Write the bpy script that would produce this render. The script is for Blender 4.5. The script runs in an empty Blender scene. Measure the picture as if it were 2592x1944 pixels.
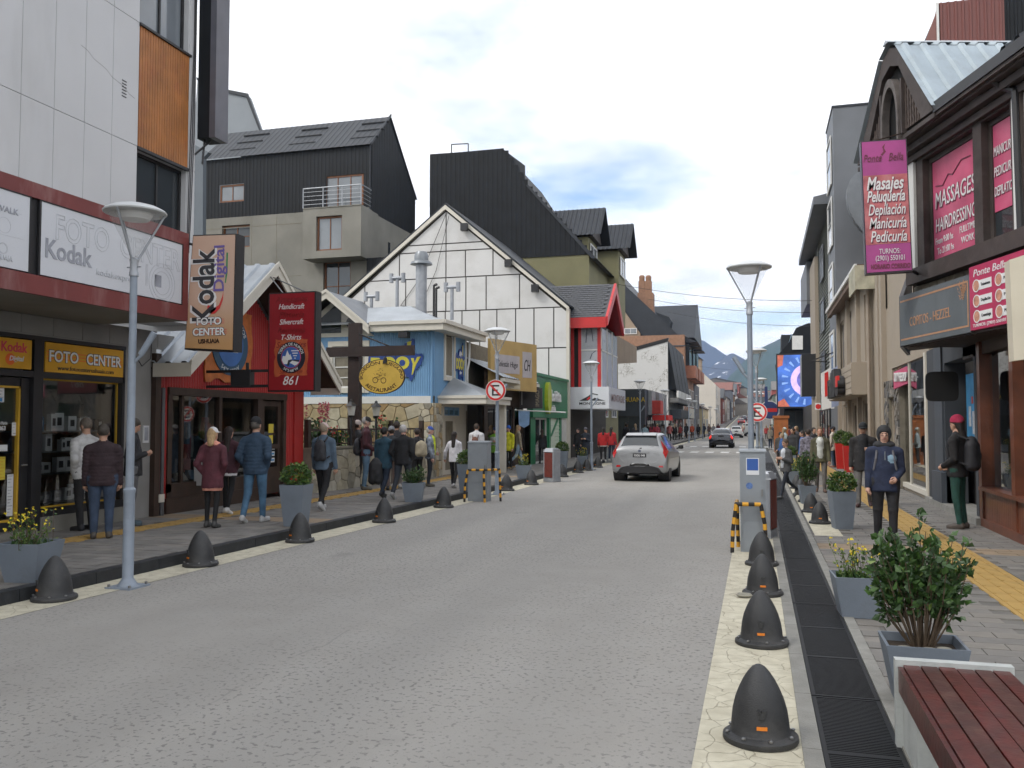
# Overcast shopping street with snow mountains at its end.
import bpy, math, random
import numpy as np
from mathutils import Vector, Matrix, noise as mnoise
R = math.radians
S = bpy.context.scene
COL = S.collection
random.seed(7)
# ------------------------------------------------------------------ camera
FPX, CXP, CYP, HC = 2200.0, 1296.0, 972.0, 1.75
PITCH = math.atan(101 / FPX)
YAW = math.atan(619 / FPX * math.cos(PITCH))
cam = bpy.data.cameras.new("camera")
cam.sensor_width = 36
cam.lens = FPX / 2592 * 36
cam.clip_start, cam.clip_end = 0.05, 30000
camo = bpy.data.objects.new("camera", cam)
COL.objects.link(camo)
camo.location = (0, 0, HC)
camo.rotation_euler = (R(90) + PITCH, 0, YAW)
S.camera = camo
# ------------------------------------------------------------------ sky and sun
SUN_EL, SUN_ROT = R(46), R(-132)      # veiled sun behind the camera, to the left
W = bpy.data.worlds.new("World"); S.world = W; W.use_nodes = True
nt = W.node_tree; nt.nodes.clear()
def wn(t, **k):
    n = nt.nodes.new(t)
    for a, b in k.items(): setattr(n, a, b)
    return n
sky = wn("ShaderNodeTexSky", sky_type='NISHITA', sun_disc=False, sun_elevation=SUN_EL, sun_rotation=SUN_ROT)
sky.altitude = 50; sky.air_density = 1.0; sky.dust_density = 1.5; sky.ozone_density = 1.0
tc = wn("ShaderNodeTexCoord"); sep = wn("ShaderNodeSeparateXYZ")
nt.links.new(tc.outputs["Generated"], sep.inputs[0])
mx = wn("ShaderNodeMath", operation='MAXIMUM'); nt.links.new(sep.outputs[2], mx.inputs[0]); mx.inputs[1].default_value = 0.0
ad = wn("ShaderNodeMath", operation='ADD'); nt.links.new(mx.outputs[0], ad.inputs[0]); ad.inputs[1].default_value = 0.16
dv = [wn("ShaderNodeMath", operation='DIVIDE') for _ in (0, 1)]
for i in (0, 1):
    nt.links.new(sep.outputs[i], dv[i].inputs[0]); nt.links.new(ad.outputs[0], dv[i].inputs[1])
cmb = wn("ShaderNodeCombineXYZ")
nt.links.new(dv[0].outputs[0], cmb.inputs[0]); nt.links.new(dv[1].outputs[0], cmb.inputs[1])
n1 = wn("ShaderNodeTexNoise"); n1.inputs["Scale"].default_value = 1.15; n1.inputs["Detail"].default_value = 9; n1.inputs["Roughness"].default_value = .52
mp = wn("ShaderNodeMapping"); mp.inputs["Location"].default_value = (1.66, 17.57, 3.43)
nt.links.new(cmb.outputs[0], mp.inputs[0]); nt.links.new(mp.outputs[0], n1.inputs["Vector"])
rp = wn("ShaderNodeValToRGB"); rp.color_ramp.elements[0].position = .29; rp.color_ramp.elements[1].position = .45
nt.links.new(n1.outputs[0], rp.inputs[0])
n2 = wn("ShaderNodeTexNoise"); n2.inputs["Scale"].default_value = 2.6; n2.inputs["Detail"].default_value = 8
nt.links.new(mp.outputs[0], n2.inputs["Vector"])
rp2 = wn("ShaderNodeValToRGB")
rp2.color_ramp.elements[0].position = .34; rp2.color_ramp.elements[0].color = (.86, .88, .91, 1)
rp2.color_ramp.elements[1].position = .56; rp2.color_ramp.elements[1].color = (1.16, 1.16, 1.17, 1)
nt.links.new(n2.outputs[0], rp2.inputs[0])
SKYK = 0.18
sk = wn("ShaderNodeVectorMath", operation='SCALE'); sk.inputs["Scale"].default_value = SKYK
nt.links.new(sky.outputs[0], sk.inputs[0])
mix = wn("ShaderNodeMix", data_type='RGBA')
nt.links.new(rp.outputs[0], mix.inputs["Factor"])
nt.links.new(sk.outputs[0], mix.inputs["A"]); nt.links.new(rp2.outputs[0], mix.inputs["B"])
bg = wn("ShaderNodeBackground"); bg.inputs[1].default_value = 1.0
nt.links.new(mix.outputs["Result"], bg.inputs[0])
wo = wn("ShaderNodeOutputWorld"); nt.links.new(bg.outputs[0], wo.inputs[0])
sun = bpy.data.lights.new("sun", 'SUN'); sun.energy = 1.35; sun.angle = R(16); sun.color = (1.0, .96, .9)
suno = bpy.data.objects.new("sun", sun); COL.objects.link(suno)
sd = Vector((math.sin(SUN_ROT) * math.cos(SUN_EL), math.cos(SUN_ROT) * math.cos(SUN_EL), math.sin(SUN_EL)))
suno.rotation_euler = sd.to_track_quat('Z', 'Y').to_euler()
suno.location = (-30, 0, 60)
S.view_settings.view_transform = 'Standard'; S.view_settings.look = 'None'
S.view_settings.exposure = 0.45; S.view_settings.gamma = 1.0
S.view_settings.use_curve_mapping = False
S.render.engine = 'CYCLES'
S.cycles.use_denoising = True; S.cycles.use_adaptive_sampling = True; S.cycles.adaptive_threshold = .03
S.cycles.max_bounces = 6; S.cycles.diffuse_bounces = 3; S.cycles.glossy_bounces = 3
S.cycles.transmission_bounces = 4; S.cycles.transparent_max_bounces = 12; S.cycles.volume_bounces = 0
S.cycles.caustics_reflective = False; S.cycles.caustics_refractive = False
# ------------------------------------------------------------------ helpers
_cp, _sp, _cy, _sy = math.cos(PITCH), math.sin(PITCH), math.cos(YAW), math.sin(YAW)
CF = Vector((-_sy * _cp, _cy * _cp, _sp)); CR = Vector((_cy, _sy, 0)); CU = Vector((_sy * _sp, -_cy * _sp, _cp))
CO = Vector((0, 0, HC))
def ray(px, py): return CF + CR * ((px - CXP) / FPX) + CU * ((CYP - py) / FPX)
def gp(px, py, z=0.0):                       # a photograph point that lies on the ground
    d = ray(px, py); return CO + d * ((z - HC) / d.z)
class Pl:                                    # a wall plane: origin, across, up; N points at the street
    def __init__(s, O, U, V=(0, 0, 1)):
        s.O, s.U, s.V = Vector(O), Vector(U).normalized(), Vector(V).normalized(); s.N = s.U.cross(s.V)
    def p(s, u, v, d=0.0): return s.O + s.U * u + s.V * v + s.N * d
    def a(s, px, py):                        # survey point -> (u, v) on this plane
        d = ray(px, py); q = CO + d * ((s.O - CO).dot(s.N) / d.dot(s.N)) - s.O
        return q.dot(s.U), q.dot(s.V)
    def off(s, d): return Pl(s.O + s.N * d, s.U, s.V)
def PL(x): return Pl((x, 0, 0), (0, 1, 0))       # left side fronts, facing the street
def PR(x): return Pl((x, 0, 0), (0, -1, 0))      # right side fronts
def PY(y): return Pl((0, y, 0), (1, 0, 0))       # walls square to the street, facing us

_M = {}
def mat(name, c=(.5, .5, .5), r=.7, v=.10, s=3.0, b=0.0, bs=40.0, metal=0.0, dirt=None, ds=1.2, da=.5, streak=0, em=0, coat=0, spec=.5, alpha=1):
    if name in _M: return _M[name]
    m = bpy.data.materials.new(name); m.use_nodes = True
    t = m.node_tree; P = t.nodes["Principled BSDF"]; N = t.nodes.new; L = t.links.new
    P.inputs["Roughness"].default_value = r; P.inputs["Metallic"].default_value = metal
    P.inputs["Specular IOR Level"].default_value = spec
    if alpha < 1: P.inputs["Alpha"].default_value = alpha
    if coat: P.inputs["Coat Weight"].default_value = coat
    c = tuple(c)
    out = None
    if v or dirt or b: co = N("ShaderNodeTexCoord").outputs["Object"]
    if v:
        n = N("ShaderNodeTexNoise"); n.inputs["Scale"].default_value = s; n.inputs["Detail"].default_value = 6; L(co, n.inputs["Vector"])
        x = N("ShaderNodeMix"); x.data_type = 'RGBA'
        mr = N("ShaderNodeMapRange"); mr.inputs[1].default_value = .3; mr.inputs[2].default_value = .7; L(n.outputs[0], mr.inputs[0]); L(mr.outputs[0], x.inputs["Factor"])
        x.inputs["A"].default_value = tuple(k * (1 - v) for k in c) + (1,); x.inputs["B"].default_value = tuple(min(1, k * (1 + v)) for k in c) + (1,)
        out = x.outputs["Result"]
    if dirt:
        n = N("ShaderNodeTexNoise"); n.inputs["Scale"].default_value = ds; n.inputs["Detail"].default_value = 9; n.inputs["Roughness"].default_value = .65
        if streak:
            mpp = N("ShaderNodeMapping"); mpp.inputs["Scale"].default_value = (1, 1, streak); L(co, mpp.inputs[0]); L(mpp.outputs[0], n.inputs["Vector"])
        else: L(co, n.inputs["Vector"])
        rr = N("ShaderNodeMapRange"); rr.inputs[1].default_value = .5; rr.inputs[2].default_value = .72; rr.inputs[4].default_value = da; L(n.outputs[0], rr.inputs[0])
        x2 = N("ShaderNodeMix"); x2.data_type = 'RGBA'; L(rr.outputs[0], x2.inputs["Factor"])
        if out: L(out, x2.inputs["A"])
        else: x2.inputs["A"].default_value = c + (1,)
        x2.inputs["B"].default_value = tuple(dirt) + (1,); out = x2.outputs["Result"]
    if out: L(out, P.inputs["Base Color"])
    else: P.inputs["Base Color"].default_value = c + (1,)
    if b:
        n = N("ShaderNodeTexNoise"); n.inputs["Scale"].default_value = bs; n.inputs["Detail"].default_value = 5; L(co, n.inputs["Vector"])
        bu = N("ShaderNodeBump"); bu.inputs["Strength"].default_value = b; bu.inputs["Distance"].default_value = .02; L(n.outputs[0], bu.inputs["Height"]); L(bu.outputs[0], P.inputs["Normal"])
    if em:
        P.inputs["Emission Color"].default_value = c + (1,); P.inputs["Emission Strength"].default_value = em
        if out: L(out, P.inputs["Emission Color"])
    _M[name] = m; return m
def glassmat(name, tint=(.75, .8, .8), refl=.9, base=.25):   # clear shop glass: see-through with a fresnel reflection
    if name in _M: return _M[name]
    m = bpy.data.materials.new(name); m.use_nodes = True; t = m.node_tree; t.nodes.clear(); N = t.nodes.new; L = t.links.new
    tr = N("ShaderNodeBsdfTransparent"); tr.inputs[0].default_value = tint + (1,)
    gl = N("ShaderNodeBsdfGlossy"); gl.inputs["Roughness"].default_value = .02; gl.inputs[0].default_value = (refl, refl, refl, 1)
    fr = N("ShaderNodeFresnel"); fr.inputs[0].default_value = 1.5
    mr = N("ShaderNodeMapRange"); mr.inputs[3].default_value = base * .3; mr.inputs[4].default_value = 1.0; L(fr.outputs[0], mr.inputs[0])
    mx = N("ShaderNodeMixShader"); L(mr.outputs[0], mx.inputs[0]); L(tr.outputs[0], mx.inputs[1]); L(gl.outputs[0], mx.inputs[2])
    o = N("ShaderNodeOutputMaterial"); L(mx.outputs[0], o.inputs[0]); _M[name] = m; return m

ORD = ['first', 'second', 'third', 'fourth', 'fifth', 'sixth', 'seventh', 'eighth', 'ninth', 'tenth', 'eleventh', 'twelfth', 'thirteenth', 'fourteenth']
class B:                                     # collects faces for ONE mesh object
    def __init__(s): s.v = []; s.f = []; s.m = []
    def poly(s, pts, mi=0):
        i = len(s.v); s.v += [tuple(p) for p in pts]; s.f.append(tuple(range(i, i + len(pts)))); s.m.append(mi); return s
    def box(s, a, b, mi=0):
        x0, y0, z0 = a; x1, y1, z1 = b
        return s.hexa([(x0, y0, z0), (x1, y0, z0), (x1, y1, z0), (x0, y1, z0)], [(x0, y0, z1), (x1, y0, z1), (x1, y1, z1), (x0, y1, z1)], mi)
    def hexa(s, bot, top, mi=0):
        i = len(s.v); n = len(bot); s.v += [tuple(p) for p in bot] + [tuple(p) for p in top]
        s.f += [tuple(i + k for k in reversed(range(n))), tuple(i + n + k for k in range(n))]
        s.f += [(i + k, i + (k + 1) % n, i + n + (k + 1) % n, i + n + k) for k in range(n)]
        s.m += [mi] * (n + 2); return s
    def pris(s, pts, vec, mi=0):
        v = Vector(vec); return s.hexa([Vector(p) for p in pts], [Vector(p) + v for p in pts], mi)
    def pbox(s, P, u0, u1, v0, v1, d0, d1, mi=0):    # box on a wall plane
        return s.hexa([P.p(u0, v0, d0), P.p(u1, v0, d0), P.p(u1, v1, d0), P.p(u0, v1, d0)], [P.p(u0, v0, d1), P.p(u1, v0, d1), P.p(u1, v1, d1), P.p(u0, v1, d1)], mi)
    def pquad(s, P, u0, u1, v0, v1, d=0, mi=0): return s.poly([P.p(u0, v0, d), P.p(u1, v0, d), P.p(u1, v1, d), P.p(u0, v1, d)], mi)
    def tube(s, p, q, r, r2=None, n=8, mi=0, cap=True):
        p, q = Vector(p), Vector(q); d = (q - p).normalized(); a = d.orthogonal().normalized(); c = d.cross(a); r2 = r if r2 is None else r2
        i = len(s.v)
        for w, rr in ((p, r), (q, r2)):
            s.v += [tuple(w + (a * math.cos(2 * math.pi * k / n) + c * math.sin(2 * math.pi * k / n)) * rr) for k in range(n)]
        s.f += [(i + k, i + (k + 1) % n, i + n + (k + 1) % n, i + n + k) for k in range(n)]; s.m += [mi] * n
        if cap: s.f += [tuple(i + k for k in reversed(range(n))), tuple(i + n + k for k in range(n))]; s.m += [mi] * 2
        return s
    def path(s, pts, r, n=6, mi=0):
        for a, b in zip(pts[:-1], pts[1:]): s.tube(a, b, r, n=n, mi=mi)
        return s
    def lathe(s, prof, c=(0, 0, 0), n=24, mi=0, sq=False, rot=0):
        i = len(s.v); cx, cy, cz = c
        for r, z in prof:
            for k in range(n):
                a = 2 * math.pi * k / n + rot; s.v.append((cx + r * math.cos(a), cy + r * math.sin(a), cz + z))
        for j in range(len(prof) - 1):
            for k in range(n):
                s.f.append((i + j * n + k, i + j * n + (k + 1) % n, i + (j + 1) * n + (k + 1) % n, i + (j + 1) * n + k)); s.m.append(mi)
        if prof[0][0] > 1e-4: s.f.append(tuple(i + k for k in reversed(range(n)))); s.m.append(mi)
        if prof[-1][0] > 1e-4: s.f.append(tuple(i + (len(prof) - 1) * n + k for k in range(n))); s.m.append(mi)
        return s
    def corr(s, p, u, v, nrm, pitch=.076, amp=.012, mi=0, trap=False):   # corrugated sheet: u across the waves, v along them
        p, u, v, nrm = map(Vector, (p, u, v, nrm)); L = u.length; k = max(1, round(L / pitch)); i = len(s.v)
        steps = [(0, 0), (.28, 0), (.38, 1), (.62, 1), (.72, 0)] if trap else [(q / 6, .5 - .5 * math.cos(2 * math.pi * q / 6)) for q in range(6)]
        row = [((j + t) / k, h * amp) for j in range(k) for t, h in steps] + [(1, 0)]
        for t, h in row: s.v += [tuple(p + u * t + nrm * h), tuple(p + u * t + v + nrm * h)]
        s.f += [(i + 2 * j, i + 2 * j + 2, i + 2 * j + 3, i + 2 * j + 1) for j in range(len(row) - 1)]; s.m += [mi] * (len(row) - 1); return s
    def arr(s, V, F, mi=0):
        i = len(s.v); s.v += [tuple(p) for p in V]; s.f += [tuple(i + k for k in f) for f in F]; s.m += [mi] * len(F); return s
    def wall(s, P, u0, u1, v0, v1, holes=(), t=.2, mi=0, d=0):   # a wall sheet with reveals round its openings
        us = sorted({u0, u1, *[min(max(h[k], u0), u1) for h in holes for k in (0, 1)]}); vs = sorted({v0, v1, *[min(max(h[k], v0), v1) for h in holes for k in (2, 3)]})
        for a, b in zip(us[:-1], us[1:]):
            for c, e in zip(vs[:-1], vs[1:]):
                mu, mv = (a + b) / 2, (c + e) / 2
                if not any(h[0] < mu < h[1] and h[2] < mv < h[3] for h in holes): s.pquad(P, a, b, c, e, d, mi)
        for h in holes:
            for (a, c), (b, e) in (((h[0], h[2]), (h[1], h[2])), ((h[1], h[2]), (h[1], h[3])), ((h[1], h[3]), (h[0], h[3])), ((h[0], h[3]), (h[0], h[2]))):
                s.poly([P.p(a, c, d), P.p(b, e, d), P.p(b, e, d - t), P.p(a, c, d - t)], mi)
        return s

def ob(name, b, mats, par=None, smooth=False, loc=None):
    me = bpy.data.meshes.new(name); me.from_pydata(b.v, [], b.f)
    for m in (mats if isinstance(mats, (list, tuple)) else [mats]): me.materials.append(m)
    if any(b.m): me.polygons.foreach_set("material_index", b.m)
    if smooth:
        me.polygons.foreach_set("use_smooth", [True] * len(b.f))
        if smooth != 2: me.set_sharp_from_angle(angle=R(40))
    me.update()
    o = bpy.data.objects.new(name, me); COL.objects.link(o)
    if loc is not None: o.location = loc
    if par: o.parent = par
    return o
def T(o, label, cat, group=None):
    o["label"] = label; o["category"] = cat
    if group: o["group"] = group
    return o
def E(name, label, cat, loc=(0, 0, 0), rz=0, group=None):
    o = bpy.data.objects.new(name, None); COL.objects.link(o); o.location = loc; o.rotation_euler = (0, 0, rz); o.empty_display_size = .2
    return T(o, label, cat, group)
def St(o, kind="structure"): o["kind"] = kind; return o
def cp(o, par=None, loc=None, rz=None, label=None, scale=None):  # a thing with its parts and sub-parts, mesh data shared
    c = o.copy(); COL.objects.link(c)
    if par: c.parent = par
    if loc is not None: c.location = loc
    if rz is not None: c.rotation_euler = (0, 0, rz)
    if scale is not None: c.scale = scale if hasattr(scale, '__len__') else (scale,) * 3
    if label: c["label"] = label
    for ch in o.children: cp(ch, c)
    return c
_ts = bpy.data.scenes.new("text_bench")
def txt(par, body, P, u, v, h, m, w=None, d=.004, ex=.003, sh=0, bold=0, al='CENTER', rot=0, outline=0, name="lettering", sp=1, arc=None):
    cu = bpy.data.curves.new("t", 'FONT'); cu.body = body; cu.size = 1; cu.shear = sh; cu.offset = bold; cu.align_x = al; cu.space_character = sp; cu.resolution_u = 3
    if outline: cu.fill_mode = 'NONE' if hasattr(cu, 'fill_mode') else cu.fill_mode; cu.bevel_depth = outline; cu.bevel_resolution = 0
    else: cu.extrude = ex / h
    to = bpy.data.objects.new("t", cu); _ts.collection.objects.link(to)
    vl = _ts.view_layers[0]; vl.update(); dg = vl.depsgraph
    me = bpy.data.meshes.new_from_object(to.evaluated_get(dg), depsgraph=dg)
    n = len(me.vertices); co = np.zeros(n * 3); me.vertices.foreach_get("co", co); co = co.reshape(-1, 3)
    bpy.data.objects.remove(to); bpy.data.curves.remove(cu)
    if n == 0: return None
    sx = sy = h
    if w:
        wid = co[:, 0].max() - co[:, 0].min(); sx = w / max(wid, 1e-3)
        if al == 'CENTER': co[:, 0] -= (co[:, 0].max() + co[:, 0].min()) / 2
    x, y, z = co[:, 0] * sx, co[:, 1] * sy, co[:, 2] * h
    if arc:                                    # bend the line of letters round an ellipse (rx, ry, centre angle, up = +1 / -1)
        rx, ry, a0, sg = arc; an = a0 - sg * x / ((rx + ry) / 2)
        rr = sg * y
        x, y = (rx + rr) * np.cos(an), (ry + rr) * np.sin(an)
    if rot: x, y = x * math.cos(rot) - y * math.sin(rot), x * math.sin(rot) + y * math.cos(rot)
    A = np.array(P.O)[None] + np.outer(u + x, P.U) + np.outer(v + y, P.V) + np.outer(d + z, P.N)
    me.vertices.foreach_set("co", A.ravel()); me.update(); me.materials.clear(); me.materials.append(m)
    o = bpy.data.objects.new(name, me); COL.objects.link(o); o.parent = par
    return o
def window(par, P, u0, u1, v0, v1, fm, gm, nx=1, ny=1, fw=.06, dep=.12, mw=.04, name="window", th=.06):
    b = B()
    b.pbox(P, u0, u0 + fw, v0, v1, -dep, -dep + th); b.pbox(P, u1 - fw, u1, v0, v1, -dep, -dep + th)
    b.pbox(P, u0 + fw, u1 - fw, v0, v0 + fw, -dep, -dep + th); b.pbox(P, u0 + fw, u1 - fw, v1 - fw, v1, -dep, -dep + th)
    for k in range(1, nx):
        x = u0 + (u1 - u0) * k / nx; b.pbox(P, x - mw / 2, x + mw / 2, v0 + fw, v1 - fw, -dep + .005, -dep + th - .005)
    for k in range(1, ny):
        y = v0 + (v1 - v0) * k / ny; b.pbox(P, u0 + fw, u1 - fw, y - mw / 2, y + mw / 2, -dep + .008, -dep + th - .008)
    o = ob(name, b, fm, par)
    g = B().pquad(P, u0 + fw * .5, u1 - fw * .5, v0 + fw * .5, v1 - fw * .5, -dep + th * .4)
    ob("pane", g, gm, o)
    return o
def leaves(b, pts, size, rng, mi=0, mi2=None, asp=.45, up=.4):   # leaf-sized folded faces at points (with outward direction)
    for p, n in pts:
        l = size * rng.uniform(.6, 1.3)
        d = Vector((rng.gauss(0, 1), rng.gauss(0, 1), rng.gauss(up, .8))) + Vector(n) * 1.2; d.normalize()
        w = d.orthogonal(); w.rotate(Matrix.Rotation(rng.uniform(0, 6.28), 3, d)); w = w.normalized() * l * asp
        q = d.cross(w).normalized() * l * .15; p = Vector(p); mid = p + d * l * .5
        i = len(b.v); b.v += [tuple(p), tuple(mid + w + q), tuple(p + d * l), tuple(mid - w + q)]
        b.f += [(i, i + 1, i + 2), (i, i + 2, i + 3)]; k = mi if mi2 is None or rng.random() < .6 else mi2; b.m += [k, k]
# ------------------------------------------------------------------ ground, road, pavements
def zr(y): return 0.0 if y < 165 else (min(y, 335) - 165) * .026 + max(0, y - 335) * .075
def xk(y): return -7.2 + .03 * min(max(y, -10), 20)           # foot of the left kerb
YS = [-14, -8, -4, 0, 4, 8, 12, 16, 20, 30, 45, 70, 100, 165, 200, 260, 330, 420, 520]
def strip(fl, fr, z, ys, mi=0, b=None):
    b = b or B()
    for a, c in zip(ys[:-1], ys[1:]):
        b.poly([(fl(a), a, z + zr(a)), (fr(a), a, z + zr(a)), (fr(c), c, z + zr(c)), (fl(c), c, z + zr(c))], mi)
    return b
def roadmat():
    m = bpy.data.materials.new("road_concrete"); m.use_nodes = True; t = m.node_tree; P = t.nodes["Principled BSDF"]; N = t.nodes.new; L = t.links.new
    P.inputs["Roughness"].default_value = .85; P.inputs["Specular IOR Level"].default_value = .35
    co = N("ShaderNodeTexCoord").outputs["Object"]
    def noise(s, d=5, vec=None, r=.5):
        n = N("ShaderNodeTexNoise"); n.inputs["Scale"].default_value = s; n.inputs["Detail"].default_value = d; n.inputs["Roughness"].default_value = r; L(vec or co, n.inputs["Vector"]); return n.outputs[0]
    def rng(x, a, b, c=0, d=1):
        n = N("ShaderNodeMapRange"); [n.inputs[i + 1].__setattr__("default_value", k) for i, k in enumerate((a, b, c, d))]; L(x, n.inputs[0]); return n.outputs[0]
    def mixc(f, a, b):
        n = N("ShaderNodeMix"); n.data_type = 'RGBA'; L(f, n.inputs["Factor"])
        for k, q in (("A", a), ("B", b)):
            if isinstance(q, tuple): n.inputs[k].default_value = q + (1,)
            else: L(q, n.inputs[k])
        return n.outputs["Result"]
    mp = N("ShaderNodeMapping"); mp.inputs["Scale"].default_value = (1, .25, 1); L(co, mp.inputs[0])
    base = mixc(rng(noise(.55, 7, mp.outputs[0], .6), .32, .68), (.268, .256, .236), (.325, .312, .288))
    base = mixc(rng(noise(2.2, 6), .35, .7, 0, .35), base, (.345, .335, .318))
    near = rng(noise(.22, 4), .30, .52)                                  # worn patches show the dark aggregate
    gate = N("ShaderNodeMath"); gate.operation = 'MULTIPLY'; L(rng(noise(27, 2.5), .575, .63, 0, .85), gate.inputs[0]); L(near, gate.inputs[1])
    base = mixc(gate.outputs[0], base, (.155, .15, .143))
    base = mixc(rng(noise(75, 2), .60, .72, 0, .35), base, (.19, .186, .178))
    # long irregular cracks and pour joints
    sx = N("ShaderNodeSeparateXYZ"); L(co, sx.inputs[0])
    def math_(op, a, b):
        n = N("ShaderNodeMath"); n.operation = op
        for i, q in enumerate((a, b)):
            if isinstance(q, (int, float)): n.inputs[i].default_value = q
            else: L(q, n.inputs[i])
        return n.outputs[0]
    wob = math_('MULTIPLY', math_('SUBTRACT', noise(.9, 6), .5), .35)
    line = None
    for axis, pos, w in ((0, -3.35, .011), (1, 12.6, .008), (1, 19.5, .012), (1, 27, .016), (1, 36, .02)):
        dd = math_('ABSOLUTE', math_('SUBTRACT', math_('ADD', sx.outputs[axis], wob), pos), 0)
        q = rng(dd, w * .4, w, 1, 0); line = q if line is None else math_('MAXIMUM', line, q)
    base = mixc(math_('MULTIPLY', line, rng(noise(1.3, 4), 0.45, .62, 0, .35)), base, (.14, .14, .138))
    tr_ = None
    for x0 in (-5.15, -3.75, -2.65, -1.25):
        q = rng(math_('ABSOLUTE', math_('SUBTRACT', sx.outputs[0], x0), 0), .12, .5, 1, 0); tr_ = q if tr_ is None else math_('MAXIMUM', tr_, q)
    base = mixc(math_('MULTIPLY', tr_, rng(noise(.5, 5, mp.outputs[0]), .35, .65, .0, .30)), base, (.20, .195, .185))
    base = mixc(rng(noise(.8, 3), .68, .74, 0, .35), base, (.15, .147, .14))
    L(base, P.inputs["Base Color"])
    bu = N("ShaderNodeBump"); bu.inputs["Strength"].default_value = .5; bu.inputs["Distance"].default_value = .006
    L(noise(70, 4), bu.inputs["Height"]); L(bu.outputs[0], P.inputs["Normal"])
    return m
def creammat():                                                           # stamped concrete painted cream
    m = bpy.data.materials.new("stamped_cream"); m.use_nodes = True; t = m.node_tree; P = t.nodes["Principled BSDF"]; N = t.nodes.new; L = t.links.new
    P.inputs["Roughness"].default_value = .85
    co = N("ShaderNodeTexCoord").outputs["Object"]
    v = N("ShaderNodeTexVoronoi"); v.feature = 'DISTANCE_TO_EDGE'; v.inputs["Scale"].default_value = 6.5
    n = N("ShaderNodeTexNoise"); n.inputs["Scale"].default_value = 5; n.inputs["Detail"].default_value = 4; L(co, n.inputs["Vector"])
    ax = N("ShaderNodeMix"); ax.data_type = 'RGBA'; ax.inputs["Factor"].default_value = .12; L(co, ax.inputs["A"]); L(n.outputs["Color"], ax.inputs["B"]); L(ax.outputs["Result"], v.inputs["Vector"])
    e = N("ShaderNodeMapRange"); e.inputs[1].default_value = .0; e.inputs[2].default_value = .022; L(v.outputs[0], e.inputs[0])
    g = N("ShaderNodeTexNoise"); g.inputs["Scale"].default_value = 7; g.inputs["Detail"].default_value = 8; L(co, g.inputs["Vector"])
    gr = N("ShaderNodeMapRange"); gr.inputs[1].default_value = .36; gr.inputs[2].default_value = .62; L(g.outputs[0], gr.inputs[0])
    c = N("ShaderNodeMix"); c.data_type = 'RGBA'; L(gr.outputs[0], c.inputs["Factor"]); c.inputs["A"].default_value = (.46, .425, .325, 1); c.inputs["B"].default_value = (.57, .535, .42, 1)
    k = N("ShaderNodeMix"); k.data_type = 'RGBA'
    o = N("ShaderNodeMath"); o.operation = 'MULTIPLY'; L(gr.outputs[0], o.inputs[0]); o.inputs[1].default_value = .85
    mxx = N("ShaderNodeMath"); mxx.operation = 'MAXIMUM'; L(e.outputs[0], mxx.inputs[0]); L(o.outputs[0], mxx.inputs[1])
    L(mxx.outputs[0], k.inputs["Factor"]); k.inputs["A"].default_value = (.33, .295, .22, 1); L(c.outputs["Result"], k.inputs["B"])
    L(k.outputs["Result"], P.inputs["Base Color"])
    bu = N("ShaderNodeBump"); bu.inputs["Strength"].default_value = .6; bu.inputs["Distance"].default_value = .012; L(e.outputs[0], bu.inputs["Height"]); L(bu.outputs[0], P.inputs["Normal"])
    return m
mRoad, mCream = roadmat(), creammat()
mGround = mat("bare_ground", (.12, .12, .10), .95, .25, .05)
mKerb = mat("kerb_black", (.020, .022, .025), .6, .3, 8, .15)
mSlab = mat("pavement_mortar", (.13, .125, .115), .9, .2, 2)
mPave = mat("paver_grey", (.185, .175, .162), .85, .22, 2.2, .3, 60, dirt=(.11, .105, .10), ds=.9, da=.5)
mPave2 = mat("paver_warm", (.198, .184, .165), .85, .18, 2.6, .3, 60)
mPave3 = mat("paver_dark", (.168, .160, .150), .85, .18, 2.6, .3, 60)
mTan = mat("paver_tan", (.27, .205, .14), .85, .15, 3, .2, 60)
mYel = mat("tactile_yellow", (.39, .25, .075), .8, .15, 3, .15, 60, dirt=(.22, .15, .06), ds=2.5, da=.55)
mConc = mat("concrete_edge", (.24, .235, .215), .85, .15, 5, .3, 70, dirt=(.12, .115, .10), ds=3)
mIron = mat("iron_grate", (.010, .011, .013), .65, .2, 5, metal=.2)
mWhiteLine = mat("road_paint", (.62, .62, .60), .7, .15, 6, dirt=(.3, .3, .29), ds=6, da=.6)
b = B()
gy = [-300, 0, 165, 200, 260, 330, 420, 520, 1200, 4000, 9000]
for a, c in zip(gy[:-1], gy[1:]):
    b.poly([(-6000, a, zr(min(a, 520)) - .35), (6000, a, zr(min(a, 520)) - .35), (6000, c, zr(min(c, 520)) - .35), (-6000, c, zr(min(c, 520)) - .35)])
St(ob("ground", b, mGround))
road = St(ob("road", strip(lambda y: xk(y) + .48, lambda y: -.335, 0, YS), mRoad))
b = B()
for y0, x0, n in ((54.0, -4.9, 5), (67.6, -5.9, 8)):
    for k in range(n): b.pris([(x0 + k * .92, y0, .004), (x0 + k * .92 + .5, y0, .004), (x0 + k * .92 + .5, y0 + 2.2, .004), (x0 + k * .92, y0 + 2.2, .004)], (0, 0, .002))
b.poly([(-8, 63.6, .004), (-4.6, 64.8, .004), (-4.6, 65.2, .004), (-8, 64.0, .004)])
b.poly([(.9, 63.8, .006), (3.4, 63.8, .006), (3.4, 64.3, .006), (.9, 64.3, .006)])
b.poly([(.9, 54.5, .006), (3.0, 54.5, .006), (3.0, 55.1, .006), (.9, 55.1, .006)])
ob("crossing_marking", b, mWhiteLine, road)
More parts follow.
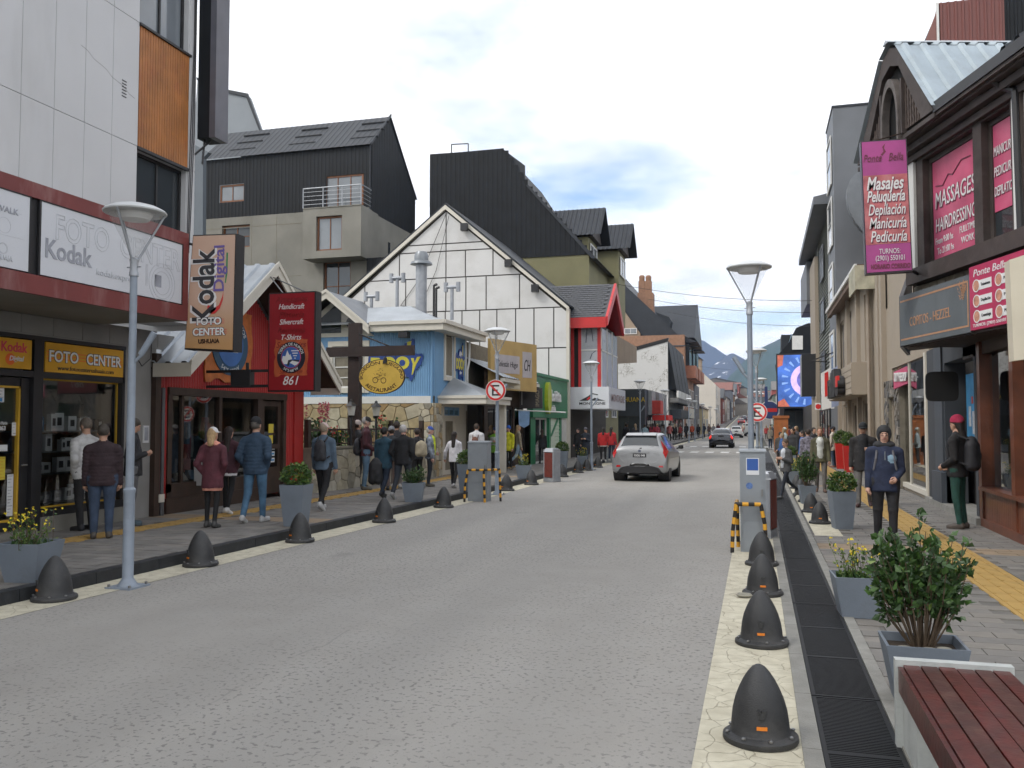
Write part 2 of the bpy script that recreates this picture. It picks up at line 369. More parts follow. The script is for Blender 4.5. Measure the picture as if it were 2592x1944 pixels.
# left pavement: cream strip, black kerb, slab, pavers, tactile strip
St(ob("kerb_strip_cream", strip(xk, lambda y: xk(y) + .485, .004, YS), mCream))
b = B()
for i, (a, c) in enumerate(zip(YS[:-1], YS[1:])):
    n = max(1, round((c - a) / 1.0)) if a < 45 else 1
    for k in range(n):
        y0, y1 = a + (c - a) * k / n + .004, a + (c - a) * (k + 1) / n - .004
        b.hexa([(xk(y0) - .16, y0, zr(y0) - .1), (xk(y0), y0, zr(y0) - .1), (xk(y1), y1, zr(y1) - .1), (xk(y1) - .16, y1, zr(y1) - .1)], [(xk(y0) - .16, y0, zr(y0) + .128), (xk(y0) - .012, y0, zr(y0) + .128), (xk(y1) - .012, y1, zr(y1) + .128), (xk(y1) - .16, y1, zr(y1) + .128)])
St(ob("kerb", b, mKerb))
lp = St(ob("pavement_left", strip(lambda y: -13.2, lambda y: xk(y) - .16, .108, YS), mSlab))
def paver_rows(b, fx0, fx1, y0, y1, z, rng, dy=.2, lx=.42, skip=()):
    y = y0; r = 0
    while y < y1:
        x = fx0(y) - (r % 2) * lx / 2
        while x < fx1(y):
            a, c = max(x, fx0(y)) + .005, min(x + lx, fx1(y)) - .005
            if c - a > .05 and not any(s0(y) - .001 < (a + c) / 2 < s1(y) + .001 for s0, s1 in skip):
                h = z + rng.uniform(0, .004); b.box((a, y + .005, z - .02), (c, y + dy - .005, h), 3 if (y % 6.4) < .62 and (y // 6.4) % 2 == 0 else rng.choice((0, 0, 0, 1, 2)))
            x += lx
        y += dy; r += 1
rg = random.Random(3)
ly0, ly1 = (lambda y: xk(y) - 2.62), (lambda y: xk(y) - 2.2)
b = B(); paver_rows(b, lambda y: -10.5, lambda y: xk(y) - .17, 5.0, 36, .120, rg, skip=[(ly0, ly1)])
o = ob("paver_field", b, [mPave, mPave2, mPave3, mTan], lp); o["kind"] = "stuff"
St(ob("pavement_far_left", strip(lambda y: -13.2, lambda y: xk(y) - .17, .118, [36, 45, 70, 100, 165, 200, 260, 330, 420, 520]), mPave))
def tactile(par, f0, f1, y0, y1, z, n_ind):
    y = y0; k = 0; proto = None; st = B()
    while y < y1:
        x0, x1 = f0(y), f1(y); bb = B(); w = x1 - x0; nb = 1
        tgt = bb if k < n_ind else st
        ox, oy = (0, 0) if k < n_ind else (x0, y)
        tgt.box((ox + .003, oy + .003, z - .02), (ox + w - .003, oy + .417, z + .004))
        for j in range(4):
            cx = ox + w * (j + .5) / 4; tgt.box((cx - .018, oy + .02, z + .004), (cx + .018, oy + .40, z + .010))
        if k < n_ind:
            if proto is None: proto = ob("tactile_tile", bb, mYel, par, loc=(x0, y, 0))
            else:
                c = proto.copy(); COL.objects.link(c); c.location = (x0, y, 0)
        y += .42; k += 1
    if st.f: q = ob("tactile_tile_run", st, mYel, par); q["kind"] = "stuff"
tactile(lp, ly0, ly1, 5.0, 60, .120, 40)
# right pavement: cream strip, drain with its grating, pavers
rp_ = St(ob("pavement_right", strip(lambda y: .78, lambda y: 4.6, -.012, YS), mSlab))
St(ob("edge_strip_cream", strip(lambda y: -.34, lambda y: .215, .004, [q for q in YS if q <= 100]), mCream))
b = B(); yy = 3.0
while yy < 60:
    b.box((.215, yy + .003, -.2), (.315, yy + .997, .012)); b.box((.735, yy + .003, -.2), (.82, yy + .997, .010)); yy += 1
dr = St(ob("drain_channel", b, mConc))
ob("channel_bed", B().poly([(.315, 3, -.16), (.735, 3, -.16), (.735, 60, -.16), (.315, 60, -.16)]), mKerb, dr)
b = B()
b.box((.005, 0, -.04), (.03, .994, 0)); b.box((.39, 0, -.04), (.415, .994, 0)); b.box((.03, 0, -.04), (.39, .02, 0)); b.box((.03, .974, -.04), (.39, .994, 0))
for k in range(1, 39): b.box((.03, .0 + k * .025, -.03), (.39, .013 + k * .025, -.002))
pg = None
for k in range(38):
    if pg is None: pg = ob("grate", b, mIron, dr, loc=(.315, 3 + k, .006))
    else:
        c = pg.copy(); COL.objects.link(c); c.location = (.315, 3 + k, .006 - .002 * (k % 3))
rest = B().poly([(.315, 41, .0), (.735, 41, .0), (.735, 60, .0), (.315, 60, .0)])
ob("grate_run", rest, mIron, dr)
# pavers on the right: the nearest as single pieces, the rest joined
pavers = []
protos = []
for j, (l, mm) in enumerate(((.41, mPave), (.41, mPave2), (.41, mPave3), (.41, mTan))):
    bb = B().box((0, 0, -.02), (l, .19, 0)); protos.append(bb)
pm = [None] * 4
y, r_, cnt = 4.2, 0, 0
while y < 11.6 and cnt < 300:
    x = .825 - (r_ % 2) * .21
    while x < 3.75 and cnt < 300:
        if x > .75 and not (2.0 < x < 2.8) and not (x > 2.2 and y < 6.6):
            tan = 10.4 < y < 11.0 or False
            k = 3 if tan else rg.choice((0, 0, 0, 1, 2))
            if pm[k] is None: q = ob("paver", protos[k], (mPave, mPave2, mPave3, mTan)[k], rp_); pm[k] = q
            else: q = pm[k].copy(); COL.objects.link(q)
            q.location = (x + .005, y + .005, rg.uniform(-.001, .003)); cnt += 1
        x += .42
    y += .2; r_ += 1
b = B()
ry0, ry1 = (lambda y: 2.27), (lambda y: 2.83)
paver_rows(b, lambda y: .825, lambda y: 3.75, y, 44, 0, rg, skip=[(ry0, ry1), (lambda q: .86 if q > 14.4 else 9, lambda q: 1.28 if q > 14.4 else 9)])
for yq, xa, xb in ((4.2, 2.85, 3.75), (4.2, .82, 1.0)):
    q = yq
    while q < y:
        xx = xa
        while xx < xb:
            if xb > 2 or True: b.box((xx + .005, q + .005, -.025), (min(xx + .42, xb) - .005, q + .195, rg.uniform(-.006, -.003)), rg.choice((0, 0, 1, 2)))
            xx += .42
        q += .2
o = ob("paver_field", b, [mPave, mPave2, mPave3, mTan], rp_); o["kind"] = "stuff"
St(ob("pavement_far_right", strip(lambda y: .82, lambda y: 4.6, -.003, [44, 70, 100, 165, 200, 260, 330, 420, 520]), mPave))
tactile(rp_, ry0, ry1, 5.0, 60, .0, 60)
St(ob("bollard_strip_cream", strip(lambda y: .86, lambda y: 1.28, .004, [14.5, 20, 30, 45]), mCream))
# ------------------------------------------------------------------ street furniture
mRub = mat("bollard_rubber", (.030, .031, .033), .55, .25, 6, .25, 120, dirt=(.075, .072, .068), ds=4, da=.75)
mAmb = mat("amber_reflector", (.75, .22, .02), .35, 0)
mSteel = mat("galvanised", (.34, .36, .39), .45, .12, 6, metal=.35)
mBolt = mat("bolt", (.25, .25, .25), .4, .1, metal=.8)
mPole = mat("pole_paint", (.24, .28, .335), .5, .10, 5, dirt=(.14, .15, .16), ds=4, da=.4)
mPlant = mat("planter_grey", (.165, .195, .235), .6, .12, 3, .1, 60, dirt=(.10, .105, .11), ds=3, da=.45)
mSoil = mat("soil", (.05, .035, .022), .95, .3, 10, .5, 60)
mStone = mat("pot_stone", (.26, .25, .21), .9, .25, 8, .4, 40)
mLf = mat("leaf_dark", (.028, .066, .017), .45, .3, 12)
mLf2 = mat("leaf_mid", (.045, .10, .02), .5, .3, 12)
mLf3 = mat("leaf_light", (.11, .17, .03), .5, .3, 12)
mTwig = mat("twig", (.10, .07, .045), .9, .2)
mFl = mat("flower_yellow", (.75, .60, .03), .6, .1)
mFlr = mat("flower_red", (.55, .035, .03), .6, .15)
mClear = mat("clear_cone", (.62, .64, .65), .15, 0, alpha=.16)
def bollard(x, y, label, z=0, s=1, rz=0):
    r = E("bollard", label, "bollard", (x, y, z + .004), rz, "rounded rubber bollards along the road edge")
    if not hasattr(bollard, "p"):
        pr = [(.200, 0), (.205, .012), (.203, .035), (.185, .050), (.165, .056), (.158, .07), (.155, .12), (.147, .19), (.131, .26), (.110, .32), (.086, .375), (.060, .42), (.035, .452), (.016, .465), (0, .468)]
        pr = [(q[0], q[1] * .88) for q in pr]; o1 = ob("body", B().lathe(pr, n=36), mRub, r, True)
        bb = B()
        for k in range(-3, 4):
            a0, a1 = -math.pi / 2 + (k - .5) * .05, -math.pi / 2 + (k + .5) * .05
            bb.hexa([(.150 * math.cos(a), .150 * math.sin(a), zz) for a, zz in ((a0, .098), (a1, .098), (a1, .116), (a0, .116))], [(.1605 * math.cos(a), .1605 * math.sin(a), zz) for a, zz in ((a0, .098), (a1, .098), (a1, .116), (a0, .116))])
        ob("reflector", bb, mAmb, r)
        for k in range(8):
            a = 2 * math.pi * (k + .3) / 8; ob("bolt", B().lathe([(.012, 0), (.012, .008), (.004, .012)], (.183 * math.cos(a), .183 * math.sin(a), .046), 8), mBolt, r)
        bb = B()                                    # raised shield moulded on the front
        for u, w, h0, h1 in ((0, .03, .155, .19), (-.012, .02, .19, .2), (.012, .02, .19, .2)):
            bb.box((u - w / 2, -.160, h0), (u + w / 2, -.143, h1))
        ob("emblem", bb, mRub, r)
        bollard.p = r
    else:
        for ch in bollard.p.children: c = ch.copy(); COL.objects.link(c); c.parent = r
    r.scale = (s, s, s); r.rotation_euler = (random.uniform(-.02, .02), random.uniform(-.02, .02), rz); return r
ordn = ["nearest", "second", "third", "fourth", "fifth", "sixth", "seventh", "eighth", "ninth", "tenth"]
for i, (x, y) in enumerate(((0, 5.09), (.02, 7.28), (.04, 9.37), (.04, 11.3))):
    bollard(x, y, ["large dark bollard at the bottom edge of the photo, left of the bench", "dark bollard next behind the nearest one on the cream strip", "dark bollard with a stone against its foot on the cream strip", "dark bollard right in front of the parking machine"][i], s=(1.0, 1.02, 1, 1)[i], rz=(.06, -.03, .02, 0)[i])
for i, (x, y) in enumerate(((1.05, 16.25), (1.02, 18.3), (1.05, 20.6), (1.03, 22.7), (1.03, 24.8))):
    bollard(x, y, ["dark bollard beside the tall right-hand boxwood planter", "second bollard of the row behind the drain grating, right pavement", "third bollard of the row behind the drain grating, right pavement", "fourth bollard of the row behind the drain grating, right pavement", "farthest bollard of the row behind the drain grating, right pavement"][i], s=.92)
LB = [(-6.76, 7.19), (-6.63, 9.38), (-6.54, 11.65), (-6.41, 14.38), (-6.34, 17.25), (-6.32, 21.95), (-6.25, 24.3), (-6.2, 28.2), (-6.2, 30.8), (-6.15, 32.3), (-6.15, 34.6)]
LBN = ["dark bollard in front of the yellow-flowered planter at the left edge", "dark bollard on the left kerb strip just past the first lamp post", "dark bollard at the foot of the tall boxwood planter on the left", "dark bollard on the left kerb between the tall planter and the bushy low planter", "dark bollard on the left kerb just before the striped guard hoop", "dark bollard on the left kerb just behind the second lamp post", "dark bollard on the left kerb in front of the litter bin", "dark bollard on the left kerb just past the litter bin", "dark bollard before the third lamp post on the left", "dark bollard at the foot of the third lamp post on the left", "dark bollard behind the third lamp post, half hidden by the silver car"]
for (x, y), l in zip(LB, LBN): bollard(x, y, l, s=1.05, rz=-.5)
st = B(); st.lathe([(0, -.01), (.05, 0), (.065, .02), (.05, .045), (0, .055)], n=9)
o = T(ob("stone", st, mStone, None, True, loc=(-.14, 9.14, .012)), "small flat stone lying against the third bollard's foot", "stone"); o.scale = (1.3, .8, .8)

def planter(x, y, label, kind, z=0.0, rz=0, sc=1, tall=False, plant="bush", seed=1, col=None, pl="planter"):
    wt, wb, h = (.205, .145, .66) if tall else (.235, .165, .40)
    r = E("planter", label, "planter", (x, y, z), rz, "square tapered street planters"); r.scale = (sc,) * 3
    b = B(); t = .018
    o_ = [(-wb, -wb, 0), (wb, -wb, 0), (wb, wb, 0), (-wb, wb, 0)]; u_ = [(-wt, -wt, h), (wt, -wt, h), (wt, wt, h), (-wt, wt, h)]
    w2 = wt - t; i_ = [(-w2, -w2, h), (w2, -w2, h), (w2, w2, h), (-w2, w2, h)]; w3 = w2 - .012; j_ = [(-w3, -w3, h - .06), (w3, -w3, h - .06), (w3, w3, h - .06), (-w3, w3, h - .06)]
    for k in range(4):
        n = (k + 1) % 4; b.poly([o_[k], o_[n], u_[n], u_[k]]); b.poly([u_[k], u_[n], i_[n], i_[k]]); b.poly([i_[k], i_[n], j_[n], j_[k]])
    b.poly(o_[::-1])
    ob("pot", b, col or mPlant, r)
    ob("soil", B().poly([(-w3, -w3, h - .055), (w3, -w3, h - .055), (w3, w3, h - .055), (-w3, w3, h - .055)]), mSoil, r)
    rng = random.Random(seed)
    lb = B(); tw = B(); fl = B(); base = h - .06
    if plant == "box":                               # clipped boxwood ball
        pts = []
        for k in range(700):
            d = Vector((rng.gauss(0, 1), rng.gauss(0, 1), rng.gauss(0, 1))).normalized(); rr = .225 * rng.uniform(.72, 1.06) * (1 + .12 * math.sin(d.x * 9 + seed) * math.sin(d.z * 7))
            pts.append((Vector((0, 0, h + .13)) + Vector((d.x * rr, d.y * rr, d.z * rr * .85)), d))
        leaves(lb, pts, .050, rng, 1, 2)
        pts = [(p * .8 + Vector((0, 0, .2 * (h + .13))), n) for p, n in pts[:300]]; leaves(lb, pts, .045, rng, 0, 1)
        for k in range(4): tw.tube((rng.uniform(-.03, .03), rng.uniform(-.03, .03), base), (rng.uniform(-.08, .08), rng.uniform(-.08, .08), h + .1), .007, .004, 5)
    elif plant in ("bush", "big"):
        H_, Wd, n = (.42, .28, 9) if plant == "bush" else (.86, .31, 13)
        pts = []
        for k in range(n * (4 if plant == "big" else 3)):
            a = rng.uniform(0, 6.28); rr = Wd * math.sqrt(rng.random()); tip = Vector((rr * math.cos(a), rr * math.sin(a), base + H_ * ((.35 if plant == "bush" else .45) + (.7 if plant == "bush" else .58) * rng.random() * (1 - .45 * (rr / Wd) ** 2))))
            f = Vector((tip.x * .18, tip.y * .18, base)); md = f.lerp(tip, .55) + Vector((rng.uniform(-.04, .04), rng.uniform(-.04, .04), -.02))
            tw.tube(f, md, .006, .0045, 5); tw.tube(md, tip, .0045, .002, 5)
            for q in range(26 if plant == "big" else 22):
                t_ = rng.uniform(.45, 1.05); p = f.lerp(md, min(1, t_ * 1.8)) if t_ < .55 else md.lerp(tip, (t_ - .55) / .5)
                pts.append((p + Vector((rng.gauss(0, .018), rng.gauss(0, .018), rng.gauss(0, .018))), (p - Vector((0, 0, base + .2))).normalized() * .7))
        leaves(lb, pts, .062 if plant == "big" else .055, rng, 0 if plant == "big" else 0, 1, .34)
        leaves(lb, pts[::7], .05, rng, 1, 2, .36)
    elif plant == "weed":
        pts = []
        for k in range(26):
            a = rng.uniform(0, 6.28); rr = .2 * rng.random(); f = Vector((.1 * rng.gauss(0, .8), .1 * rng.gauss(0, .8), base)); tip = f + Vector((rr * math.cos(a), rr * math.sin(a), rng.uniform(.15, .40)))
            tw.tube(f, tip, .003, .002, 4, mi=0 if k % 4 else 1)
            for q in range(12): pts.append((f.lerp(tip, rng.random() ** 1.6) + Vector((rng.gauss(0, .02), rng.gauss(0, .02), 0)), (0, 0, .3)))
            for q in range(1 + k % 2):
                c = tip + Vector((rng.gauss(0, .025), rng.gauss(0, .025), rng.gauss(0, .02)))
                for w in range(4): leaves(fl, [(c, (rng.gauss(0, 1), rng.gauss(0, 1), .4))], .020, rng, 0, None, .6)
        leaves(lb, pts, .045, rng, 1, 2, .25)
        for q in range(60): pts.append(((rng.uniform(-.14, .14), rng.uniform(-.14, .14), base), (0, 0, 1)))
        leaves(lb, pts[-60:], .09, rng, 0, 1, .3)
    if tw.f: ob("stems", tw, [mTwig, mLf3], r)
    lf = ob("foliage", lb, [mLf, mLf2, mLf3], r); lf["kind"] = "stuff"
    if fl.f: f2 = ob("blossom", fl, mFl, r); f2["kind"] = "stuff"
    return r
zl = .122
planter(-7.32, 7.45, "low grey planter with yellow flowers at the left edge of the photo", "low", zl, .2, 1.0, False, "weed", 4)
planter(-7.12, 12.55, "tall grey planter with a boxwood ball beside the left kerb", "tall", zl, .1, 1, True, "box", 5)
planter(-6.95, 17.1, "low grey planter with a bushy shrub in front of the restaurant crowd", "low", zl, .3, 1, False, "bush", 6)
planter(-6.75, 20.0, "tall grey planter with a green ball behind the left parking cabinet", "tall", zl, .1, 1, True, "box", 7)
planter(-6.72, 25.2, "low grey planter with thin yellow flowers before the litter bin", "low", zl, .2, 1, False, "weed", 8)
planter(-6.72, 30.6, "tall grey planter with a ball shrub in front of the mountain logo shop", "tall", zl, .1, 1, True, "box", 9)
planter(-6.70, 34.2, "low grey planter with a sparse shrub next to the third lamp post", "low", zl, .2, .9, False, "weed", 10)
planter(1.36, 15.6, "tall grey planter with a trimmed boxwood ball, right pavement", "tall", 0, .15, .95, True, "box", 11)
planter(.87, 8.62, "low grey planter with yellow flowers behind the big shrub", "low", 0, .05, .92, False, "weed", 12)
pb = planter(.985, 6.02, "low grey planter with the big leafy shrub behind the bench", "low", 0, .0, .98, False, "big", 13)
pb.scale = (1.0, .88, .98)
for k, (sx, sy) in enumerate(((-.12, -.13), (.02, -.14), (.11, -.1))):
    q = B().lathe([(0, -.02), (.035, -.01), (.055, .015), (.04, .035), (0, .042)], (sx, sy, .345), 10); ob("pot_stone", q, mStone, pb, True)
planter(1.05, 20.25, "low grey planter with a tall leafy shrub near the woman stepping off", "low", 0, .1, 1, False, "big", 14).scale = (.75, .75, 1.0)
planter(1.05, 26.4, "low grey planter with a thin yellow plant, right pavement", "low", 0, .1, 1, False, "weed", 15)
planter(1.1, 28.6, "low grey planter farthest but one on the right pavement", "low", 0, .2, .95, False, "weed", 16)
planter(1.15, 33.0, "tall grey planter with a dark rounded shrub far on the right", "tall", 0, .1, .95, True, "box", 17)
for k, (yy, pl_) in enumerate(((49, 'weed'), (55.5, 'box'), (58, 'weed'), (63, 'box'))): planter(-6.6, yy, 'grey planter %s past the third lamp, far left kerb' % ORD[k], 'low', zl, .1, 1, k % 2 == 1, pl_, 40 + k)
mRedPot = mat("planter_red", (.50, .025, .02), .35, .08, 3)
planter(3.15, 36.3, "tall glossy red planter with a green ball by the doorway", "tall", 0, 0, 1.45, True, "box", 18, mRedPot).scale = (1.0, 1.0, 1.5)
planter(3.2, 33.8, "second tall red planter, half hidden behind the man with a cap", "tall", 0, 0, 1.45, True, "box", 19, mRedPot).scale = (.95, .95, 1.45)

def lamp(x, y, label, z=0, spot=1):
    r = E("street_lamp", label, "street lamp", (x, y, z), 0, "funnel shaped street lamps")
    if not hasattr(lamp, "p"):
        b = B().lathe([(.055, .02), (.055, .10)], n=4); 
        b = B(); b.box((-.16, -.16, .0), (.16, .16, .018)); b.lathe([(.11, .018), (.065, .09), (.058, .10), (.058, 1.0), (.066, 1.02), (.066, 1.045), (.044, 1.07), (.038, 3.42)], n=16)
        ob("post", b, mPole, r, True)
        for sx in (-.13, .13):
            for sy in (-.13, .13): ob("anchor_bolt", B().lathe([(.016, .018), (.016, .045)], (sx, sy, 0), 6), mBolt, r)
        b = B().lathe([(.05, 3.36), (.05, 3.40), (.044, 3.41), (.044, 3.50), (.05, 3.54), (.03, 3.56)], n=14)
        b.tube((-.09, 0, 3.46), (.09, 0, 3.46), .007)
        hd = ob("lamp_head", b, mSteel, r, True)
        for a in (.6, .6 + 2.094, .6 + 4.188):
            c, s_ = math.cos(a), math.sin(a)
            ob("arm", B().tube((.035 * c, .035 * s_, 3.53), (.29 * c, .29 * s_, 4.02), .013, .012, 6).tube((.29 * c, .29 * s_, 4.02), (.31 * c, .31 * s_, 4.06), .013), mSteel, hd)
        ob("clear_cone", B().lathe([(.03, 3.57), (.27, 4.03)], n=24), mClear, hd, True)
        b = B().lathe([(.30, 4.045), (.325, 4.05), (.33, 4.065), (.31, 4.085), (.24, 4.12), (.13, 4.15), (0, 4.16)], n=32)
        ob("diffuser", B().lathe([(.0, 3.97), (.15, 3.98), (.19, 4.045)], n=24), mat("lamp_diffuser", (.75, .75, .74), .5, 0), hd, True)
        ob("cap", b, mat("lamp_cap", (.55, .57, .58), .4, .1, 5), hd, True)
        if spot:
            b = B().tube((.03, 0, 2.42), (.13, .02, 2.52), .018); b.tube((.10, .01, 2.50), (.24, .05, 2.74), .030, .036, 10)
            ob("spotlight", b, mPole, r, True)
        lamp.p = r
    else:
        for ch in lamp.p.children: cp(ch, r)
    return r
for (x, y), l in zip(((-6.52, 7.95), (-6.2, 20.7), (-6.05, 32.7), (-6.1, 47.5), (-6.1, 61), (-6.1, 83), (-6.1, 91), (-6.1, 104.5), (-6.1, 122), (-6.1, 140)),
    ("street lamp on the left in front of the photo shop", "street lamp on the left that carries the no parking sign", "street lamp on the left in front of the mountain logo shop", "street lamp standing before the dark shop with yellow letters", "street lamp just right of the peeling white wall's corner", "sixth lamp down the left kerb, beyond the crossing", "seventh lamp down the left kerb, beyond the crossing", "eighth lamp down the left kerb", "ninth lamp down the left kerb", "farthest lamp down the left kerb")):
    lamp(x, y, l, .0 if y > 6 else 0)
for (x, y), l in zip(((-.08, 13.25), (.02, 28.5), (.25, 47), (.02, 66), (.3, 70)), ("tall street lamp in the foreground right, behind the parking machine", "second street lamp on the right, with a round sign on it", "third street lamp along the right kerb", "fourth street lamp along the right kerb", "fifth street lamp along the right kerb")):
    q = lamp(x, y, l); q.rotation_euler = (0, 0, 2.6)

mSgW = mat("sign_white", (.75, .75, .73), .45, .04, 6); mSgR = mat("sign_red", (.62, .028, .025), .45, .06, 6); mSgK = mat("sign_black", (.02, .02, .022), .5, .1)
def ring(P, u, v, r0, r1, d0, d1, n=40):
    b = B()
    for k in range(n):
        a, c = 2 * math.pi * k / n, 2 * math.pi * (k + 1) / n
        q = [(r0, a), (r1, a), (r1, c), (r0, c)] if r0 else [(0, a), (r1, a), (r1, c)]
        b.hexa([P.p(u + r * math.cos(t), v + r * math.sin(t), d0) for r, t in q], [P.p(u + r * math.cos(t), v + r * math.sin(t), d1) for r, t in q])
    return b
def noparking(x, y, z, r, label):
    P = Pl((x, y, z), (1, -.05, 0)); s = E("no_parking_sign", label, "road sign", (0, 0, 0), 0, "round no parking signs")
    ob("plate", ring(P, 0, 0, 0, r, 0, .01), mSgW, s); ob("red_ring", ring(P, 0, 0, r * .76, r * .95, .010, .014), mSgR, s)
    e = B(); h = r * .5; w = r * .36; t = r * .15
    e.pbox(P, -w, -w + t * 1.1, -h, h, .010, .013)
    for q in (-h, -t / 2, h - t): e.pbox(P, -w + t * 1.1, w * (1 if q else 1) - (0 if q != -t / 2 else .04), q, q + t, .010, .013)
    ob("letter", e, mSgK, s)
    c, n_ = r * .72, r * .085; q = .7071
    ob("red_bar", B().hexa([P.p(-c * q - n_ * q, c * q - n_ * q, .0135), P.p(c * q - n_ * q, -c * q - n_ * q, .0135), P.p(c * q + n_ * q, -c * q + n_ * q, .0135), P.p(-c * q + n_ * q, c * q + n_ * q, .0135)], [P.p(-c * q - n_ * q, c * q - n_ * q, .017), P.p(c * q - n_ * q, -c * q - n_ * q, .017), P.p(c * q + n_ * q, -c * q + n_ * q, .017), P.p(-c * q + n_ * q, c * q + n_ * q, .017)]), mSgR, s)
    ob("clamp", B().pbox(P, -.05, .05, -.03, .03, -.10, 0), mSteel, s)
noparking(-6.2, 20.57, 2.58, .265, "round no parking sign on the left lamp post")
noparking(.03, 28.38, 2.12, .30, "round no parking sign on the right, partly behind the near lamp post")

# parking machines, hoops, bin, bench
mCab = mat("cabinet_grey", (.25, .275, .30), .5, .08, 4, .05, 80, dirt=(.16, .17, .18), ds=3, da=.4)
mYlw = mat("hoop_yellow", (.72, .36, .03), .5, .1, 6); mBlk = mat("hoop_black", (.02, .018, .018), .55, .2)
def hoop(name, label, pts, r=.026, seg=.085):
    e = E(name, label, "guard hoop", pts[0][0], 0, "black and yellow striped guard hoops"); o0 = Vector(pts[0][0])
    k = 0
    for line in pts:
        bb = [B(), B()]; yl = []
        for a, c in zip(line[:-1], line[1:]):
            a, c = Vector(a), Vector(c); n = max(1, round((c - a).length / seg))
            for q in range(n):
                t_ = bb[0] if (k + q) % 2 == 0 else B()
                t_.tube(a.lerp(c, q / n) - o0, a.lerp(c, (q + 1) / n) - o0, r if t_ is bb[0] else r + .001, n=10)
                if t_ is not bb[0]: yl.append(t_)
            k += n
        p = ob("tube", bb[0], mBlk, e, True)
        for y2 in yl: ob("yellow_band", y2, mYlw, p, True)
    return e
def cabinet(x, y, w, d, h, label, sticker):
    e = E("parking_cabinet", label, "cabinet", (x, y, .004), 0)
    ob("body", B().box((-w / 2, -d / 2, 0), (w / 2, d / 2, h * .30)).box((-w / 2 + .004, -d / 2 + .004, h * .30), (w / 2 - .004, d / 2 - .004, h * .31)).box((-w / 2, -d / 2, h * .31), (w / 2, d / 2, h - .02)), mCab, e)
    ob("lid", B().hexa([(-w / 2 - .015, -d / 2 - .015, h - .02), (w / 2 + .015, -d / 2 - .015, h - .02), (w / 2 + .015, d / 2 + .015, h - .02), (-w / 2 - .015, d / 2 + .015, h - .02)], [(-w / 2 - .01, -d / 2 - .01, h), (w / 2 + .01, -d / 2 - .01, h), (w / 2 + .01, d / 2 + .01, h + .02), (-w / 2 - .01, d / 2 + .01, h + .02)]), mCab, e)
    dr_ = ob("cabinet_door", B().box((-w / 2 + .03, -d / 2 - .006, .05), (w / 2 - .03, -d / 2, h * .29)).box((-w / 2 + .03, -d / 2 - .006, h * .33), (w / 2 - .03, -d / 2, h - .05)), mCab, e)
    ob("handle", B().box((w / 2 - .06, -d / 2 - .03, h * .55), (w / 2 - .035, -d / 2 - .006, h * .62)), mBolt, dr_)
    if sticker:
        P = Pl((0, -d / 2 - .007, 0), (1, 0, 0))
        sb = B().pbox(P, -.085, .085, h - .33, h - .10, 0, .002); st = ob("sticker", sb, mat("sticker_white", (.7, .72, .75), .4, .05), e)
        ob("sticker_print", B().pbox(P, -.075, .075, h - .27, h - .11, .002, .003), mat("sticker_blue", (.03, .10, .36), .4, .05), st)
        ob("sticker_print", ring(P, -.045, h - .48, 0, .045, 0, .002, 16), mat("sticker_blue2", (.10, .18, .40), .4, .3, 40), st)
    return e
c1 = cabinet(-6.08, 18.9, .46, .30, 1.34, "plain grey steel cabinet on the left kerb behind a striped hoop", 0)
hoop("guard_hoop", "striped guard hoop around the left grey cabinet", [[(-6.32, 18.55, 0), (-6.31, 18.55, .35), (-6.24, 18.55, .72), (-5.88, 18.58, .72), (-5.86, 18.6, 0)], [(-5.88, 18.6, .72), (-5.62, 18.95, .72), (-5.60, 18.97, 0)]])
c2 = cabinet(-.06, 12.55, .34, .34, 1.38, "grey parking machine with a blue sticker on the right kerb", 1)
hoop("guard_hoop", "striped guard hoop around the right parking machine", [[(-.34, 12.28, 0), (-.33, 12.28, .30), (-.28, 12.28, .66), (.04, 12.30, .66), (.09, 12.30, .40), (.11, 12.30, 0)], [(-.28, 12.28, .66), (-.28, 12.75, .66), (-.27, 12.85, 0)]])
mBinR = mat("bin_wood", (.13, .025, .018), .6, .25, 8)
def bin_(x, y, label, z=0, rz=0, back=False):
    e = E("litter_bin", label, "bin", (x, y, z + .004), rz); w, d, h = .40, .34, .98
    ob("shell", B().box((-w / 2, -d / 2, .0), (w / 2, d / 2, .12)).box((-w / 2, -d / 2 + .01, .12), (-w / 2 + .04, d / 2 - .01, h)).box((w / 2 - .04, -d / 2 + .01, .12), (w / 2, d / 2 - .01, h)).box((-w / 2 + .04, -d / 2 + .05, .12), (w / 2 - .04, d / 2 - .05, h - .15)), mSteel, e)
    ob("lid", B().hexa([(-w / 2 - .005, -d / 2 - .01, h - .08), (w / 2 + .005, -d / 2 - .01, h - .08), (w / 2 + .005, d / 2 + .01, h - .08), (-w / 2 - .005, d / 2 + .01, h - .08)], [(-w / 2 + .06, -d / 2 + .05, h + .03), (w / 2 - .06, -d / 2 + .05, h + .03), (w / 2 - .06, d / 2 - .05, h + .03), (-w / 2 + .06, d / 2 - .05, h + .03)]), mSteel, e)
    for k in range(4): ob("slat", B().box((-.155 + k * .079, -d / 2 - .004, .14), (-.082 + k * .079, -d / 2 + .02, h - .1)), mBinR, e)
    return e
bin_(-5.98, 25.75, "steel litter bin with dark red slats on the left kerb", rz=-.5)
bin_(.08, 14.1, "steel litter bin with dark red slats behind the parking machine", rz=1.3)
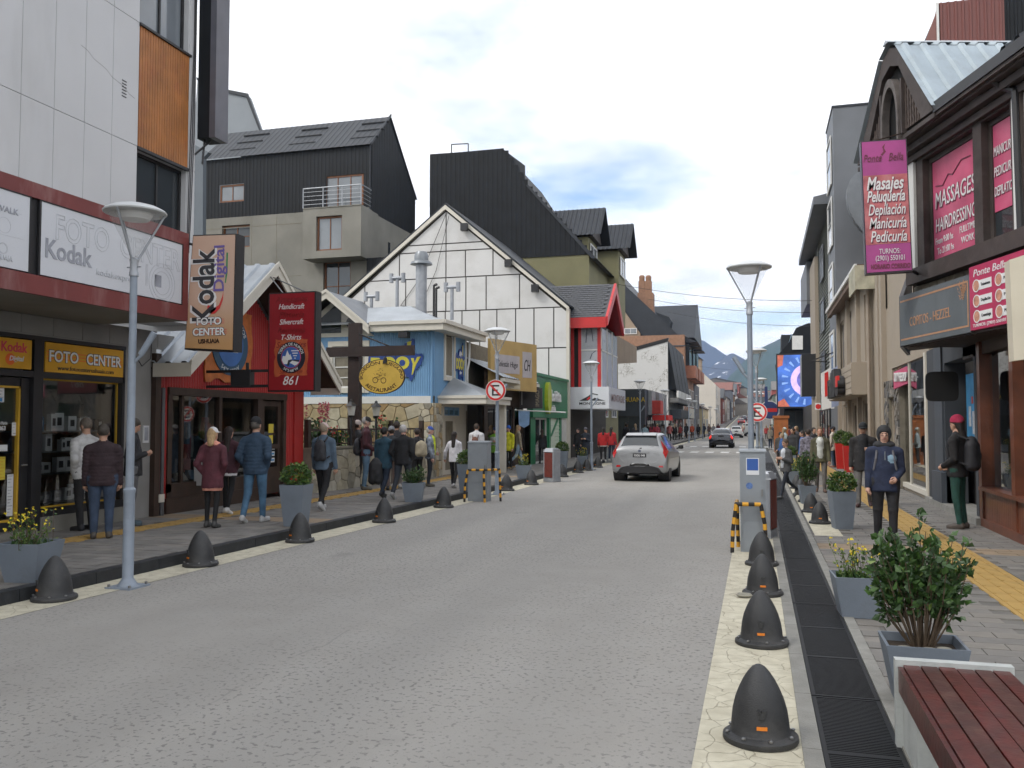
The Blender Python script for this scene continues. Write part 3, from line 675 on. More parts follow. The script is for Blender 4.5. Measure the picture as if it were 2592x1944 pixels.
# bench
e = E("bench", "dark red plank bench on white concrete ends, bottom right corner", "bench", (0, 0, 0))
mRedW = mat("bench_wood", (.070, .009, .006), .38, .45, 9, .15, 30, dirt=(.05, .012, .01), ds=3.5, da=.7, coat=.15)
mRedW2 = mat("bench_wood_worn", (.052, .012, .008), .42, .4, 7, .15, 30, dirt=(.12, .07, .05), ds=11, da=.55)
bx0, bx1, by1 = .745, 1.27, 5.17
for k in range(6):
    x0 = bx0 + (bx1 - bx0) * k / 6; ob("plank", B().box((x0 + .004, by1 - 2.0 + (k % 2) * .004, .40), (x0 + (bx1 - bx0) / 6 - .004, by1, .445 + (k % 3) * .002)), [mRedW, mRedW2][k % 3 == 1], e)
ob("side_board", B().box((bx0 - .022, by1 - 2.0, .30), (bx0, by1 - .002, .435)), mRedW, e)
mBen = mat("bench_concrete", (.42, .44, .43), .8, .12, 4, .15, 50, dirt=(.22, .24, .25), ds=5, da=.5)
for yy in (by1 - .52, by1 - 1.98): ob("leg", B().box((bx0 - .035, yy + .10, 0), (bx1 + .03, yy + .56, .395)), mBen, e) if yy < by1 - 1 else ob("leg", B().box((bx0 - .035, by1 + .004, 0), (bx1 + .02, by1 + .07, .47)).box((bx0 + .0, by1 - .42, 0), (bx1 - .04, by1 + .002, .395)), mBen, e)
# ------------------------------------------------------------------ shared building bits
mWin = mat("window_dark", (.035, .042, .048), .06, .15, .6, spec=.8)
mWinB = mat("window_bright", (.16, .18, .20), .05, .3, .5, spec=.9)
mShop = glassmat("shop_glass", (.84, .87, .86), .95, .30)
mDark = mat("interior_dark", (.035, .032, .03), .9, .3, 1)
mIntG = mat("interior_grey", (.16, .16, .155), .9, .2, 1)
mWhite = mat("white_paint", (.66, .66, .64), .55, .05, 2, dirt=(.45, .44, .41), ds=2.5, da=.35)
mCreamT = mat("cream_trim", (.60, .57, .50), .55, .05, 3, dirt=(.42, .39, .33), ds=3, da=.35)
mBlackF = mat("black_frame", (.018, .018, .02), .45, .15)
mBrownW = mat("brown_wood", (.042, .024, .016), .6, .3, 4, .15, 30)
mZinc = mat("zinc_sheet", (.40, .43, .46), .42, .10, 1.5, metal=.45, dirt=(.27, .29, .31), ds=1.2, da=.5)
mRedS = mat("red_sheet", (.36, .022, .02), .5, .12, 2, dirt=(.14, .012, .012), ds=1.0, da=.5)
mBlackS = mat("black_sheet", (.0075, .0095, .0125), .6, .25, 1.2, spec=.3)
mBlackR = mat("black_roof_sheet", (.024, .028, .035), .5, .12, 1.2, metal=.2)
mWoodO = mat("orange_boards", (.36, .135, .032), .5, .22, 2.5, dirt=(.30, .07, .025), ds=1.3, da=.6)
mMaroon = mat("maroon_paint", (.17, .036, .034), .55, .12, 2, dirt=(.33, .20, .19), ds=2.2, da=.65, streak=.25)
mPanelW = mat("white_panel", (.56, .565, .58), .6, .035, .8, dirt=(.42, .42, .42), ds=.8, da=.5, streak=.25)
mConcr = mat("raw_concrete", (.215, .208, .182), .85, .14, .7, .25, 40, dirt=(.155, .148, .125), ds=.8, da=.65, streak=.4)
mPlast = mat("grey_plaster", (.25, .245, .235), .85, .10, 2, .2, 120)
def clip(poly, a, b, c):                      # keep the side a*u + b*v <= c
    out = []
    for i, p in enumerate(poly):
        q = poly[(i + 1) % len(poly)]; dp, dq = a * p[0] + b * p[1] - c, a * q[0] + b * q[1] - c
        if dp <= 0: out.append(p)
        if dp * dq < 0: t = dp / (dp - dq); out.append((p[0] + (q[0] - p[0]) * t, p[1] + (q[1] - p[1]) * t))
    return out
def shrink(poly, g):
    cx = sum(p[0] for p in poly) / len(poly); cy = sum(p[1] for p in poly) / len(poly); out = list(poly)
    n = len(poly); area = sum(poly[i][0] * poly[(i + 1) % n][1] - poly[(i + 1) % n][0] * poly[i][1] for i in range(n)); sg = 1 if area > 0 else -1
    for i in range(n):
        p, q = poly[i], poly[(i + 1) % n]; dx, dy = q[0] - p[0], q[1] - p[1]; l = math.hypot(dx, dy)
        if l < 1e-6: continue
        nx, ny = sg * dy / l, -sg * dx / l; out = clip(out, nx, ny, nx * p[0] + ny * p[1] - g)
        if len(out) < 3: return []
    return out
def piece(par, P, poly, m, d0, d1, name="panel", g=.008, bev=.006):
    pl = shrink(poly, g)
    if len(pl) < 3: return None
    ins = shrink(pl, bev) if bev else pl
    b = B(); n = len(pl)
    if len(ins) == n and bev:
        i = 0; b.v += [tuple(P.p(u, v, d0)) for u, v in pl] + [tuple(P.p(u, v, d1 - bev)) for u, v in pl] + [tuple(P.p(u, v, d1)) for u, v in ins]
        b.f = [(k, (k + 1) % n, n + (k + 1) % n, n + k) for k in range(n)] + [(n + k, n + (k + 1) % n, 2 * n + (k + 1) % n, 2 * n + k) for k in range(n)] + [tuple(2 * n + k for k in range(n))]
        b.m = [0] * len(b.f)
    else: b.hexa([P.p(u, v, d0) for u, v in pl], [P.p(u, v, d1) for u, v in pl])
    return ob(name, b, m, par)
def stones(par, P, outline, size, mats, rng, dep=.03, gap=.007, asp=1.0, rag=.02, name="stone"):
    us = [p[0] for p in outline]; vs = [p[1] for p in outline]; pts = []
    v = min(vs) - size / 2
    while v < max(vs) + size:
        u = min(us) - size
        while u < max(us) + size * asp:
            pts.append((u + rng.uniform(-.38, .38) * size * asp, v + rng.uniform(-.38, .38) * size)); u += size * asp
        v += size
    for i, p in enumerate(pts):
        pl = [(p[0] - 2 * size * asp, p[1] - 2 * size), (p[0] + 2 * size * asp, p[1] - 2 * size), (p[0] + 2 * size * asp, p[1] + 2 * size), (p[0] - 2 * size * asp, p[1] + 2 * size)]
        for j, q in enumerate(pts):
            if j == i or abs(q[0] - p[0]) > 3 * size * asp or abs(q[1] - p[1]) > 3 * size: continue
            dx, dy = q[0] - p[0], q[1] - p[1]; pl = clip(pl, dx, dy, dx * (p[0] + q[0]) / 2 + dy * (p[1] + q[1]) / 2)
            if len(pl) < 3: break
        n = len(outline)
        for k in range(n):
            if len(pl) < 3: break
            a, c = outline[k], outline[(k + 1) % n]; dx, dy = c[0] - a[0], c[1] - a[1]; l = math.hypot(dx, dy); pl = clip(pl, dy / l, -dx / l, (dy * a[0] - dx * a[1]) / l)
        if len(pl) >= 3: piece(par, P, pl, rng.choice(mats), -.02, dep + rng.uniform(0, rag), name, gap, .008)
def outl(P, *pxs): return [P.a(*p) for p in pxs]

# ------------------------------------------------------------------ photo shop (white block, left edge)
bd = E("photo_shop_building", "white panelled block with maroon canopy at the left edge", "building", (-10.3, 9, .1))
bd.location = (0, 0, 0)
PU, PG, PC = PL(-9.6), PL(-10.3), PL(-8.6)
holes = [(11.72, 13.0, 8.26, 10.9), (11.72, 13.0, 4.7, 6.2)]
b = B().wall(PU, -6, 13.2, 3.5, 13.5, [(11.72, 12.98, 8.26, 10.9), (11.72, 12.98, 4.7, 6.2)], .25)
b.poly([(-9.6, 13.2, 3.4), (-22, 13.2, 3.4), (-22, 13.2, 13.5), (-9.6, 13.2, 13.5)]); b.poly([(-9.6, -6, 13.5), (-9.6, 13.2, 13.5), (-22, 13.2, 13.5), (-22, -6, 13.5)]); b.poly([(-9.6, -6, 3.5), (-9.6, 13.2, 3.5), (-10.4, 13.2, 3.5), (-10.4, -6, 3.5)])
ob("wall", b, mPanelW, bd)
cols = [6.4, 7.0, 7.6, 8.2, 8.80, 9.39, 9.97, 10.55, 11.12, 11.70]; rows = [3.6, 4.0, 6.235, 8.27, 10.4, 12.6]
for i in range(len(cols) - 1):
    for j in range(len(rows) - 1):
        piece(bd, PU, [(cols[i], rows[j]), (cols[i + 1], rows[j]), (cols[i + 1], rows[j + 1]), (cols[i], rows[j + 1])], mPanelW, -.01, .022, "wall_panel", .0035, .003)
for j in range(len(rows) - 1): piece(bd, PU, [(13.0, rows[j]), (13.195, rows[j]), (13.195, rows[j + 1]), (13.0, rows[j + 1])], mPanelW, -.01, .022, "wall_panel", .0035, .003)
for k in range(20):
    u0 = 11.725 + k * .0635; piece(bd, PU, [(u0, 6.24), (u0 + .0635, 6.24), (u0 + .0635, 8.24), (u0, 8.24)], mWoodO, -.02, .018, "wood_slat", .0035, .004)
ob("flashing", B().pbox(PU, 11.70, 13.02, 8.235, 8.275, -.02, .05), mBlackF, bd); ob("flashing", B().pbox(PU, 11.70, 13.02, 6.19, 6.24, -.02, .04), mBlackF, bd)
window(bd, PU, 11.72, 12.98, 8.28, 10.9, mBlackF, mWinB, 2, 1, .05, .16)
window(bd, PU, 11.72, 12.98, 4.6, 6.19, mBlackF, mWin, 2, 1, .05, .16)
vb = B()
for k in range(6): vb.pbox(PU, 11.32 + k * .0, 11.42, 6.92 + k * .05, 6.935 + k * .05, .02, .028)
ob("vent", vb, mBlackF, bd)
b = B()
for k in range(9): b.poly([PU.p(10.45 + k * .13, 7.36 - k * .042 + .02 * math.sin(k * 2.1), .0235), PU.p(10.58 + k * .13, 7.32 - k * .042 + .02 * math.sin(k * 2.1 + 2.1), .0235), PU.p(10.58 + k * .13, 7.326 - k * .042 + .02 * math.sin(k * 2.1 + 2.1), .0235), PU.p(10.45 + k * .13, 7.368 - k * .042 + .02 * math.sin(k * 2.1), .0235)])
ob("crack", b, mIntG, bd)
b = B()
for k in range(3): b.path([(-9.565 + .01 * k, 13.06 + .035 * k, 13), (-9.56, 13.1 + .02 * k, 8.6), (-9.55, 13.02 + .05 * k, 6.9), (-9.56, 13.0 + .04 * k, 5.5), (-9.56, 12.98 + .03 * k, 4.75)], .008, 5)
ob("cable", b, mBlackF, bd)
# canopy with its light boxes
b = B()
yc = 11.7
b.box((-10.3, -6, 3.36), (-8.66, yc, 3.40)); b.box((-9.6, -6, 4.68), (-8.62, yc, 4.74)); b.box((-8.72, -6, 3.40), (-8.66, yc, 4.68)); b.box((-9.6, yc - .04, 3.40), (-8.72, yc, 4.68))
ob("canopy", b, mConcr, bd)
b = B(); b.pbox(PC, -6, yc, 3.36, 3.60, -.06, 0); b.pbox(PC, -6, yc, 4.56, 4.75, -.06, 0); b.pbox(PC, 11.60, yc, 3.60, 4.56, -.06, 0); b.box((-9.58, yc, 3.37), (-8.6, yc + .03, 4.75))
ob("canopy_border", b, mMaroon, bd)
ob("canopy_back", B().pbox(PC, -6, 11.6, 3.6, 4.56, -.06, -.045), mBlackF, bd)
mLB = mat("lightbox_white", (.60, .62, .66), .35, .03, 1.5, dirt=(.48, .50, .54), ds=1, da=.3)
for a, c, l in ((5.2, 8.62, "faded white light box panel at the far left of the canopy"), (8.80, 11.58, "faded white photo shop light box panel under the red-brown edge")):
    s = E("light_box", l, "sign", (0, 0, 0)); ob("face", B().pbox(PC, a, c, 3.62, 4.545, -.044, -.012), mLB, s)
    ob("edge", B().pbox(PC, a - .03, a, 3.60, 4.55, -.044, -.006).pbox(PC, c, c + .02, 3.60, 4.55, -.044, -.006).pbox(PC, a - .03, c + .02, 4.545, 4.565, -.044, -.004), mBlackF, s)
    Q = PC.off(-.012); mF1 = mat("print_faint", (.49, .505, .54), .5, .1, 9); mF2 = mat("print_grey", (.33, .345, .39), .5, .35, 4)
    if a > 8:
        txt(s, "FOTO", Q, 9.02, 4.12, .46, mF1, al='LEFT', outline=.007, d=.002, bold=.01, w=.95); txt(s, "CENTER", Q, 10.20, 4.12, .46, mF1, al='LEFT', outline=.007, d=.002, bold=.01, w=1.32)
        txt(s, "Kodak", Q, 8.86, 3.86, .34, mF2, al='LEFT', bold=.02, w=.80)
        for k, r_ in enumerate((.30, .24, .18)):
            ob("print", ring(Q, 11.12, 3.87, r_ - .010, r_, .001, .003, 28), mF1, s)
        ob("print", B().pbox(Q, 10.95, 11.10, 3.80, 3.98, .002, .003), mF2, s)
        txt(s, "kodakexpress", Q, 9.75, 3.78, .12, mF1, al='LEFT', w=.8); ob("print", B().pbox(Q, 10.75, 10.80, 3.78, 4.1, .001, .002).pbox(Q, 10.55, 10.58, 3.75, 3.95, .001, .002), mF1, s)
    else:
        txt(s, "AIRWALK", Q, 8.20, 4.28, .10, mF2, bold=.01, w=.5); txt(s, "USHUAIA", Q, 8.22, 3.70, .09, mF1, bold=.01, w=.32); ob("print", ring(Q, 8.24, 3.84, .055, .07, .001, .003, 20), mF1, s)
        ob("print", ring(Q, 8.25, 4.12, .09, .096, .001, .002, 20), mF1, s); ob("print", B().pbox(Q, 7.9, 8.55, 4.0, 4.004, .001, .002).pbox(Q, 7.9, 8.5, 4.3, 4.304, .001, .002), mF1, s)
# ground floor
G = PG
b = B().wall(G, -6, 13.18, .05, 3.4, [(8.5, 12.40, .12, 3.06)], .25); b.poly([(-10.3, 13.18, .05), (-10.3, 13.18, 3.4), (-14, 13.18, 3.4), (-14, 13.18, .05)])
ob("ground_floor_wall", b, mPlast, bd)
for k in range(8): piece(bd, G, [(9.0 + k * .6, 3.08), (9.6 + k * .6, 3.08), (9.6 + k * .6, 3.36), (9.0 + k * .6, 3.36)], mPlast, -.01, .012, "wall_panel", .004, .003)
b = B(); b.pbox(G, 8.5, 12.40, 3.0, 3.06, -.2, .01); b.pbox(G, 8.5, 12.4, 2.44, 2.53, -.2, .0); b.pbox(G, 10.46, 10.64, .12, 3.0, -.2, .005); b.pbox(G, 12.34, 12.4, .45, 3.0, -.2, 0); b.pbox(G, 10.64, 12.4, .36, .48, -.2, .01)
ob("shopfront_frame", b, mBlackF, bd)
ob("plinth", B().pbox(G, 10.64, 12.40, .1, .36, -.2, .03).pbox(G, 8.5, 10.5, .05, .2, -.3, .1), mConcr, bd)
mYF = mat("yellow_frame", (.55, .33, .03), .5, .1)
ob("yellow_bead", B().pbox(G, 10.645, 12.335, 2.415, 2.44, -.13, -.09).pbox(G, 10.645, 12.335, .48, .505, -.13, -.09).pbox(G, 10.645, 10.665, .505, 2.415, -.13, -.09).pbox(G, 12.315, 12.335, .505, 2.415, -.13, -.09), mYF, bd)
w_ = ob("shop_window", B().pquad(G, 10.66, 12.32, .5, 2.42, -.11), mShop, bd)
dr_ = ob("shop_door", B().pbox(G, 8.55, 8.63, .22, 2.42, -.16, -.08).pbox(G, 10.30, 10.45, .22, 2.42, -.16, -.06).pbox(G, 8.63, 10.30, 2.30, 2.42, -.16, -.08).pbox(G, 8.63, 10.30, .22, .34, -.16, -.08), mBlackF, bd)
ob("door_pane", B().pquad(G, 8.63, 10.3, .34, 2.3, -.12), mShop, dr_); ob("door_bead", B().pbox(G, 10.27, 10.30, .34, 2.3, -.13, -.07).pbox(G, 9.0, 10.30, 2.27, 2.30, -.13, -.07).pbox(G, 9.0, 10.3, .34, .37, -.13, -.07), mYF, dr_)
ob("handle", B().tube(G.p(10.36, 1.15, -.05), G.p(10.36, 1.15, .02), .012).tube(G.p(10.36, 1.15, .02), G.p(10.26, 1.15, .02), .011), mBolt, dr_)
Q = G.off(-.115); mPap = mat("paper_white", (.62, .63, .64), .7, .05, 8); mPapY = mat("paper_yellow", (.60, .48, .05), .7, .1, 8); mPapR = mat("sticker_red", (.45, .03, .035), .5, .1); mTxW = mat("print_white", (.7, .7, .7), .5, 0); mTxK = mat("print_black", (.03, .03, .035), .5, 0)
for (u0, u1, v0, v1, m_) in ((9.85, 10.05, 2.06, 2.29, mPap), (9.86, 9.97, 1.70, 1.95, mPap), (9.92, 10.10, .95, 1.28, mPapY), (9.95, 10.13, 1.36, 1.45, mPap), (10.14, 10.25, .42, .86, mPap), (10.14, 10.25, .86, 1.02, mPap), (9.90, 10.02, .50, .66, mPap), (10.2, 10.28, 1.58, 1.77, mPap)):
    q = ob("notice", B().pbox(Q, u0, u1, v0, v1, .004, .006), m_, dr_)
    if v1 - v0 > .15:
        bb = B()
        for k in range(int((v1 - v0) / .045)): bb.pbox(Q, u0 + .015, u1 - .015 - .02 * (k % 3), v1 - .03 - k * .045, v1 - .018 - k * .045, .006, .007)
        ob("notice_print", bb, mF2 if m_ is mPap else mYF, q)
ob("sticker", ring(Q, 9.93, .55, 0, .07, .007, .009, 18), mPapR, dr_); ob("sticker", ring(Q, 9.86, 1.35, 0, .05, .007, .009, 18), mPapR, dr_)
txt(dr_, "San Martin", Q, 10.03, 1.74, .07, mTxW, w=.17, d=.006); txt(dr_, "863", Q, 10.03, 1.66, .085, mTxW, d=.006, bold=.02)
mBlueP = mat("print_blue", (.05, .22, .45), .5, .1)
ob("notice_print", B().pbox(Q, 9.88, 10.02, 2.07, 2.12, .006, .008), mBlueP, dr_)
# transom signs
mKY = mat("sign_yellow", (.62, .32, .018), .5, .10, 2); mKR = mat("kodak_red", (.60, .05, .09), .5, .08); mKO = mat("kodak_orange", (.72, .13, .02), .5, .1)
s = E("transom_sign", "small yellow film sign above the photo shop door", "sign", (0, 0, 0)); Q2 = G.off(.0)
ob("face", B().pbox(Q2, 9.25, 10.40, 2.55, 2.98, -.05, .012), mKY, s); txt(s, "Kodak", Q2, 10.09, 2.79, .20, mKR, w=.46, d=.014, bold=.02)
ob("swoosh", ring(Q2, 10.02, 2.68, 0, .085, .012, .014, 20), mKO, s); txt(s, "Digital", Q2, 10.13, 2.66, .10, mTxW, w=.26, d=.017, sh=.25, bold=.02)
s = E("transom_sign", "wide yellow sign with white letters above the photo shop window", "sign", (0, 0, 0))
ob("face", B().pbox(Q2, 10.66, 12.33, 2.535, 2.985, -.05, .012), mKY, s)
for k in range(3):
    ob("stripe", B().pbox(Q2, 10.68, 12.30, 2.735 + k * .05, 2.748 + k * .05, .012, .014), mKO, s)
txt(s, "FOTO", Q2, 11.02, 2.70, .245, mTxK, w=.60, d=.0150, bold=.045); txt(s, "CENTER", Q2, 11.88, 2.70, .245, mTxK, w=.80, d=.0150, bold=.045)
txt(s, "FOTO", Q2, 11.02, 2.70, .24, mTxW, w=.585, d=.019, bold=.02); txt(s, "CENTER", Q2, 11.88, 2.70, .24, mTxW, w=.785, d=.019, bold=.02); txt(s, "www.fotocenterushuaia.com", Q2, 11.5, 2.575, .10, mTxK, w=1.2, d=.015)
# interior with shelves and boxed goods
b = B(); x0, x1 = -12.6, -10.5
b.poly([(x0, 8.2, .12), (x1, 8.2, .12), (x1, 12.45, .12), (x0, 12.45, .12)]); b.poly([(x0, 8.2, 3.1), (x1, 8.2, 3.1), (x1, 12.45, 3.1), (x0, 12.45, 3.1)]); b.poly([(x0, 8.2, .1), (x0, 12.45, .1), (x0, 12.45, 3.1), (x0, 8.2, 3.1)]); b.poly([(x0, 12.45, .1), (x1 + .1, 12.45, .1), (x1 + .1, 12.45, 3.1), (x0, 12.45, 3.1)]); b.poly([(x0, 8.2, .1), (x1, 8.2, .1), (x1, 8.2, 3.1), (x0, 8.2, 3.1)])
ob("interior", b, mat("interior_pale", (.34, .34, .33), .9, .2, 1), bd)
ob("display_back", B().box((-11.25, 10.75, .5), (-11.20, 12.4, 1.75)), mat("slat_wall", (.17, .10, .05), .7, .2, 3), bd)
for z in (.52, .98, 1.32, 1.64): ob("shelf", B().box((-11.2, 10.7, z - .02), (-10.62, 12.35, z)), mIntG, bd)
rg = random.Random(11); goods = [mat("box_white", (.55, .56, .58), .5, .1), mat("box_black", (.03, .03, .035), .4, .2), mat("box_blue", (.06, .14, .24), .5, .2), mat("box_grey", (.25, .25, .27), .5, .1)]
for z in (.98, 1.32, .52, 1.64):
    u = 10.74; nb_ = 0
    while u < 12.25:
        w, h = rg.uniform(.09, .19), rg.uniform(.15, .29); x = -10.85 + rg.uniform(-.1, .1); m_ = rg.choice(goods[:1] * 3 + goods)
        q = T(ob("product_box", B().box((x, u, z + .001), (x + .09, u + w, z + h)), m_), "%s box, %s from the left on the photo shop's %s window shelf" % (("white", "black", "blue", "grey")[goods.index(m_)], ORD[nb_], {.98: "middle", 1.32: "upper", .52: "bottom", 1.64: "top"}[z]), "box", "boxed goods in the photo shop window")
        ob("print", B().box((x + .09, u + w * .25, z + h * .3), (x + .092, u + w * .75, z + h * .75)), goods[1] if m_ is goods[0] else goods[0], q)
        u += w + rg.uniform(.02, .10); nb_ += 1
# pillar side: downpipe, notice, cables
ob("corner_post", B().pbox(G, 13.06, 13.2, .1, 3.0, .0, .10), mBrownW, bd); ob("downpipe", B().tube(G.p(13.3, .45, .07), G.p(13.3, 2.4, .07), .035, n=10).tube(G.p(13.3, .12, .07), G.p(13.3, .38, .07), .045, n=10, mi=0), mat("pipe_grey", (.09, .09, .095), .5, .1), bd, True)
ob("junction_box", B().pbox(G, 13.18, 13.32, .36, .50, .02, .12), mCreamT, bd)
q = ob("notice_case", B().pbox(G, 12.86, 13.0, 1.42, 1.72, .0, .02), mPap, bd); ob("notice_print", B().pbox(G, 12.88, 12.98, 1.46, 1.69, .021, .023), mF2, q)
ob("cable", B().path([G.p(12.6, 3.3, .03), G.p(12.55, 2.95, .05), G.p(12.75, 2.75, .05), G.p(12.98, 2.9, .04), G.p(13.02, 3.3, .03)], .008, 5), mBlackF, bd)
# dark vertical blade at the upper corner
s = E("blade_sign", "tall black blade sign box seen edge-on on the white block's corner", "sign", (-9.5, 13.3, 6.9)); s.location = (0, 0, 0)
ob("box", B().box((-9.58, 13.25, 6.85), (-9.33, 13.62, 12.6)), mBlackS, s); ob("edge", B().box((-9.33, 13.24, 6.85), (-9.21, 13.63, 12.6)), mat("blade_edge", (.10, .10, .12), .4, .2, 2), s)
ob("bracket", B().tube((-9.5, 13.35, 6.85), (-9.5, 13.3, 6.4), .02).tube((-9.4, 13.4, 6.85), (-9.58, 13.19, 6.55), .02), mBlackF, s)
# vertical film blade sign
s = E("blade_sign", "orange vertical film sign with black sideways letters beside the canopy", "sign", (0, 0, 0)); PK = Pl((0, 11.74, 0), (1, -.0, 0))
def gradmat(name, c0, c1, z0, z1):
    m = bpy.data.materials.new(name); m.use_nodes = True; t = m.node_tree; P = t.nodes["Principled BSDF"]; P.inputs["Roughness"].default_value = .4
    co = t.nodes.new("ShaderNodeTexCoord"); sx = t.nodes.new("ShaderNodeSeparateXYZ"); mr = t.nodes.new("ShaderNodeMapRange"); mx_ = t.nodes.new("ShaderNodeMix"); mx_.data_type = 'RGBA'
    t.links.new(co.outputs["Object"], sx.inputs[0]); t.links.new(sx.outputs[2], mr.inputs[0]); mr.inputs[1].default_value = z0; mr.inputs[2].default_value = z1; t.links.new(mr.outputs[0], mx_.inputs["Factor"])
    mx_.inputs["A"].default_value = c0 + (1,); mx_.inputs["B"].default_value = c1 + (1,); t.links.new(mx_.outputs["Result"], P.inputs["Base Color"]); return m
ob("box", B().hexa([(-8.67, 11.76, 2.92), (-7.79, 11.76, 2.87), (-7.79, 12.0, 2.87), (-8.67, 12.0, 2.92)], [(-8.55, 11.76, 4.735), (-7.77, 11.76, 4.715), (-7.77, 12.0, 4.715), (-8.55, 12.0, 4.735)]), mBlackF, s)
ob("face", B().pris([PK.p(-8.655, 2.945, -.02), PK.p(-7.805, 2.895, -.02), PK.p(-7.785, 4.695, -.02), PK.p(-8.535, 4.715, -.02)], (0, -.012, 0)), gradmat("film_print", (.47, .27, .12), (.54, .37, .28), 3.0, 3.7), s)
QK = PK.off(-.006)
mVio = mat("print_violet", (.14, .10, .33), .5, 0); mBrn = mat("print_darkbrown", (.045, .018, .01), .5, 0)
txt(s, "Kodak", QK, -8.13, 3.93, .60, mTxW, w=1.20, rot=R(90), d=.001, bold=.05, ex=.001); txt(s, "Kodak", QK, -8.15, 3.93, .54, mTxK, w=1.14, rot=R(90), d=.005, bold=.02)
for o_ in s.children:
    pass
txt(s, "Digital", QK, -7.97, 4.18, .26, mVio, w=.72, rot=R(90), d=.003, bold=.015)
ob("swoosh", B().poly([QK.p(u, v, .002) for u, v in ((-8.25, 3.62), (-8.16, 3.55), (-8.05, 3.60), (-7.99, 3.74), (-7.97, 3.83), (-7.98, 3.68), (-8.03, 3.55), (-8.12, 3.47), (-8.21, 3.47), (-8.26, 3.53))]), mat("print_red", (.55, .03, .03), .5, 0), s)
ob("swoosh", B().poly([QK.p(u, v, .002) for u, v in ((-7.95, 3.95), (-7.935, 4.1), (-7.93, 4.42), (-7.90, 4.42), (-7.905, 4.1), (-7.93, 3.94))]), mat("print_green", (.05, .25, .10), .5, .1), s)
mW_ = mTxW
for k in range(3): ob("stripe", B().pbox(QK, -8.48, -7.95, 3.315 + k * .03, 3.323 + k * .03, .001, .002).pbox(QK, -8.52, -7.90, 3.155 + k * .03, 3.163 + k * .03, .001, .002), mKR, s)
for body, vv, wd in (("FOTO", 3.30, .44), ("CENTER", 3.135, .58)):
    txt(s, body, QK, -8.22, vv, .165, mTxK, w=wd + .02, d=.003, bold=.05); txt(s, body, QK, -8.22, vv, .16, mTxW, w=wd, d=.006, bold=.025)
txt(s, "USHUAIA", QK, -8.22, 3.01, .095, mBrn, w=.38, d=.003, bold=.03)
ob("bracket", B().tube((-8.6, 11.85, 4.6), (-9.6, 11.85, 4.9), .02), mBlackF, s)

# ------------------------------------------------------------------ red chalet shop
bd = E("red_chalet_shop", "red corrugated chalet shop with white barge boards and metal roof", "building", (0, 0, 0))
PB = PL(-9.5); A, Lw, Rw = (15.85, 5.03), (13.05, 2.80), (18.70, 2.66); G = PG
w0 = 13.35
gab = [(13.2, .12), (18.35, .12), (18.35, 2.78), (15.85, 4.78), (13.2, 2.7)]
wins = [(13.62, 16.45, .66, 2.28), (16.65, 17.5, .2, 2.28)]
b = B()
def wtop(u): return 4.80 - abs(u - 15.85) * .80
u = 13.2
while u < 18.35:                                         # corrugated front, opening left for window and door
    hole = next((h for h in wins if h[0] - .06 < u + .04 < h[1] + .06), None)
    for z0, z1 in ([(.12, wtop(u + .04))] if not hole else [(hole[3] + .12, wtop(u + .04))] + ([(.12, hole[2] - .3)] if hole[2] > .5 else [])):
        b.corr(G.p(u, z0), (0, .0763, 0), (0, 0, z1 - z0), (1, 0, 0), .0763, .014)
    u += .0763
ob("wall", b, mRedS, bd)
b = B().poly([(-10.4, 13.21, .1), (-17, 13.21, .1), (-17, 13.21, 3.0), (-10.4, 13.21, 3.0)]); b.poly([(-10.31, 18.35, .1), (-17, 18.35, .1), (-17, 18.35, 2.8), (-10.31, 18.35, 2.8)]); ob("side_wall", b, mRedS, bd)
ob("corner_pier", B().pbox(G, 17.95, 18.36, .12, 2.75, -.05, .05), mRedS, bd)
for side, ey, ez in ((0, *Lw), (1, *Rw)):
    b = B(); v = Vector((0, ey - A[0], ez - A[1])); n = Vector((0, -v.z, v.y)) if not side else Vector((0, v.z, -v.y)); n.normalize(); n = n if n.z > 0 else -n
    b.corr((-9.45, A[0], A[1] + .02), (-9, 0, 0), v, n, .33, .035, trap=True); ob("roof", b, mZinc, bd)
    q = B().pris([(-10.3, A[0], A[1] - .05), (-9.5, A[0], A[1] - .05), (-9.5, ey, ez - .05), (-10.3, ey, ez - .05)], (0, 0, -.03)); ob("soffit", q, mBrownW, bd)
    s2 = 1 if side else -1
    q = B(); q.pris([PB.p(A[0], A[1] + .05), PB.p(ey + s2 * .02, ez + .05), PB.p(ey + s2 * .02, ez - .20), PB.p(A[0], A[1] - .22)], (.035, 0, 0)); q.pris([PB.p(A[0], A[1] + .07, .035), PB.p(ey + s2 * .04, ez + .07, .035), PB.p(ey + s2 * .04, ez - .02, .035), PB.p(A[0], A[1] - .03, .035)], (.025, 0, 0)); ob("barge_board", q, mCreamT, bd)
    q = B().box((-10.25, ey - .02, ez - .22), (-9.5, ey + .02, ez + .02)); ob("fascia", q, mCreamT, bd)
b = B().poly([G.p(13.2, 2.72, .02), G.p(13.2, .12, .02), G.p(13.35, .12, .02), G.p(13.35, 2.85, .02)]); ob("corner_board", b, mRedS, bd)
b = B(); b.pbox(G, 13.5, 16.6, 2.28, 2.42, -.1, .05); b.pbox(G, 13.5, 13.62, .5, 2.28, -.1, .03); b.pbox(G, 16.45, 16.65, .2, 2.28, -.1, .03); b.pbox(G, 17.5, 17.62, .12, 2.4, -.1, .03); b.pbox(G, 16.6, 17.62, 2.28, 2.42, -.1, .05); b.pbox(G, 15.1, 15.2, .66, 2.28, -.1, .0); b.pbox(G, 13.95, 14.02, .66, 2.28, -.08, -.02)
ob("shopfront_frame", b, mBrownW, bd)
ob("plinth", B().pbox(G, 13.45, 16.65, .10, .40, -.2, .06).pbox(G, 13.5, 16.6, .40, .66, -.25, .03), mBrownW, bd); ob("shop_window", B().pquad(G, 13.62, 16.45, .66, 2.28, -.06), mShop, bd)
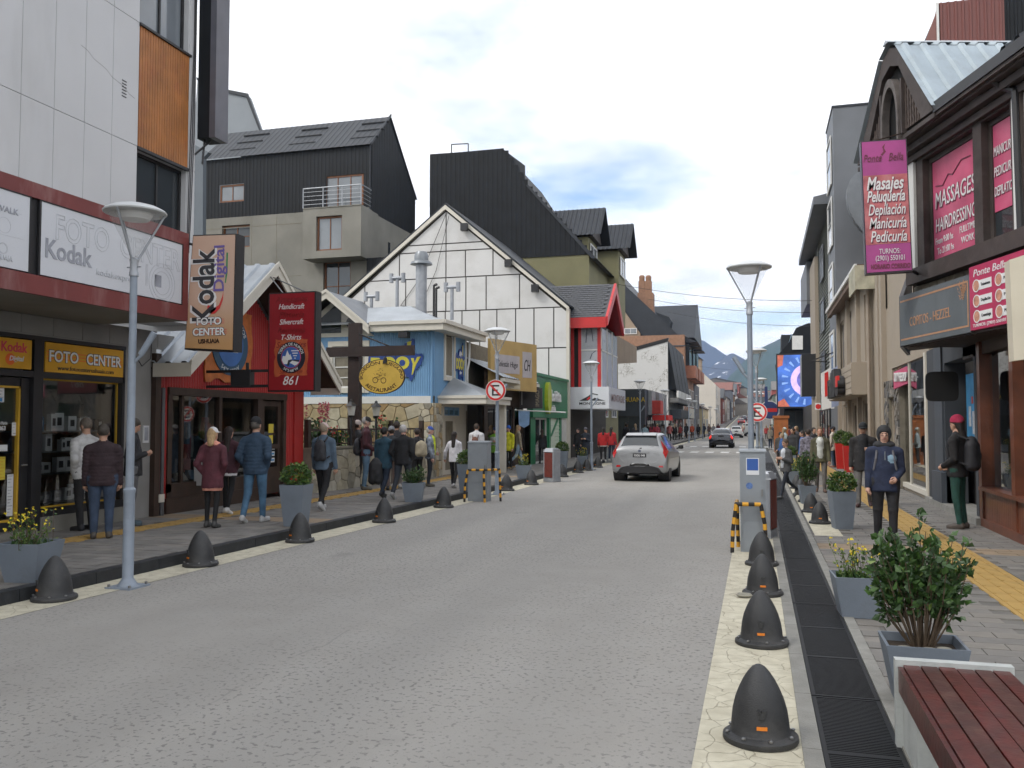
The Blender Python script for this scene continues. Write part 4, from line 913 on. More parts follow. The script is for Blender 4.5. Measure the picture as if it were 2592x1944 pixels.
dr_ = ob("shop_door", B().pbox(G, 16.68, 16.80, .22, 2.26, -.08, -.03).pbox(G, 17.36, 17.48, .22, 2.26, -.08, -.03).pbox(G, 16.8, 17.36, .22, .8, -.08, -.03).pbox(G, 16.8, 17.36, 2.14, 2.26, -.08, -.03).pbox(G, 16.8, 17.36, 1.2, 1.3, -.08, -.03), mBrownW, bd)
ob("door_pane", B().pquad(G, 16.8, 17.36, .8, 2.14, -.06), mShop, dr_)
for v_ in (.90, 1.04, 1.18): q = ob("card_sticker", B().pbox(G, 17.06, 17.26, v_, v_ + .1, -.05, -.045), mPap, dr_); ob("sticker_print", B().pbox(G, 17.08, 17.24, v_ + .03, v_ + .07, -.045, -.043), mBlueP, q)
ob("notice", B().pbox(G, 17.0, 17.2, 1.55, 1.75, -.05, -.045).pbox(G, 17.02, 17.18, 1.32, 1.5, -.05, -.045), mPapY, dr_)
b = B(); x0, x1 = -13, -10.45
for q in ([(x0, 13.4, .3), (x1, 13.4, .3), (x1, 17.6, .3), (x0, 17.6, .3)], [(x0, 13.4, 2.5), (x1, 13.4, 2.5), (x1, 17.6, 2.5), (x0, 17.6, 2.5)], [(x0, 13.4, .3), (x0, 17.6, .3), (x0, 17.6, 2.5), (x0, 13.4, 2.5)], [(x0, 13.4, .3), (x1, 13.4, .3), (x1, 13.4, 2.5), (x0, 13.4, 2.5)], [(x0, 17.6, .3), (x1, 17.6, .3), (x1, 17.6, 2.5), (x0, 17.6, 2.5)]): b.poly(q)
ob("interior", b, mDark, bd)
rg = random.Random(5)
for k in range(12):                                      # garments hanging in the window
    u = 13.75 + k * .22; c = rg.choice(((.05, .08, .12), (.20, .19, .17), (.18, .03, .03), (.09, .07, .05), (.03, .035, .05), (.16, .13, .09)))
    w = rg.uniform(.14, .24); z1 = rg.uniform(1.5, 2.15); h = rg.uniform(.5, .9); x = -10.85 - rg.uniform(0, .5); bb = B()
    for j in range(5):
        t0, t1 = j / 5, (j + 1) / 5; ww = lambda t: w * (.5 + .25 * math.sin(t * 3)) * (1 + .15 * math.sin(7 * t + k))
        bb.hexa([(x, u - ww(t0), z1 - t0 * h), (x, u + ww(t0), z1 - t0 * h), (x - .06, u + ww(t0), z1 - t0 * h), (x - .06, u - ww(t0), z1 - t0 * h)], [(x, u - ww(t1), z1 - t1 * h), (x, u + ww(t1), z1 - t1 * h), (x - .06, u + ww(t1), z1 - t1 * h), (x - .06, u - ww(t1), z1 - t1 * h)])
    T(ob("hanging_garment", bb, mat("garment%d" % k, c, .9, .3, 9)), "garment hanging %s from the left in the red chalet shop's window" % ORD[k], "clothing", "garments in the chalet shop window")
for k, (u, c) in enumerate(((13.85, (.25, .30, .36)), (14.25, (.5, .48, .42)), (14.6, (.10, .18, .28)), (15.4, (.42, .40, .36)), (15.8, (.3, .1, .08)))):
    T(ob("souvenir", B().hexa([(-10.7, u, .67), (-10.55, u, .67), (-10.55, u + .26, .67), (-10.7, u + .26, .67)], [(-10.72, u + .02, .67 + .1 + .04 * (k % 3)), (-10.66, u + .02, .67 + .1 + .04 * (k % 3)), (-10.66, u + .24, .67 + .1 + .04 * (k % 3)), (-10.72, u + .24, .67 + .1 + .04 * (k % 3))]), mat("souv%d" % k, c, .6, .3, 20)), "souvenir propped %s from the left at the foot of the chalet window" % ORD[k], "souvenir", "souvenirs in the chalet window")
mOr = mat("logo_orange", (.50, .15, .04), .5, .25, 6)
s = E("wall_emblem", "round blue emblem on a ragged orange patch on the red gable", "sign", (0, 0, 0)); GE = G.off(.05); cu_, cv_ = 15.35, 3.35
rg2 = random.Random(2); pts = []
for k in range(40):
    t = k / 40 * 4; sd_ = int(t); f = (t - sd_) * 2 - 1; r0 = .78 + rg2.uniform(-.05, .05); pts.append({0: (f * .78, -r0), 1: (r0, f * .78), 2: (-f * .78, r0), 3: (-r0, -f * .78)}[sd_])
ob("patch", B().hexa([GE.p(cu_ + a, cv_ + c * .95, -.03) for a, c in pts], [GE.p(cu_ + a, cv_ + c * .95, 0) for a, c in pts]), mOr, s)
mNavy = mat("logo_navy", (.035, .09, .16), .5, .1); mLBl = mat("logo_blue", (.06, .16, .42), .5, .15)
ob("disc", ring(GE, cu_, cv_, 0, .62, 0, .02), mNavy, s); ob("field", ring(GE, cu_, cv_, 0, .44, .02, .026), mLBl, s)
ob("peak", B().poly([GE.p(cu_ + a, cv_ + c, .028) for a, c in ((-.4, -.15), (-.28, .05), (-.2, .0), (-.05, .3), (.05, .1), (.1, .14), (.25, -.15))]), mTxW, s)
txt(s, "TIERRA DE HUMOS", GE, cu_, cv_, .13, mTxW, d=.022, w=1.2, arc=(.49, .49, R(90), 1)); txt(s, "54°S-68°W", GE, cu_, cv_, .12, mTxW, d=.022, w=.7, arc=(.57, .57, R(-90), -1))
# red blade sign
s = E("blade_sign", "dark red vertical craft shop sign with white script words", "sign", (0, 0, 0)); PK = Pl((0, 14.0, 0), (1, 0, 0))
ob("box", B().box((-8.555, 14.01, 2.335), (-7.60, 14.22, 4.14)), mBlackF, s); ob("face", B().pbox(PK, -8.53, -7.63, 2.36, 4.115, -.01, 0), mat("blade_red", (.27, .012, .018), .35, .10, 2), s)
ob("bracket", B().box((-9.9, 14.08, 2.42), (-8.55, 14.13, 2.47)).box((-9.9, 14.08, 2.70), (-8.55, 14.13, 2.75)).tube((-8.3, 14.1, 4.12), (-9.5, 15.6, 4.75), .012).tube((-7.8, 14.1, 4.12), (-9.5, 15.7, 4.75), .012), mBlackF, s)
ob("floodlight", B().box((-9.35, 14.04, 2.42), (-8.95, 14.20, 2.75)).tube((-9.05, 14.12, 2.75), (-9.05, 14.12, 2.88), .03), mBlackF, s)
mFR = mat("print_faded_red", (.19, .010, .012), .5, 0); c0 = -8.08
for body, v_, h_, m_, wd in (("Artesanías", 3.96, .15, mFR, .66), ("Handicraft", 3.83, .14, mTxW, .52), ("Platería", 3.68, .15, mFR, .5), ("Silvercraft", 3.55, .14, mTxW, .48), ("Remeras", 3.40, .15, mFR, .56), ("T-Shirts", 3.27, .14, mTxW, .40), ("Souvenirs", 3.13, .15, mFR, .6), ("San Martín", 2.66, .11, mFR, .46), ("861", 2.455, .23, mTxW, .31)):
    txt(s, body, PK, c0, v_, h_, m_, w=wd, d=.003, sh=.28)
pts2 = [(a * .42, c * .44) for a, c in pts]; ob("patch", B().poly([PK.p(c0 + a, 2.955 + c * .97 - .0, .002) for a, c in pts2]), mat("logo_orange2", (.42, .09, .03), .5, .2, 8), s)
ob("disc", ring(PK, c0, 2.95, 0, .285, .003, .006), mat("logo_black", (.012, .014, .025), .5, 0), s); ob("disc", ring(PK, c0, 2.95, 0, .20, .006, .010), mKR, s); ob("field", ring(PK, c0, 2.95, 0, .19, .010, .012), mat("logo_blue2", (.04, .12, .40), .5, .15), s)
ob("peak", B().poly([PK.p(c0 + a, 2.95 + c, .014) for a, c in ((-.18, -.05), (-.16, .03), (-.11, .02), (-.07, .13), (-.03, .04), (-.01, .06), (.03, -.03), (-.05, -.05), (-.07, -.12), (-.14, -.12))]), mTxW, s); ob("peak", B().poly([PK.p(c0 + a, 2.95 + c, .014) for a, c in ((-.02, -.10), (.03, -.06), (.17, -.09), (.13, -.13), (.08, -.15), (.03, -.12))]), mTxW, s)
ob("coast", B().poly([PK.p(c0 + a, 2.95 + c, .013) for a, c in ((-.09, -.05), (.18, -.045), (.16, -.08), (-.02, -.085), (-.03, -.14), (-.06, -.16))]), mTxK, s)
for k in range(4): ob("cloud", B().pbox(PK, c0 + .01 + .04 * k * .5, c0 + .16 - .02 * k, 3.06 - k * .045, 3.078 - k * .045, .012, .014), mTxW, s)
txt(s, "TIERRA DE HUMOS", PK, c0, 2.95, .075, mTxW, d=.008, w=.56, arc=(.215, .215, R(90), 1)); txt(s, "54°S-68°W", PK, c0, 2.95, .07, mTxW, d=.008, w=.34, arc=(.262, .262, R(-90), -1))
# ------------------------------------------------------------------ terrace, restaurant sign, blue house
mBlue = mat("blue_sheet", (.15, .305, .50), .5, .06, 1.5, dirt=(.16, .30, .48), ds=1.2, da=.4)
mBlueF = mat("blue_board", (.155, .31, .50), .55, .06, 1.5)
SN = [mat("stone%d" % k, c, .85, .22, 5, .4, 25) for k, c in enumerate(((.36, .29, .17), (.30, .20, .09), (.40, .36, .27), (.26, .24, .19), (.33, .25, .14), (.42, .39, .32)))]
mMort = mat("mortar", (.20, .18, .14), .95, .15, 6)
rg = random.Random(21)
tw = E("terrace_wall", "low stone wall with iron railing in front of the blue house", "wall", (0, 0, 0))
PT = Pl((-10.05, 18.4, 0), (.45, 6.3, 0)); lt = 6.3
b = B().pbox(PT, 0, lt, .05, 1.14, -.3, 0); ob("core", b, mMort, tw)
stones(tw, PT, [(0, .1), (lt, .1), (lt, 1.12), (0, 1.12)], .30, SN[2:4] + SN[5:] + SN[2:3], rg, .012, .009)
ob("coping", B().pbox(PT, -.02, lt, 1.14, 1.19, -.32, .03), mMort, tw)
mIronB = mat("railing_brown", (.035, .022, .016), .5, .2)
for k in range(34): ob("railing_bar", B().tube(PT.p(.1 + k * .185, 1.19, -.15), PT.p(.1 + k * .185, 1.60, -.15), .009, n=5), mIronB, tw)
ob("railing_rail", B().pbox(PT, 0, lt, 1.58, 1.63, -.18, -.12).pbox(PT, 0, lt, 1.24, 1.27, -.165, -.135), mIronB, tw)
for u in (.05, 2.1, 4.2, 6.2): ob("railing_post", B().pbox(PT, u - .06, u + .06, 1.19, 1.85, -.21, -.09), mIronB, tw)
St(ob("terrace_ground", B().poly([(-10.3, 18.4, 1.1), (-9.8, 25.3, 1.1), (-16, 25.3, 1.1), (-16, 18.4, 1.1)]), mat("lawn", (.05, .085, .02), .95, .3, 6)))
def shrub(x, y, z, h, w, label, flower=None, seed=0, tall=False):
    e = E("shrub", label, "plant", (x, y, z)); rng = random.Random(seed); lb, tb, fb = B(), B(), B(); pts = []
    for k in range(14):
        a = rng.uniform(0, 6.28); r_ = w * rng.random() ** .6; tip = Vector((r_ * math.cos(a), r_ * math.sin(a), h * rng.uniform(.5, 1)))
        tb.tube((tip.x * .2, tip.y * .2, 0), tip, .008, .004, 4)
        for q in range(26): pts.append((Vector((tip.x * .2, tip.y * .2, 0)).lerp(tip, rng.uniform(.2, 1.05)) + Vector((rng.gauss(0, w * .14), rng.gauss(0, w * .14), rng.gauss(0, .05))), (0, 0, .3)))
        if flower and k < 6:
            for q in range(40 if tall else 14):
                c = tip + (Vector((rng.gauss(0, .02), rng.gauss(0, .02), rng.uniform(0, .45) + .1)) if tall else Vector((rng.gauss(0, .04), rng.gauss(0, .04), rng.gauss(.05, .03))))
                leaves(fb, [(c, (0, 0, .1))], .05, rng, 0, None, .5)
    leaves(lb, pts, .10, rng, 0, 1); ob("stems", tb, mTwig, e); q = ob("foliage", lb, [mLf, mLf2], e); q["kind"] = "stuff"
    if fb.f: q = ob("blossom", fb, flower, e); q["kind"] = "stuff"
mLup = mat("lupin_pink", (.45, .10, .13), .7, .2)
shrub(-10.45, 19.3, 1.1, .75, .35, "flowering shrub with tall pink spikes behind the terrace railing", mLup, 1, True)
shrub(-10.5, 20.3, 1.1, .55, .4, "red-flowered bush beside the terrace lantern", mFlr, 2)
shrub(-10.6, 22.3, 1.1, .5, .4, "low green bush right of the restaurant signpost", None, 3)
shrub(-10.5, 23.9, 1.1, .85, .45, "dark bush with a red bloom before the stone wall", mFlr, 4)
shrub(-11.2, 23.0, 1.1, .4, .5, "small light green bush under the stone wall", mFl, 5)
def lantern(x, y, label):
    e = E("terrace_lantern", label, "lantern", (x, y, 1.19)); ob("post", B().tube((0, 0, 0), (0, 0, .72), .035, n=8).lathe([(.03, .72), (.10, .76), (.10, .78)], n=6), mBlackF, e)
    ob("glass", B().lathe([(.085, .78), (.125, 1.02)], n=6), mat("lantern_glass", (.5, .5, .46), .2, .1), e); ob("cap", B().lathe([(.16, 1.02), (.13, 1.06), (.04, 1.14), (.05, 1.16), (0, 1.2)], n=6), mBlackF, e)
lantern(-10.0, 20.35, "black lantern left of the restaurant signpost"); lantern(-9.95, 21.75, "black lantern right of the restaurant signpost")
ob("x", B(), mDark) if 0 else None
T(ob("menu_board", B().box((-10.05, 22.4, 1.2), (-9.95, 23.3, 1.75)).box((-10.08, 22.35, 1.75), (-9.92, 23.35, 1.83)), mat("board_olive", (.22, .22, .10), .6, .2, 4)), "olive menu board on the terrace railing behind the queue", "board")
s = E("restaurant_signpost", "dark timber cross post holding the oval yellow restaurant sign", "signpost", (-10.2, 21, 1.1)); s.location = (0, 0, 0)
mTim = mat("dark_timber", (.026, .014, .011), .6, .25, 3, .15, 20)
ob("post", B().box((-10.38, 20.9, 1.1), (-10.06, 21.1, 4.42)), mTim, s); ob("arm", B().box((-10.98, 20.82, 3.52), (-8.48, 20.898, 3.78)), mTim, s)
ob("brace", B().tube((-10.06, 20.88, 4.12), (-9.2, 20.86, 3.78), .022, n=6), mBlackF, s); ob("spotlight", B().lathe([(.05, 0), (.05, .14), (.03, .16)], (-9.28, 20.82, 3.32), 10).tube((-9.28, 20.86, 3.46), (-9.28, 20.86, 3.54), .012), mBlackF, s, True)
for u in (-9.9, -9.0): ob("hanger", B().tube((u, 20.86, 3.2), (u, 20.86, 3.54), .008), mBlackF, s)
s = E("oval_sign", "oval yellow restaurant sign hanging from the timber cross", "sign", (0, 0, 0)); PO = PY(20.84); cu_, cv_ = -9.39, 2.98; rx, ry = .655, .455
ell = [(cu_ + rx * math.cos(a), cv_ + ry * math.sin(a)) for a in [k * 2 * math.pi / 48 for k in range(48)]]
ob("board", B().hexa([PO.p(*q, -.04) for q in ell], [PO.p(*q, 0) for q in ell]), mTim, s); e2 = [(cu_ + (u - cu_) * .965, cv_ + (v - cv_) * .955) for u, v in ell]
ob("face", B().hexa([PO.p(*q, -.01) for q in e2], [PO.p(*q, .005) for q in e2]), mat("oval_yellow", (.60, .40, .07), .5, .14, 3), s)
txt(s, "BODEGÓN FUEGUINO", PO, cu_, cv_, .125, mBrn, w=1.5, d=.006, bold=.012, arc=(.535, .325, R(90), 1)); txt(s, "RESTAURANT", PO, cu_, cv_, .14, mBrn, w=.92, d=.006, bold=.012, arc=(.545, .40, R(-90), -1))
eb = B(); rr = random.Random(9)
for k in range(70):
    a, t = rr.uniform(0, 6.28), rr.random() ** .6; u, v = cu_ - .06 + .19 * t * math.cos(a), cv_ + .0 + .17 * t * math.sin(a) + .02; l, q = rr.uniform(.02, .06), rr.uniform(0, 3.1)
    eb.poly([PO.p(u, v, .006), PO.p(u + l * math.cos(q), v + l * math.sin(q), .006), PO.p(u + l * math.cos(q) + .012, v + l * math.sin(q) - .012, .006)])
for c in ((-.17, -.09), (.06, -.10)):
    for a in range(16): eb.poly([PO.p(cu_ + c[0] + r_ * math.cos(t), cv_ + c[1] + r_ * math.sin(t), .0065) for r_, t in ((.062, a * .3927), (.08, a * .3927), (.08, a * .3927 + .4), (.062, a * .3927 + .4))])
ob("engraving", eb, mBrn, s)

bd = E("blue_house", "sky blue corrugated house with white trim over a stone base", "house", (0, 0, 0)); F, D = PY(25.4), PL(-9.65)
xr, xl_, ye = -9.65, -14.6, 28.45
ob("wall_core", B().box((xl_, 25.43, .1), (xr - .03, 34, 4.6)), mMort, bd)
wn_ = (-13.15, -12.02, 2.9, 4.25)
b = B(); u = xl_
while u < xr - .03:
    for z0, z1 in ([(2.62, 4.85)] if not (wn_[0] - .03 < u + .03 < wn_[1] + .03) else [(2.62, wn_[2]), (wn_[3], 4.85)]): b.corr(F.p(u, z0), (.0763, 0, 0), (0, 0, z1 - z0), (0, -1, 0), .0763, .014)
    u += .0763
ob("corrugated_wall", b, mBlue, bd)
sw = (26.35, 27.15, 3.28, 4.72)
ob("street_wall", B().wall(D, 25.43, ye, 2.2, 4.95, [sw], .12), mBlueF, bd); ob("downpipe", B().tube((-9.72, 25.36, 2.4), (-9.72, 25.36, 4.8), .04, n=8), mBlue, bd, True); ob("downpipe", B().path([D.p(28.5, 4.7, .12), D.p(28.5, 3.9, .1), D.p(28.42, 3.6, .06), D.p(28.42, 2.5, .06)], .04, 8), mWhite, bd, True)
ob("white_band", B().pbox(F, xl_, xr - .1, 2.40, 2.62, 0, .05), mWhite, bd); ob("corner_board", B().pbox(D, ye - .12, ye, 2.2, 4.95, 0, .03), mWhite, bd)
def trim(P, u0, u1, v0, v1, w, d=.04, m=mCreamT): return ob("window_trim", B().pbox(P, u0 - w, u0, v0 - w, v1 + w, 0, d).pbox(P, u1, u1 + w, v0 - w, v1 + w, 0, d).pbox(P, u0, u1, v0 - w, v0, 0, d + .02).pbox(P, u0, u1, v1, v1 + w, 0, d), m, bd)
trim(F, *wn_, .16); window(bd, F, *wn_, mWhite, mWin, 2, 4, .06, .06, .035); trim(D, *sw, .13); window(bd, D, *sw, mWhite, mWin, 1, 1, .05, .08)
rg = random.Random(8)
stones(bd, F, [(xl_, 1.05), (xr - .35, 1.05), (xr - .35, 2.40), (xl_, 2.40)], .42, SN[:3] + SN[4:5] + SN[:1], rg, .03, .010, 1.15)
pr = B().box((-10.05, 25.1, .1), (-9.55, 25.8, 2.35)); ob("pier_core", pr, mMort, bd); stones(bd, PY(25.1), [(-10.05, .1), (-9.55, .1), (-9.55, 2.4), (-10.05, 2.4)], .24, SN[2:], rg, .03, .008); stones(bd, PL(-9.55), [(25.1, .1), (25.8, .1), (25.8, 2.4), (25.1, 2.4)], .24, SN[2:], rg, .03, .008)
# roof: low hip with a cross gable, cream gutters
zE = 4.90; ap = (-13.1, 5.95)
b = B(); b.poly([(xl_ - .3, 25.0, zE), (-9.25, 25.0, zE), (-11.4, 27.4, 5.75), (xl_ - .3, 27.4, 5.75)]); b.poly([(-9.25, 25.0, zE), (-9.25, 29.2, zE), (-11.4, 29.2, 5.75), (-11.4, 27.4, 5.75)]); ob("roof", b, mZinc, bd)
b = B().corr((-11.9, 25.02, zE + .02), (2.6, 0, 0), (-1.9, 2.2, .8), (0, -.3, .95), .076, .012); ob("roof_sheet", b, mZinc, bd)
GF = PY(24.85)
for sx, ex in ((-1, -15.2), (1, -11.62)):
    dz = 4.68
    ob("gable_roof", B().pris([(ap[0], 24.8, ap[1]), (ex, 24.8, dz + .08), (ex, 27.5, dz + .08), (ap[0], 27.5, ap[1])], (0, 0, .03)), mat("roof_dark", (.20, .21, .225), .5, .12, 2, metal=.3), bd)
    q = B().pris([GF.p(ap[0], ap[1] + .06), GF.p(ex, dz + .14), GF.p(ex, dz - .12), GF.p(ap[0], ap[1] - .22)], (0, -.05, 0)); q.pris([GF.p(ap[0], ap[1] + .08, .05), GF.p(ex, dz + .16, .05), GF.p(ex, dz + .05, .05), GF.p(ap[0], ap[1] - .02, .05)], (0, -.03, 0)); ob("barge_board", q, mCreamT, bd)
ob("gable_face", B().pris([F.p(-14.7, 4.55, .01), F.p(-11.7, 4.55, .01), F.p(-13.1, 5.75, .01)], (0, -.02, 0)), mCreamT, bd); ob("gable_window", B().pris([F.p(-14.2, 4.68, .03), F.p(-12.85, 4.68, .03), F.p(-12.85, 5.5, .03), F.p(-13.1, 5.55, .03)], (0, -.01, 0)), mWin, bd); ob("extractor_fan", ring(F, -12.45, 5.0, .0, .2, .03, .08, 20), mat("fan_grey", (.10, .10, .10), .5, .3, 20), bd)
b = B().box((-11.65, 24.93, zE - .26), (-9.2, 25.0, zE + .02)).box((-11.65, 24.88, zE - .06), (-9.16, 24.95, zE + .05)).box((-9.25, 25.0, zE - .26), (-9.18, 29.25, zE + .02)).box((-9.2, 24.9, zE - .06), (-9.10, 29.3, zE + .05)); ob("gutter", b, mCreamT, bd)
ob("soffit", B().poly([(-11.6, 25.0, zE - .25), (-9.25, 25.0, zE - .25), (-9.25, 29.2, zE - .25), (-9.7, 29.2, zE - .25), (-9.7, 25.45, zE - .25), (-11.6, 25.45, zE - .25)]), mCreamT, bd); ob("floodlight", B().box((-10.65, 24.85, 4.42), (-10.35, 25.1, 4.6)), mBlackF, bd)
# porch
ob("porch_roof", B().corr((-9.6, 25.75, 3.25), (0, 0, 0.001), (1, 0, 0), (1, 0, 0), .1, .0).poly([(-9.64, 27.0, 3.30), (-8.1, 25.75, 2.62), (-9.64, 25.75, 2.62)]).poly([(-9.64, 27.0, 3.30), (-8.1, 28.4, 2.62), (-8.1, 25.75, 2.62)]).poly([(-9.64, 27.0, 3.30), (-9.64, 28.4, 2.62), (-8.1, 28.4, 2.62)]), mZinc, bd)
b = B().box((-9.64, 25.70, 2.38), (-8.06, 25.76, 2.62)).box((-8.1, 25.76, 2.38), (-8.04, 28.4, 2.62)).box((-9.64, 25.66, 2.55), (-8.0, 25.70, 2.64)).box((-8.04, 25.66, 2.55), (-7.99, 28.4, 2.64)); b.poly([(-9.64, 25.76, 2.40), (-8.1, 25.76, 2.40), (-8.1, 28.4, 2.40), (-9.64, 28.4, 2.40)]); ob("porch_fascia", b, mCreamT, bd)
ob("porch_column", B().box((-8.35, 28.1, .12), (-8.15, 28.3, 2.4)), mCreamT, bd); ob("porch_wall", B().wall(D.off(.02), 25.8, 28.4, .12, 2.4, [(26.3, 27.3, .15, 1.95), (26.25, 27.7, 2.02, 2.3)], .1), mCreamT, bd)
dr_ = window(bd, D.off(.02), 26.3, 27.3, .15, 1.95, mCreamT, mWin, 1, 1, .11, .08, name="door"); window(bd, D.off(.02), 26.25, 27.7, 2.02, 2.3, mBlueF, mat("blue_pane", (.12, .22, .30), .15, .2), 3, 1, .03, .06)
ob("handle", B().tube(D.p(26.42, .9, .02), D.p(26.42, 1.15, .02), .015), mBolt, dr_)
for k, (px, h, tee) in enumerate(((940, .55, 1), (1005, 1.15, 1), (1144, .75, 1), (1066, 1.6, 0), (1098, .9, 2), (1104, .8, 2))):     # flues on the roof
    y = 27.5; d = ray(px, 800); x = d.x / d.y * y; e = E("roof_flue", ["short twin-headed flue left on the blue house roof", "tall tee-headed flue left of the big vent", "tee-headed flue on the blue roof's right end", "thick grey vent pipe with a cap on the blue roof", "thin dark pipe on the blue roof", "thin dark bent pipe on the blue roof"][k], "flue", (x, y, 5.55))
    if tee == 1: ob("pipe", B().tube((0, 0, -.3), (0, 0, h), .06, n=10), mSteel, e, True); ob("tee", B().tube((-.2, 0, h + .06), (.2, 0, h + .06), .06, n=10).tube((-.22, 0, h - .1), (-.22, 0, h + .22), .075, n=10).tube((.22, 0, h - .1), (.22, 0, h + .22), .075, n=10), mSteel, e, True)
    elif tee == 0: ob("pipe", B().tube((0, 0, -.3), (0, 0, h), .19, n=16), mSteel, e, True); ob("cap", B().lathe([(.22, h), (.38, h + .03), (.36, h + .1), (.24, h + .16), (.24, h + .34), (.19, h + .46), (0, h + .48)], n=18), mat("cap_grey", (.22, .24, .26), .4, .1, metal=.4), e, True)
    else: ob("pipe", B().tube((0, 0, -.3), (0, 0, h), .04, n=8).tube((0, 0, h), (.12, 0, h + .03), .045, n=8), mBlackF, e, True)
# two blue-and-yellow name boards
mLg = mat("logo_royal", (.025, .065, .26), .45, .08); mLy = mat("logo_yellow", (.58, .52, .06), .45, .06)
def namelogo(P, u, v, s, sk, label):
    e = E("name_board", label, "sign", (0, 0, 0))
    def q(l, d): return [P.p(u + a * s * sk, v + c * s, d) for a, c in l]
    pl = ((-1.15, .42), (-.95, .52), (-.72, .42), (-.5, .40), (-.3, .62), (0, .72), (.28, .66), (.40, .62), (.38, .82), (.55, .86), (.72, 1.02), (.80, .98), (.78, .45), (.95, .40), (1.12, .42), (1.18, .30), (1.08, -.02), (.82, -.28), (.76, -.52), (.66, -.68), (.55, -.50), (.2, -.46), (-.1, -.75), (-.3, -.55), (-.35, -.20), (-1.2, -.28))
    ob("plate", B().hexa(q(pl, .02), q(pl, .05)), mLg, e)
    for nm, l, m_ in (("eye", ((-.32, .42), (-.2, .56), (0, .62), (.06, .60), (.08, .36), (-.02, .44), (-.15, .40)), mTxW), ("eye", ((.12, .36), (.18, .58), (.3, .58), (.45, .48), (.3, .46), (.2, .46)), mTxW), ("letter", ((.50, .88), (.68, .92), (.60, .42), (.50, .42)), mLy), ("letter", ((.92, .28), (1.08, .30), (.88, -.02), (.74, -.40), (.70, -.42), (.74, .02), (.66, .24), (.78, .24), (.82, .06)), mLy), ("mouth", ((-.2, -.32), (-.05, -.24), (.1, -.30), (.35, -.26), (.2, -.38), (0, -.36), (-.1, -.42)), mTxW), ("letter", ((-1.05, .30), (-.7, .28), (-.52, .10), (-.62, -.12), (-.8, -.18), (-1.08, -.18)), mLy)):
        ob(nm, B().hexa(q(l, .05), q(l, .058)), m_, e)
    for c in (-.28, .30): l = [(c + .30 * math.cos(a), .06 + .26 * math.sin(a)) for a in [k * .4488 for k in range(14)]]; ob("letter", B().hexa(q(l, .05), q(l, .058)), mLy, e); l2 = [(c + .13 * math.cos(a), .06 + .13 * math.sin(a)) for a in [k * .6283 for k in range(10)]]; ob("letter_hole", B().hexa(q(l2, .058), q(l2, .062)), mLg, e)
    l2 = [(-.82 + .09 * math.cos(a), .06 + .12 * math.sin(a)) for a in [k * .6283 for k in range(10)]]; ob("letter_hole", B().hexa(q(l2, .058), q(l2, .062)), mLg, e)
    if sk > .9: txt(e, "Cerros", P, u + .16 * s, v - .54 * s, .14, mTxW, w=.5, d=.054, rot=.15, sh=.2)
    return e
namelogo(F, -10.95, 3.62, .80, 1.0, "large blue and yellow name board on the blue house front"); namelogo(D, 27.72, 3.72, .78, .52, "narrow blue and yellow name board on the blue house street side")
# dark shop between blue house and green shop, with hanging cardboard-coloured sign
bd = E("dark_craft_shop", "low dark timber shop between the blue house and the green shop", "shop", (0, 0, 0)); P = PL(-9.0)
ob("wall", B().wall(P, 28.5, 33.7, .1, 3.7, [(28.9, 30.9, .35, 2.35), (31.2, 32.2, .15, 2.4), (32.4, 33.4, .5, 2.4)], .2), mBrownW, bd); window(bd, P, 28.9, 30.9, .35, 2.35, mBlackF, mShop, 2, 1, .06, .1); window(bd, P, 31.2, 32.2, .15, 2.4, mBlackF, mShop, 1, 1, .1, .1, name="door"); window(bd, P, 32.4, 33.4, .5, 2.4, mBlackF, mShop, 1, 1, .06, .1)
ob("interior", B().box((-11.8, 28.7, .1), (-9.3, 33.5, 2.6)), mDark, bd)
ob("roof", B().corr((-8.3, 28.5, 3.35), (0, 5.0, 0), (-3.2, 0, 1.6), (.45, 0, .89), .3, .03, trap=True), mZinc, bd); ob("barge_board", B().pris([(-8.3, 33.45, 3.3), (-9.7, 33.45, 4.5), (-9.7, 33.45, 4.25), (-8.3, 33.45, 3.1)], (0, .1, 0)), mBrownW, bd); ob("gutter", B().box((-8.42, 28.5, 3.2), (-8.28, 33.5, 3.32)), mCreamT, bd)
s = E("shop_sign", "tan hanging sign with a handwritten café name and initials", "sign", (0, 0, 0)); PS = Pl((-8.85, 28.75, 0), (.30, .954, 0))
ob("board", B().pbox(PS, 0, 3.05, 2.95, 4.72, -.12, 0), mat("sign_tan", (.48, .33, .13), .5, .12, 1.5), s); mLav = mat("sign_lavender", (.45, .42, .44), .5, .08)
ob("panel", B().pbox(PS, .25, 1.85, 3.55, 4.2, 0, .008), mLav, s); ob("panel", B().pbox(PS, 2.05, 2.7, 3.45, 4.4, 0, .008), mLav, s); ob("panel", B().pbox(PS, .1, 1.9, 3.0, 3.2, 0, .008), mat("sign_pale", (.5, .45, .34), .5, .1), s)
txt(s, "Celestin Hugo", PS, 1.05, 3.78, .30, mTxK, w=1.35, d=.012, sh=.3); txt(s, "CH", PS, 2.38, 3.7, .6, mTxK, w=.42, d=.012, sh=.25); txt(s, "San Martin", PS, 1.0, 3.05, .1, mF2, w=.9, d=.012)
s = E("blade_sign", "small slate hanging sign with vertical pale letters before the green shop", "sign", (0, 0, 0)); PS = PY(33.0); ob("board", B().pbox(PS, -8.95, -8.05, 2.35, 3.15, -.08, 0), mat("slate_sign", (.075, .072, .075), .5, .1), s); txt(s, "IMAGO", PS, -8.17, 2.75, .22, mat("sign_gold", (.42, .36, .25), .5, .1), w=.62, rot=R(90), d=.004); ob("frame", B().pbox(PS, -8.88, -8.86, 2.5, 3.05, 0, .01).pbox(PS, -8.86, -8.7, 3.03, 3.05, 0, .01), mTxW, s)
